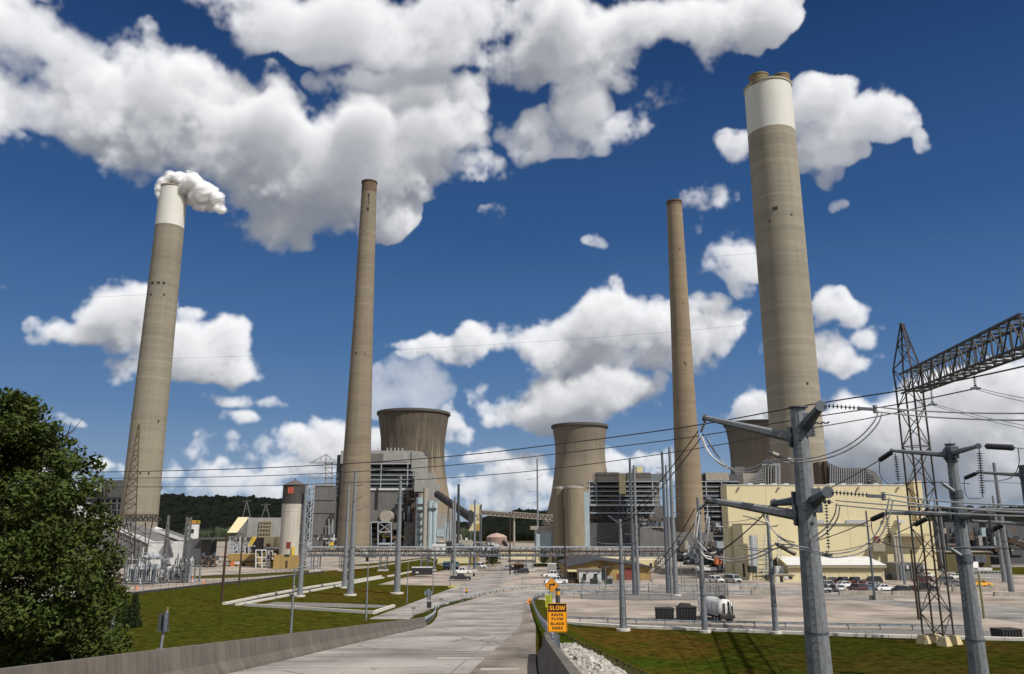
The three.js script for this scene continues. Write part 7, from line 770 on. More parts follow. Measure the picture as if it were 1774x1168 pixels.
park('suv', 'grey', 1425, 1026, -80, 'grey car at the left end of the front parked row, nose to the road', CP2); park('sedan', 'black', 1447, 1024, 100, 'black car second in the front parked row, before a white one', CP2); park('suv', 'red', 1485, 1025, 98, 'dark maroon off-roader in the middle of the front parked row', CP2); park('sedan', 'blue', 1506, 1024, 140, 'blue-grey car just right of the maroon off-roader', CP2); park('sedan', 'white', 1532, 1024, 165, 'white car second from the right end of the front parked row', CP2); park('sedan', 'black', 1565.5, 1027, 160, 'small black car standing apart at the right of the front parked row', CP2);
park('sedan', 'white', 1408, 1021, -80, 'white car peeping out right beside the nearest pole', CP2); park('suv', 'silver', 1430, 1019, 100, 'silver car behind the grey one in the parked rows', CP2); park('sedan', 'white', 1466, 1018, 165, 'white car in the second parked row, left of the maroon off-roader', CP2); park('sedan', 'brightred', 1499, 1017, 150, 'red car in the second parked row', CP2); park('sedan', 'silver', 1515, 1020, 150, 'silver car behind the blue-grey one', CP2); park('sedan', 'white', 1455, 1025, 100, 'white car half hidden beside the second black car', CP2);
park('suv', 'black', 1420, 1010, 95, 'black car at the left end of the back parked row', CP2); park('sedan', 'grey', 1442, 1010, 95, 'dark grey car second in the back parked row', CP2); park('pickup', 'red', 1461, 1013, 120, 'dark red pickup in the back parked row', CP2); park('pickup', 'black', 1482, 1013, 80, 'big black pickup in the back parked row', CP2); park('suv', 'black', 1511, 1011, 170, 'black car behind the slim car-park pole', CP2); park('suv', 'green', 1541, 1004.5, 175, 'dark green off-roader beside the shed corner', CP2); park('sedan', 'grey', 1566, 1004, 170, 'dark car behind the pole by the utility building', CP2);
park('suv', 'red', 1598, 1010, 175, 'dark red car behind the lattice tower legs', CP2); park('pickup', 'black', 1601, 1024, 178, 'black pickup behind the lattice tower legs', CP2); park('suv', 'grey', 1635, 1011, 170, 'dark car right of the lattice tower', CP2); park('sedan', 'grey', 1655, 1016, 170, 'grey car mostly hidden by the second pole', CP2); park('sedan', 'white', 1607, 1001, 175, 'white car by the utility building cabinets', CP2); park('sedan', 'yellow', 1701, 1016, 175, 'bright yellow car right of the second pole', CP2); park('sedan', 'white', 1655, 1003, 175, 'white car beyond the second pole, left side', CP2);
park('suv', 'white', 1241, 1010, -70, 'white off-roader beside the left cream booth', 'vehicles before the yellow annex'); park('van', 'silver', 1271, 1010, -75, 'silver grey van standing at the right of the left cream booth', 'vehicles before the yellow annex'); park('suv', 'silver', 1291, 1001, 150, 'silver off-roader in front of the yellow annex', 'vehicles before the yellow annex');
park('pickup', 'white', 963, 1012, -8, 'white crew-cab pickup behind the turn arrow sign', 'pickups in the entrance'); park('pickup', 'white', 958, 1000.5, 176, 'white pickup behind the crew-cab one', 'pickups in the entrance'); park('pickup', 'white', 968, 993, -5, 'white pickup beside the white box truck', 'pickups in the entrance'); park('pickup', 'black', 797.5, 1006, 178, 'black pickup parked on the left concrete pad', 'pickups in the entrance'); park('pickup', 'white', 801, 994, 0, 'white pickup beyond the black one on the left pad', 'pickups in the entrance'); park('suv', 'black', 903, 995, 178, 'black car waiting at the gatehouse', 'vehicles at the gate'); park('sedan', 'silver', 882, 987, 175, 'silver car nose showing left of the gatehouse', 'vehicles at the gate'); park('van', 'white', 832, 985, -60, 'white van by the grass strip left of the gate', 'vehicles at the gate'); park('sedan', 'white', 870, 969, 90, 'white car parked beyond the gate, left of two', 'vehicles at the gate'); park('sedan', 'white', 879, 969, 90, 'white car parked beyond the gate, right of two', 'vehicles at the gate');
{ // white truck at far right, box truck, tank truck, trailers, dumpsters
  const bt = base('box_truck', gp(956, 997), Math.PI / 2, 'white box truck seen from behind, standing by the trees', 'truck'); mb().box(-3, 2.4, .9, 3.5, -1.2, 1.2).build('box', M.white, bt); mb().box(2.5, 4.3, .6, 2.6, -1.1, 1.1).build('cab', PT.white, bt); mb().box(-3.05, 2.4, .55, .9, -1, 1).build('frame', M.black, bt); mb().box(-3.06, -3, 1, 3.4, -1.05, 1.05).build('rear_door', M.cladPale, bt); for (const x of [-1.9, 3.3]) for (const s of [1, -1]) wheelAt(bt, x, s, .45, .3);
  const tt = base('tank_truck', gp(1243, 1075), 1.72, 'white tank truck with dark hoses seen from behind', 'tank truck'); mb().tube(V(-3.6, 2.25, 0), V(2.4, 2.25, 0), 1.32, 1.32, 28).build('tank', mat([.86, .85, .8], .4, { map: rep(T.flat, 6) }), tt); { const e = mb(), pr = [[1.32, 0], [1.2, .22], [.8, .4], [.01, .48]]; for (let k = 0; k < 3; k++) for (let i = 0; i < 28; i++) { const a = i / 28 * 6.2832, b2 = (i + 1) / 28 * 6.2832, q = (r, h, t) => V(-3.6 - h, 2.25 + Math.sin(t) * r, Math.cos(t) * r); e.quad(q(pr[k][0], pr[k][1], a), q(pr[k][0], pr[k][1], b2), q(pr[k + 1][0], pr[k + 1][1], b2), q(pr[k + 1][0], pr[k + 1][1], a)); } e.build('rear_dome', mat([.88, .87, .8], .4, { map: rep(T.flat, 5) }), tt); } for (const x of [-3.2, -1.2, .8]) mb().tube(V(x, 2.25, 0), V(x + .12, 2.25, 0), 1.37, 1.37, 28).build('band', M.galvPale, tt); mb().box(2.7, 5.2, .9, 3.1, -1.25, 1.25).build('cab', PT.white, tt); mb().box(5.18, 5.25, 1.9, 2.9, -1.1, 1.1).build('windscreen', M.glass, tt); mb().box(-4.2, 5.1, .55, .95, -.9, .9).build('frame', M.black, tt);
  { const b = mb(); for (const [y, z, h] of [[3.1, .35, 1.9], [3.0, -.45, 1.7], [2.6, .9, 1.5]]) b.tube(V(-4.15, y, z), V(-4.2, y - h, z), .12, .12, 10); b.tube(V(-3.4, 3.6, .2), V(-1.8, 3.8, -.3), .22, .16, 10); b.tube(V(-2.6, 3.5, 0), V(-2.6, 4.05, 0), .4, .3, 12); b.tube(V(-3.5, 3.4, .3), V(-4.2, 3.0, .35), .14, .12, 10); b.box(-4.35, -4.0, .7, 1.15, -1.2, 1.2); b.build('hose_gear', M.black, tt); mb().bar(V(-4.3, .6, .6), V(-4.25, 3.4, .6), .06).bar(V(-4.3, .6, .9), V(-4.25, 3.4, .9), .06).build('ladder', M.galvDark, tt); } for (const s of [1, -1]) for (let k = 0; k < 5; k++) mb().box(-3.2 + k * 1.15, -2.2 + k * 1.15, 1.0, 1.7, s * 1.02, s * 1.28).build('side_box', M.galvPale, tt); for (const x of [-3, -1.8, 4]) for (const s of [1, -1]) wheelAt(tt, x, s * 1.0, .5, .42);
  tt.scale.setScalar(.92);
  const bin = (label, px, py, ry, L, H, open) => { const o = base('dumpster', gp(px, py), ry, label, 'dumpster'); mb().hexa([V(-L * .5, .2, .95), V(L * .44, .2, .95), V(L * .44, .2, -.95), V(-L * .5, .2, -.95), V(-L * .5, H, 1.05), V(L * .5, H, 1.05), V(L * .5, H, -1.05), V(-L * .5, H, -1.05)]).build('body', M.black, o); for (let i = 0; i < 7; i++) mb().box(-L * .48 + i * L * .15, -L * .45 + i * L * .15, .25, H - .05, .96, 1.1).build('rib', M.steelDark, o); mb().box(-L * .52, L * .52, H - .12, H + .02, 1.02, 1.14).build('rim', M.steelDark, o); mb().box(-L * .5, L * .44, 0, .2, .6, .8).box(-L * .5, L * .44, 0, .2, -.8, -.6).build('skid', M.steelDark, o); if (open) { mb().hexa([V(-L * .4, H, .9), V(L * .3, H, .9), V(L * .3, H, -.9), V(-L * .4, H, -.9), V(-L * .3, H + .45, .6), V(L * .2, H + .4, .6), V(L * .2, H + .4, -.6), V(-L * .3, H + .45, -.6)]).build('tarp', M.rubber, o); } return o; };
  bin('black skip container left of two beside the tank truck', 1152, 1074, .04, 2.5, 1.75, false); bin('taller black skip container with heaped tarp, right of two', 1190, 1074, -.1, 2.9, 1.95, true); const db = bin('black tipping bin lying at the kerb on the far right', 1745, 1106, .15, 2.7, 1.3, false); db.scale.set(1.05, .9, 1);
  for (const [px, py, l] of [[1029, 1013, 'in front of the white trailer'], [1054, 1013, 'right of the white trailer']]) { const o = base('waste_bin', gp(px, py), 0, 'small dark green waste bin ' + l, 'waste bin'); mb().hexa([V(-.9, .1, .5), V(.9, .1, .5), V(.9, .1, -.6), V(-.9, .1, -.6), V(-1, 1.05, .6), V(1, 1.05, .6), V(1, 1.3, -.6), V(-1, 1.3, -.6)]).build('body', M.green || mat([.02, .035, .025], .6), o); mb().hexa([V(-1.03, 1.06, .63), V(1.03, 1.06, .63), V(1.03, 1.31, -.63), V(-1.03, 1.31, -.63), V(-1.03, 1.12, .63), V(1.03, 1.12, .63), V(1.03, 1.37, -.63), V(-1.03, 1.37, -.63)]).build('lid', M.black, o); }
  const tr = base('trailer', gp(731, 999), .12, 'black enclosed trailer with white roof on the left pad', 'trailer'); mb().box(-3, 3, .5, 2.5, -1.1, 1.1).build('body', M.black, tr); mb().box(-3.05, 3.05, 2.5, 2.75, -1.15, 1.15).build('roof', M.white, tr); mb().box(3, 4.3, .5, .62, -.08, .08).build('drawbar', M.galv, tr); for (const x of [-.5, .6]) for (const s of [1, -1]) wheelAt(tr, x, s * 1.05, .38, .25); mb().box(-1.9, -1, 1.0, 1.4, 1.1, 1.13).build('plate', M.white, tr);
  const bl = base('tanker_trailer', gp(781, 988), -.1, 'rounded blue tank trailer on the edge of the grass strip', 'tank trailer'); mb().tube(V(-2.6, 1.75, 0), V(2.6, 1.75, 0), 1.15, 1.15, 20).build('tank', mat([.16, .24, .36], .45), bl); mb().box(-2.6, 2.6, .3, .6, -.9, .9).build('frame', M.black, bl); for (const x of [-1.2, 1.3]) for (const s of [1, -1]) wheelAt(bl, x, s * .95, .42, .3);
  const wt = base('white_shelter', gp(636, 973), -.15, 'grey box trailer with slanted white front near the pipe bridge', 'trailer'); mb().hexa([V(-3.6, 2.2, 1.6), V(3.6, 1.5, 1.6), V(3.6, 1.5, -1.6), V(-3.6, 2.2, -1.6), V(-2.6, 5, 1.6), V(3.6, 5.2, 1.6), V(3.6, 5.2, -1.6), V(-2.6, 5, -1.6)]).build('body', M.clad, wt); { const b = mb(); b.quad(V(-3.62, 2.9, 1.7), V(1, 2.9, 1.7), V(1, 5.05, 1.66), V(-2.62, 5.05, 1.66)); b.build('front', M.white, wt); } mb().box(-.5, .5, 0, 2.2, -.5, .5).build('stand', M.steelDark, wt);
  const fr = base('frame_stack', gp(1715, 1005), 0, 'stack of white steel frames at the far right of the car park', 'stacked frames'); for (let i = 0; i < 4; i++) for (const z of [-1, 1]) mb().box(-4, 4, .3 + i * .65, .42 + i * .65, z - .06, z + .06).build('rail', M.galvPale, fr); for (let i = 0; i < 9; i++) mb().box(-4 + i, -3.9 + i, 0, 2.6, .95, 1.1).build('post', M.galvPale, fr); mb().box(-3.4, .5, 2.5, 3.2, -1, 1).build('load', M.white, fr);
  const sm = base('semi_truck', gp(1686, 994), .5, 'white truck cab between the second pole and the frame stack', 'truck'); mb().box(-1.4, 1.4, .8, 3.6, -1.2, 1.2).build('cab', PT.white, sm); mb().box(1.38, 1.44, 2.1, 3.2, -1.05, 1.05).build('windscreen', M.glass, sm); mb().box(-1.5, 2.2, .5, .9, -1.1, 1.1).build('chassis', M.black, sm); for (const x of [-.9, 1.5]) for (const s of [1, -1]) wheelAt(sm, x, s * 1.05, .5, .3);
  // concrete parking blocks
  const cb = [[1231, 1021.5, 0, 'left end, before the mesh fence'], [1300, 1022, .05, 'in front of the yellow annex, left'], [1326, 1024, .05, 'in front of the yellow annex, right'], [1320, 1029, .05, 'short one before the yellow annex'], [1448, 1021.5, .03, 'under the black cars of the front row'], [1473, 1031, .02, 'long one below the maroon off-roader'], [1510, 1031, 0, 'left of the slim car-park pole'], [1528, 1039.5, 0, 'at the foot of the slim car-park pole'], [1565, 1031.5, 0, 'below the small black car'], [1546, 1023, 0, 'behind the small black car'], [1668, 1025, 0, 'right of the second pole, left one'], [1700, 1025, 0, 'beneath the yellow car'], [1735, 1024, 0, 'at the far right pole'], [1742, 1033, 0, 'long one by the farthest right pole'], [1768, 1033, 0, 'cut by the right edge']];
  const b0 = mb(); b0.prism([[-2.3, 0], [2.3, 0], [2.3, .55], [2.2, .85], [-2.2, .85], [-2.3, .55]], -.32, .32); const g0 = b0.geo(); cb.forEach(([a, b, r, l]) => { const o = tag(put('concrete_block', g0, M.conc), 'long concrete parking block, ' + l, 'concrete block', 'concrete blocks in the car park'); o.position.copy(gp(a, b)); o.rotation.y = r; });
}
// ---------------------------------------------------------------- signs
function textTex(w, h, bg, draw) { const c = document.createElement('canvas'); c.width = w; c.height = h; const x = c.getContext('2d'); x.fillStyle = bg; x.fillRect(0, 0, w, h); draw(x); const t = new THREE.CanvasTexture(c); t.colorSpace = THREE.SRGBColorSpace; t.magFilter = THREE.LinearFilter; return t; }
function rounded(w, h, r) { const s = new THREE.Shape(); s.moveTo(-w / 2 + r, -h / 2); s.lineTo(w / 2 - r, -h / 2); s.absarc(w / 2 - r, -h / 2 + r, r, -Math.PI / 2, 0); s.lineTo(w / 2, h / 2 - r); s.absarc(w / 2 - r, h / 2 - r, r, 0, Math.PI / 2); s.lineTo(-w / 2 + r, h / 2); s.absarc(-w / 2 + r, h / 2 - r, r, Math.PI / 2, Math.PI); s.lineTo(-w / 2, -h / 2 + r); s.absarc(-w / 2 + r, -h / 2 + r, r, Math.PI, 1.5 * Math.PI); return s; }
function plate(shape, w, h, m, back, o, name = 'panel') { const g = new THREE.ExtrudeGeometry(shape, { depth: .008, bevelEnabled: false, curveSegments: 8 }), p = g.attributes.position, u = g.attributes.uv; for (let i = 0; i < p.count; i++) u.setXY(i, p.getX(i) / w + .5, p.getY(i) / h + .5); const k = put(name, g, [m, back], o); return k; }
{
  const d = 29.5, P = at(963.5, 1152, d), top = at(965, 1045, d), bot = at(965, 1095, d), W = 33.5 * MPP(1070, d), H = top.y - bot.y, o = base('plow_sign', [P.x, 0, P.z], 0, 'orange and black road sign reading SLOW RAISE PLOW BLADE HERE', 'road sign');
  const t = textTex(512, 820, '#f09c0a', (x) => { x.fillStyle = '#0c0a08'; x.fillRect(14, 14, 484, 792); x.fillStyle = '#f09c0a'; x.fillRect(26, 250, 460, 544); x.textAlign = 'center'; x.textBaseline = 'middle'; x.fillStyle = '#f09c0a'; const fit = (s, y, size, wd, col) => { x.font = 'bold ' + size + 'px sans-serif'; x.fillStyle = col; const m = x.measureText(s).width; x.save(); x.translate(256, y); x.scale(wd / m, 1); x.fillText(s, 0, 0); x.lineWidth = 4; x.strokeStyle = col; x.strokeText(s, 0, 0); x.restore(); }; fit('SLOW', 136, 168, 420, '#f0a018'); fit('RAISE', 330, 112, 330, '#16100a'); fit('PLOW', 448, 112, 320, '#16100a'); fit('BLADE', 586, 112, 370, '#16100a'); fit('HERE', 710, 112, 300, '#16100a'); });
  const k = plate(rounded(W, H, W * .07), W, H, new THREE.MeshStandardMaterial({ map: t, roughness: .5 }), M.alu, o); k.position.set(top.x - P.x, (top.y + bot.y) / 2, .05); const gy = landY(P.x, d) - .2; mb().box(-.035, .035, gy, top.y - .1, -.03, .03).build('post', M.galv, o); { const b = mb(); for (let y = gy + .3; y < bot.y; y += .09) b.box(-.012, .012, y, y + .03, .03, .034); tag(b.build('holes', M.dark, o), null, null, null, 'stuff'); } for (const y of [.15, .85]) mb().tube(V(top.x - P.x, lerp(bot.y, top.y, y), .055), V(top.x - P.x, lerp(bot.y, top.y, y), .075), .014, .014, 8).build('bolt', M.galvDark, o);
}
{
  const d = 118, c = at(956, 1014.5, d), s = 26 * MPP(1014, d) / 1.414, o = base('turn_sign', [c.x, 0, c.z], 0, 'orange diamond road sign with black right-turn arrow', 'road sign'), t = textTex(512, 512, '#e8890c', (x) => { x.save(); x.translate(256, 256); x.rotate(-Math.PI / 4); x.fillStyle = '#0a0806'; x.restore(); }); const g = new THREE.Shape([[0, -s * .707], [s * .707, 0], [0, s * .707], [-s * .707, 0]].map((p) => new THREE.Vector2(...p))); void t;
  const k = put('panel', new THREE.ExtrudeGeometry(g, { depth: .02, bevelEnabled: false }), mat([.78, .31, .012], .5), o); k.position.set(0, c.y, 0); const q = s * .707, ln = mb(); const ring = [[0, -q * .93], [q * .93, 0], [0, q * .93], [-q * .93, 0]]; ring.forEach((p, i) => { const r = ring[(i + 1) % 4]; ln.bar(V(p[0], p[1], .024), V(r[0], r[1], .024), .045, .006, V(0, 0, 1)); }); ln.build('border', M.black, o).position.y = c.y;
  const ar = new THREE.Shape([[-.36, -.5], [-.18, -.5], [-.18, .02], [.18, .02], [.18, -.14], [.52, .13], [.18, .4], [.18, .22], [-.36, .22]].map(([a, b]) => new THREE.Vector2(a * q, b * q))); const a = put('arrow', new THREE.ExtrudeGeometry(ar, { depth: .008, bevelEnabled: false }), M.black, o); a.position.set(0, c.y, .022); mb().box(-.06, .06, landY(c.x, d) - .3, c.y, -.08, -.01).build('post', M.galv, o);
  const o2 = base('speed_plate', at(950.5, 1042, 92), 0, 'small yellow-green plate behind the plow sign', 'sign'); mb().box(-.36, .36, -.62, .68, -.01, .01).build('panel', mat([.48, .52, .03], .5), o2); mb().box(-.05, .05, -3.2, -.6, -.05, -.012).build('post', M.galv, o2); { const b = mb(); for (let k2 = 0; k2 < 5; k2++) b.box(-.24, .2 - (k2 % 2) * .1, .42 - k2 * .2, .5 - k2 * .2, .011, .014); b.build('lettering', mat([.12, .13, .02], .6), o2); }
  const o3 = base('marker_post', at(966.5, 1036, 96), 0, 'dark post with orange reflective band above the plow sign', 'marker post'); mb().tube(V(0, -3.5, 0), V(0, 1.05, 0), .26, .26, 14).build('post', mat([.1, .1, .1], .7, { map: rep(T.galv, .8) }), o3); mb().tube(V(0, .3, 0), V(0, .72, 0), .275, .275, 14).build('band', mat([.75, .36, .03], .5), o3);
  const o4 = base('reflector', at(917.5, 1042, 148), 0, 'round orange reflector at the guardrail bend', 'reflector'); mb().tube(V(0, 0, 0), V(0, 0, .05), .46, .46, 20).build('disc', mat([.85, .34, .08], .5), o4); mb().tube(V(0, 0, .05), V(0, 0, .07), .16, .16, 14).build('centre', mat([.3, .06, .02], .5), o4); mb().box(-.05, .05, -1.4, 0, -.08, -.01).build('post', M.galvDark, o4);
}
{
  const sb = base('sign_back', (() => { const p = at(278, 1126, 19.2); return [p.x, p.y, p.z]; })(), .25, 'grey sign seen from behind on a steel post on the left barrier', 'sign'); const H = at(278, 1062, 19.2).y - at(278, 1126, 19.2).y; mb().tube(V(0, 0, 0), V(.06, H * 1.1, 0), .035, .03, 10).build('post', M.galv, sb); const k = mb().box(-.1, .12, H * .52, H * .98, -.05, -.01).build('panel', M.steelDark, sb); k.rotation.y = .25; mb().box(-.12, .14, H * .5, H * .54, -.07, .02).build('bracket', M.galvDark, sb); mb().box(-.09, .09, -.02, .02, -.09, .09).build('foot', M.galv, sb); mb().tube(V(.06, H * 1.08, 0), V(.06, H * 1.16, 0), .04, .03, 10).build('lamp', mat([.2, .13, .04], .5), sb); mb().tube(V(.05, H * .5, .05), V(.05, H * 1.0, .05), .05, .05, 10).build('tube_case', M.galvDark, sb);
  const post = (label, px, pyB, pyT, shape, d) => { const g = d ? at(px, pyB, d) : gp(px, pyB), D = -g.z, o = base('small_sign', g, 0, label, 'sign'), h = HY(pyT, D) - g.y, s = MPP(pyB, D); mb().box(-.05, .05, -.3, h, -.04, .04).build('post', M.galv, o); shape(o, h, s); return o; };
  post('blue-grey house-shaped sign seen from behind at the end of the left barrier', 744, 1066, 1020, (o, h, s) => { mb().box(-.05 - 4 * s, .05 - 4 * s, -.3, h - 4 * s, -.04, .04).build('post', M.galv, o); mb().prism([[-10 * s, h - 11 * s], [4 * s, h - 11 * s], [4 * s, h - 5 * s], [-3 * s, h + .5 * s], [-10 * s, h - 5 * s]], .05, .08).build('panel', M.blueGrey, o); mb().box(-5 * s, 3 * s, h - 32 * s, h - 22 * s, .05, .08).build('lower_panel', M.steelDark, o); mb().box(-5 * s, 2 * s, h - 18 * s, h - 12 * s, .05, .08).build('tab', M.blueGrey, o); }, 128);
  post('small T-shaped sign back left of the barrier end', 715.5, 1071, 1053, (o, h, s) => mb().box(-4 * s, 4 * s, h - 1.6 * s, h + .4 * s, -.03, .06).build('panel', M.galvDark, o), 126); post('T-shaped sign back beside the left guardrail', 764, 1057, 1037, (o, h, s) => mb().box(-2.6 * s, 2.6 * s, h - 1.2 * s, h + .4 * s, -.03, .06).build('panel', M.galvDark, o), 140); post('white oval sign on a dark post by the left guardrail', 770.5, 1056, 1040, (o, h, s) => { mb().tube(V(0, h - 2.6 * s, .06), V(0, h - 2.6 * s, .1), 2.2 * s, 2.2 * s, 16).build('panel', M.white, o); mb().prism([[-2 * s, h - 2 * s], [2 * s, h - 2 * s], [0, h + 2 * s]], .05, .1).build('tip', M.white, o); }, 143);
  post('pale pink panel on a thin post beside the access road', 796.5, 1047, 1016, (o, h, s) => mb().box(-2.2 * s, 2.2 * s, h - 22 * s, h - 18 * s, .04, .07).build('panel', mat([.6, .42, .4], .7), o), 152); post('thin bare post beside the pale pink panel', 800.5, 1044, 1017, (o, h, s) => mb().box(-.3 * s, .3 * s, h, h + .4 * s, -.04, .04).build('cap', M.galvDark, o), 154); post('orange and black hazard marker beside the access road', 808, 1037, 1015, (o, h, s) => { mb().box(-2 * s, 2 * s, h - 9.5 * s, h - 5.4 * s, .04, .08).build('orange_panel', mat([.8, .36, .02], .5), o); mb().box(-2 * s, 2 * s, h - 12 * s, h - 9.5 * s, .04, .08).build('black_panel', M.black, o); }, 168);
  { const hy2 = base('hydrant', gp(783.5, 1017.5), 0, 'low yellow base at the corner of the brown grass', 'post base'); mb().box(-1, 1, 0, .12, -.5, .5).build('slab', mat([.7, .6, .1], .8), hy2); mb().tube(V(0, 0, 0), V(0, .5, 0), .16, .12, 10).build('stub', mat([.7, .6, .1], .8), hy2); const hb = base('barrel', gp(821, 999), 0, 'black drum standing on the pad beside the access road', 'barrel'); mb().tube(V(0, 0, 0), V(0, .9, 0), .32, .32, 16).build('body', M.black, hb); mb().tube(V(0, .9, 0), V(0, .94, 0), .34, .34, 16).build('lid', M.steelDark, hb); const v = base('valve_box', gp(444.5, 1048), 0, 'small yellow box on a post on the lawn beyond the ditch', 'utility box'); v.position.copy(gp(511, 1024)); mb().box(-.25, .25, .5, 1.2, -.2, .2).build('box', mat([.5, .42, .14], .7), v); mb().box(-.08, .08, 0, .5, -.08, .08).build('post', M.galvDark, v); }
}
// street lamps with a curved arm
function lamp(label, bx, by, tx, ty, arm, d) { const g = d ? at(bx, by, d) : gp(bx, by), D = -g.z, h = HY(ty, D) - g.y, o = base('street_lamp', g, 0, label, 'street lamp'); mb().tube(V(0, -.2, 0), V(0, h, 0), .1, .06, 8).build('pole', M.galv, o); const s = MPP(ty, D); if (arm) { mb().path(new THREE.QuadraticBezierCurve3(V(0, h, 0), V(arm * s * .4, h + s * 3, 0), V(arm * s, h + s * 4, 0)).getPoints(10), .045, 6).build('arm', M.galvPale, o); mb().box(Math.min(arm * s, arm * s * 1.3), Math.max(arm * s, arm * s * 1.3), h + s * 3.2, h + s * 4.8, -.16, .16).build('lamp_head', M.galvPale, o); } else mb().box(-.3, .3, h - .06, h + .1, -.14, .14).build('lamp_head', M.galvPale, o); return o; }
lamp('street lamp with long arm left of the leftmost tapered pole', 503.5, 1098, 508.5, 986, 22, 60); lamp('street lamp rising between the two left tapered poles and barrier', 634, 1071, 637, 980, 4, 82); lamp('street lamp on the lawn near the concrete pad corner', 705, 1045, 707.5, 976, 5); lamp('street lamp on the brown grass right of the fourth tapered pole', 749.5, 1028, 752, 970, 4); lamp('slim street lamp at the pad edge by the black pickup', 779.5, 1017, 781.5, 962, 4); lamp('street lamp by the big tree, pale post before the conifers', 193, 1098, 201, 958, -5, 56); lamp('street lamp with a long arm over the switchyard road', 245, 1014, 249, 973, 32); lamp('street lamp between the two big transformers', 232, 1036, 236, 962, 10); lamp('street lamp by the gate left of the gatehouse', 847, 990, 848, 965, 3); lamp('street lamp near the white canopy with curved arm', 1181, 1018, 1182, 976, 12); lamp('thin street lamp left of the tank truck fence', 1208, 1024, 1205, 970, -6); lamp('street lamp behind the office trailer', 1050, 1030, 1050, 985, 4); lamp('short lamp post in the gravel yard', 1124, 1026, 1124, 1010, 5);
// ---------------------------------------------------------------- trees
function leafMat(c) { return new THREE.MeshPhysicalMaterial({ color: C(...c), roughness: .75, transmission: .25, thickness: 0, specularIntensity: .35, side: THREE.DoubleSide }); }
function leafCluster(n, R, size, seed) { const r = rng(seed), b = mb(); for (let i = 0; i < n; i++) { const c = V((r() - .5) * 2, (r() - .5) * 1.5, (r() - .5) * 2).multiplyScalar(R * .8), u = V(r() - .5, (r() - .5) * .7, r() - .5).normalize(), w = V(r() - .5, r() + .2, r() - .5).cross(u).normalize(), L = size * (.7 + r() * .6), q = (a, e) => c.clone().addScaledVector(u, a * L).addScaledVector(w, e * L), n2 = u.clone().cross(w).normalize(), tip = q(1, 0), tail = q(-.75, 0), a = q(.1, .46).addScaledVector(n2, .1 * L), e = q(.1, -.46).addScaledVector(n2, .1 * L); for (const t of [[tail, e, tip], [tail, tip, a]]) { const nn = t[1].clone().sub(t[0]).cross(t[2].clone().sub(t[0])).normalize(); b.tri(...t, nn, [0, 0], [1, 0], [1, 1]); } } return b.geo(); }
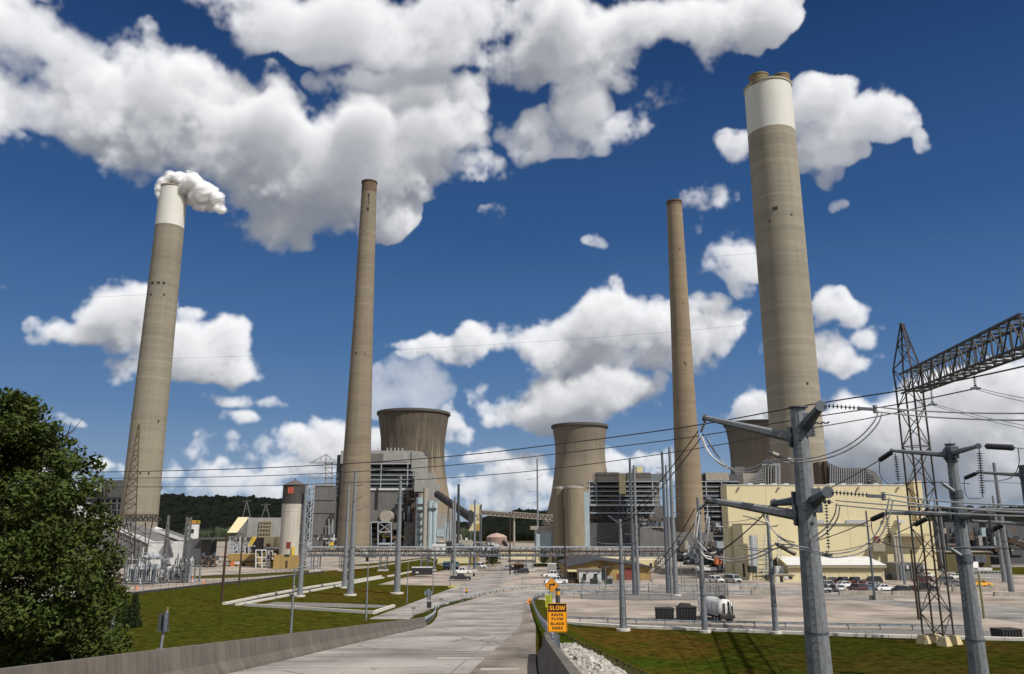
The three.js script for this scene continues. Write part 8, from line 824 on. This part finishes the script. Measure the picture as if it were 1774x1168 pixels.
function tree(name, label, cat, bx, z, baseY, spec) {
  const o = base(name, [bx, baseY, z], 0, label, cat), r = rng(spec.seed), tips = [], w = mb();
  const limb = (a, dir, L, rad, lev) => { let p = a.clone(), dd = dir.clone(); const n = 4; for (let i = 0; i < n; i++) { const q = p.clone().addScaledVector(dd, L / n); w.tube(p, q, rad * (1 - i / n * .55), rad * (1 - (i + 1) / n * .55), lev ? 5 : 9, false); p = q; dd.add(V((r() - .5) * .35, (r() - .3) * .2, (r() - .5) * .35)).normalize(); if (lev < 2 && i > 0) { const s = V((r() - .5) * 2, r() * .7, (r() - .5) * 2).normalize().lerp(dd, .35).normalize(); limb(p, s, L * (.5 + r() * .2), rad * .5, lev + 1); } } tips.push(p); };
  w.tube(V(0, -.5, 0), V(.1, spec.h * .35, 0), spec.r, spec.r * .8, 10, false); w.tube(V(.1, spec.h * .35, 0), V(.2, spec.h * .86, .1), spec.r * .8, spec.r * .2, 9, false);
  for (let i = 0; i < spec.limbs; i++) { const t = .16 + .68 * i / spec.limbs, a = i * 2.4 + r(), y = spec.h * t; limb(V(.1, y, 0), V(Math.cos(a), .35 + t * .6, Math.sin(a)).normalize(), spec.R * (.8 - t * .5), spec.r * (.42 - t * .2), 0); }
  w.build('trunk', mat([.14, .105, .075], .95, { map: rep(T.bark, 1.2, 3), ...bump(rep(T.bark, 1.2, 3), .03) }), o);
  const vs = [0, 1, 2].map((k) => leafCluster(spec.leaves || 9, spec.cl || .32, spec.leaf || .13, spec.seed + k)), per = [[], [], []];
  for (const c of spec.puffs(r, tips)) { const n = Math.round(spec.dens * c[3] * c[3]); for (let i = 0; i < n; i++) { const v = V(r() * 2 - 1, r() * 2 - 1, r() * 2 - 1); if (v.lengthSq() > 1) { i--; continue; } v.multiplyScalar(Math.pow(v.length(), -.45) || 1); const p = V(c[0] + v.x * c[3] * 1.12, c[1] + v.y * c[3] * .72, c[2] + v.z * c[3] * 1.12); per[i % 3].push([p, .75 + r() * .6, r()]); } }
  const all = per.flatMap((l, k) => l.map((i) => [...i, k])), src = vs.map((g) => [g.attributes.position.array, g.attributes.normal.array]), nv = all.reduce((n, i) => n + src[i[3]][0].length, 0), PA = new Float32Array(nv), NA = new Float32Array(nv), CA = new Float32Array(nv), m3 = new THREE.Matrix4(), e = new THREE.Euler(); let at0 = 0;
  for (const [p, s, t, k] of all) { m3.makeRotationFromEuler(e.set((r() - .5) * 1.2, r() * 6.28, (r() - .5) * 1.2)); const E = m3.elements, [ps, ns] = src[k], b = .72 + t * .5, c0 = b * (.88 + r() * .3), c2 = b * (.75 + r() * .3); for (let i = 0; i < ps.length; i += 3) { const x = ps[i] * s, y = ps[i + 1] * s, z = ps[i + 2] * s, X = ns[i], Y = ns[i + 1], Z = ns[i + 2]; PA[at0] = p.x + E[0] * x + E[4] * y + E[8] * z; PA[at0 + 1] = p.y + E[1] * x + E[5] * y + E[9] * z; PA[at0 + 2] = p.z + E[2] * x + E[6] * y + E[10] * z; NA[at0] = E[0] * X + E[4] * Y + E[8] * Z; NA[at0 + 1] = E[1] * X + E[5] * Y + E[9] * Z; NA[at0 + 2] = E[2] * X + E[6] * Y + E[10] * Z; CA[at0] = c0; CA[at0 + 1] = b; CA[at0 + 2] = c2; at0 += 3; } }
  const cg = new THREE.BufferGeometry(); cg.setAttribute('position', new THREE.BufferAttribute(PA, 3)); cg.setAttribute('normal', new THREE.BufferAttribute(NA, 3)); cg.setAttribute('color', new THREE.BufferAttribute(CA, 3)); const lm = leafMat(spec.color); lm.vertexColors = true; put('crown', cg, lm, o); return o;
}
{ // the big tree at the left
  const d = 45, c = at(-25, 1000, d), gy = landY(c.x, d);
  const Rat = (y) => { const top = HY(672, d) - gy, t = clamp(y / top); return t > 1 ? 0 : 7.7 * Math.pow(Math.max(0, 1 - Math.pow(t, 2.1)), .82) * (t < .12 ? .86 + t : 1); };
  tree('big_tree', 'big leafy green tree filling the left edge', 'tree', c.x, c.z, gy, { seed: 41, h: HY(680, d) - gy, r: .42, R: 7.2, limbs: 17, dens: 62, leaf: .15, leaves: 10, cl: .36, color: [.057, .08, .013], puffs: (r) => {
    const o = [], top = HY(676, d) - gy; for (let k = 0; k < 330; k++) { const y = 1.2 + (top - 2.0) * (k / 330) + (r() - .5) * .8, R = Rat(y), a = k * 2.39996 + r() * .6, q = Math.sqrt(.18 + .82 * r()), rp = 1.15 * (.55 + r() * .65) * (1 - .4 * y / top); if (R < .2) continue; o.push([Math.cos(a) * Math.max(0, R * q - rp * .55), y, Math.sin(a) * Math.max(0, R * q - rp * .55), rp]); }
    const S = (px, py, dz, rr) => { const p = at(px, py, d - dz); o.push([p.x - c.x, p.y - gy, p.z - c.z, rr]); }; S(18, 694, 1, .8); S(40, 700, 0, .65); S(62, 712, 1, .45); S(108, 778, 1, .8); S(60, 760, 2, .9); S(148, 806, 0, .75); S(165, 838, 1, .7); S(170, 880, 0, .7); S(182, 910, 1, .7); S(190, 970, 2, .6); S(203, 983, 1, .35); S(184, 1040, 2, .6); S(184, 1080, 1, .6); S(174, 1120, 0, .6); S(176, 1000, 1, .7); S(165, 1020, 2, .9); S(170, 950, 1, .8); S(150, 975, 3, 1); S(150, 1060, 3, 1); S(140, 920, 2, .9); S(150, 1110, 3, .9); S(110, 1130, 2, 1); S(60, 1140, 2, 1); S(20, 1145, 2, 1); S(120, 1000, 5, 1.2); S(80, 1080, 5, 1.2); S(90, 930, 5, 1.2); S(60, 850, 5, 1.2); S(30, 960, 6, 1.3); S(30, 1060, 6, 1.3); S(80, 745, 2, .7); S(128, 850, 3, .9); S(100, 800, 3, .8); S(20, 740, 3, 1); return o; } });
  const cf = (label, px, py, h, w, seed) => { const g = gp(px, py), s = MPP(py, -g.z); tree('conifer', label, 'conifer', g.x, g.z, 0, { seed, h: h * s, r: .14, R: w * s * .5, limbs: 16, dens: 60, leaf: .1, leaves: 12, cl: .2, color: [.03, .05, .012], puffs: (r) => { const o = []; for (let k = 0; k < 120; k++) { const t = k / 120, R = w * s * .5 * (1 - t * .95), a = k * 2.4; o.push([Math.cos(a) * R * .75, t * h * s * .97 + .15, Math.sin(a) * R * .75, .16 + .5 * (1 - t) * .7]); } return o; } }); };
  cf('small dark conifer left of two beside the big tree', 207, 1088, 54, 38, 71); cf('small dark conifer right of two, farther from the big tree', 229, 1087, 56, 24, 72);
  const rt = (label, px, py, h, w, seed, d2, col = [.04, .062, .018]) => { const g = at(px, py, d2), s = MPP(py, d2); tree('round_tree', label, 'tree', g.x, g.z, 0, { seed, h: h * s, r: .22, R: w * s * .4, limbs: 9, dens: 22, leaf: .2, leaves: 8, cl: .5, color: col, puffs: (r) => { const o = []; for (let k = 0; k < 46; k++) { const a = k * 2.4, t = r(), v = V(Math.cos(a) * Math.sqrt(r()), t * 2 - 1, Math.sin(a) * Math.sqrt(r())); if (v.length() > 1) v.normalize(); o.push([v.x * w * s * .38, h * s * (.56 + v.y * .34), v.z * w * s * .38, w * s * .14 * (.7 + r() * .6)]); } return o; } }); };
  rt('dark round tree left of the gate under the pipe bridge', 853, 978, 26, 27, 81, 318); rt('dark round tree in front of the pale blue building', 942, 981, 29, 21, 82, 318); rt('dark round tree beside the front silo', 974, 980, 25, 19, 83, 322);
  { const hg = base('hedge', [0, 0, 0], 0, 'low dark hedge under the pipe bridge right of the gate', 'hedge'), r = rng(90), g = leafCluster(8, .4, .2, 91), im = new THREE.InstancedMesh(g, leafMat([.035, .055, .016]), 500), mx = new THREE.Matrix4(); for (let i = 0; i < 500; i++) { const p = at(lerp(925, 972, r()), 981, 312 + r() * 2); im.setMatrixAt(i, mx.makeRotationY(r() * 6).setPosition(p.x, r() * 1.1, p.z)); } im.name = 'foliage'; im.userData.kind = 'stuff'; hg.add(im); mb().box(at(927, 981, 313).x, at(970, 981, 313).x, 0, .5, -312.6, -313.6).build('stems', M.wood, hg); }
}
{ // grass blades near the road, rough tufts on the bank
  const r = rng(95), b = mb(); for (let i = 0; i < 7; i++) { const a = r() * 6.28, h = .06 + r() * .1, x = (r() - .5) * .3, z = (r() - .5) * .3, w = .012 + r() * .012; b.tri(V(x - Math.cos(a) * w, 0, z - Math.sin(a) * w), V(x + Math.cos(a) * w, 0, z + Math.sin(a) * w), V(x + (r() - .5) * .16, h, z + (r() - .5) * .16), V(Math.sin(a) * .5, .8, -Math.cos(a) * .5).normalize(), [0, 0], [1, 0], [1, 1]); }
  const N = 26000, im = new THREE.InstancedMesh(b.geo(), new THREE.MeshStandardMaterial({ color: C(.075, .085, .02), roughness: .9, side: THREE.DoubleSide }), N), mx = new THREE.Matrix4(), col = new THREE.Color(); let n = 0;
  while (n < N) { const right = r() < .62, d = right ? 20 + r() * 42 : 24 + r() * 30; let x; if (right) x = edgeAt(edgeR, d) + 1.2 + 3.0 - .05 * (d - 16) + r() * (.72 * d); else x = edgeAt(edgeL, d) - 1.6 - r() * (.62 * d); if (right && d > 96 - x * .05 + 10) continue; if (!right && d > 118) continue; const dry = fbm(x * .06, d * .06, 0, 0, 3, 55), s = .6 + r() * .7; im.setMatrixAt(n, mx.makeRotationY(r() * 6.28).scale(V(s * 1.4, s, s * 1.4)).setPosition(x, landY(x, d), -d)); im.setColorAt(n, col.setRGB(.6 + dry * .9, .75 + dry * .35, .8)); n++; }
  im.name = 'grass_blades'; tag(im, 'short rough grass blades on the banks beside the road', null, null, 'stuff'); scene.add(im);
}
scene.traverse((o) => { if (o.isMesh) { o.castShadow = true; o.receiveShadow = true; } });
renderer.render(scene, camera);
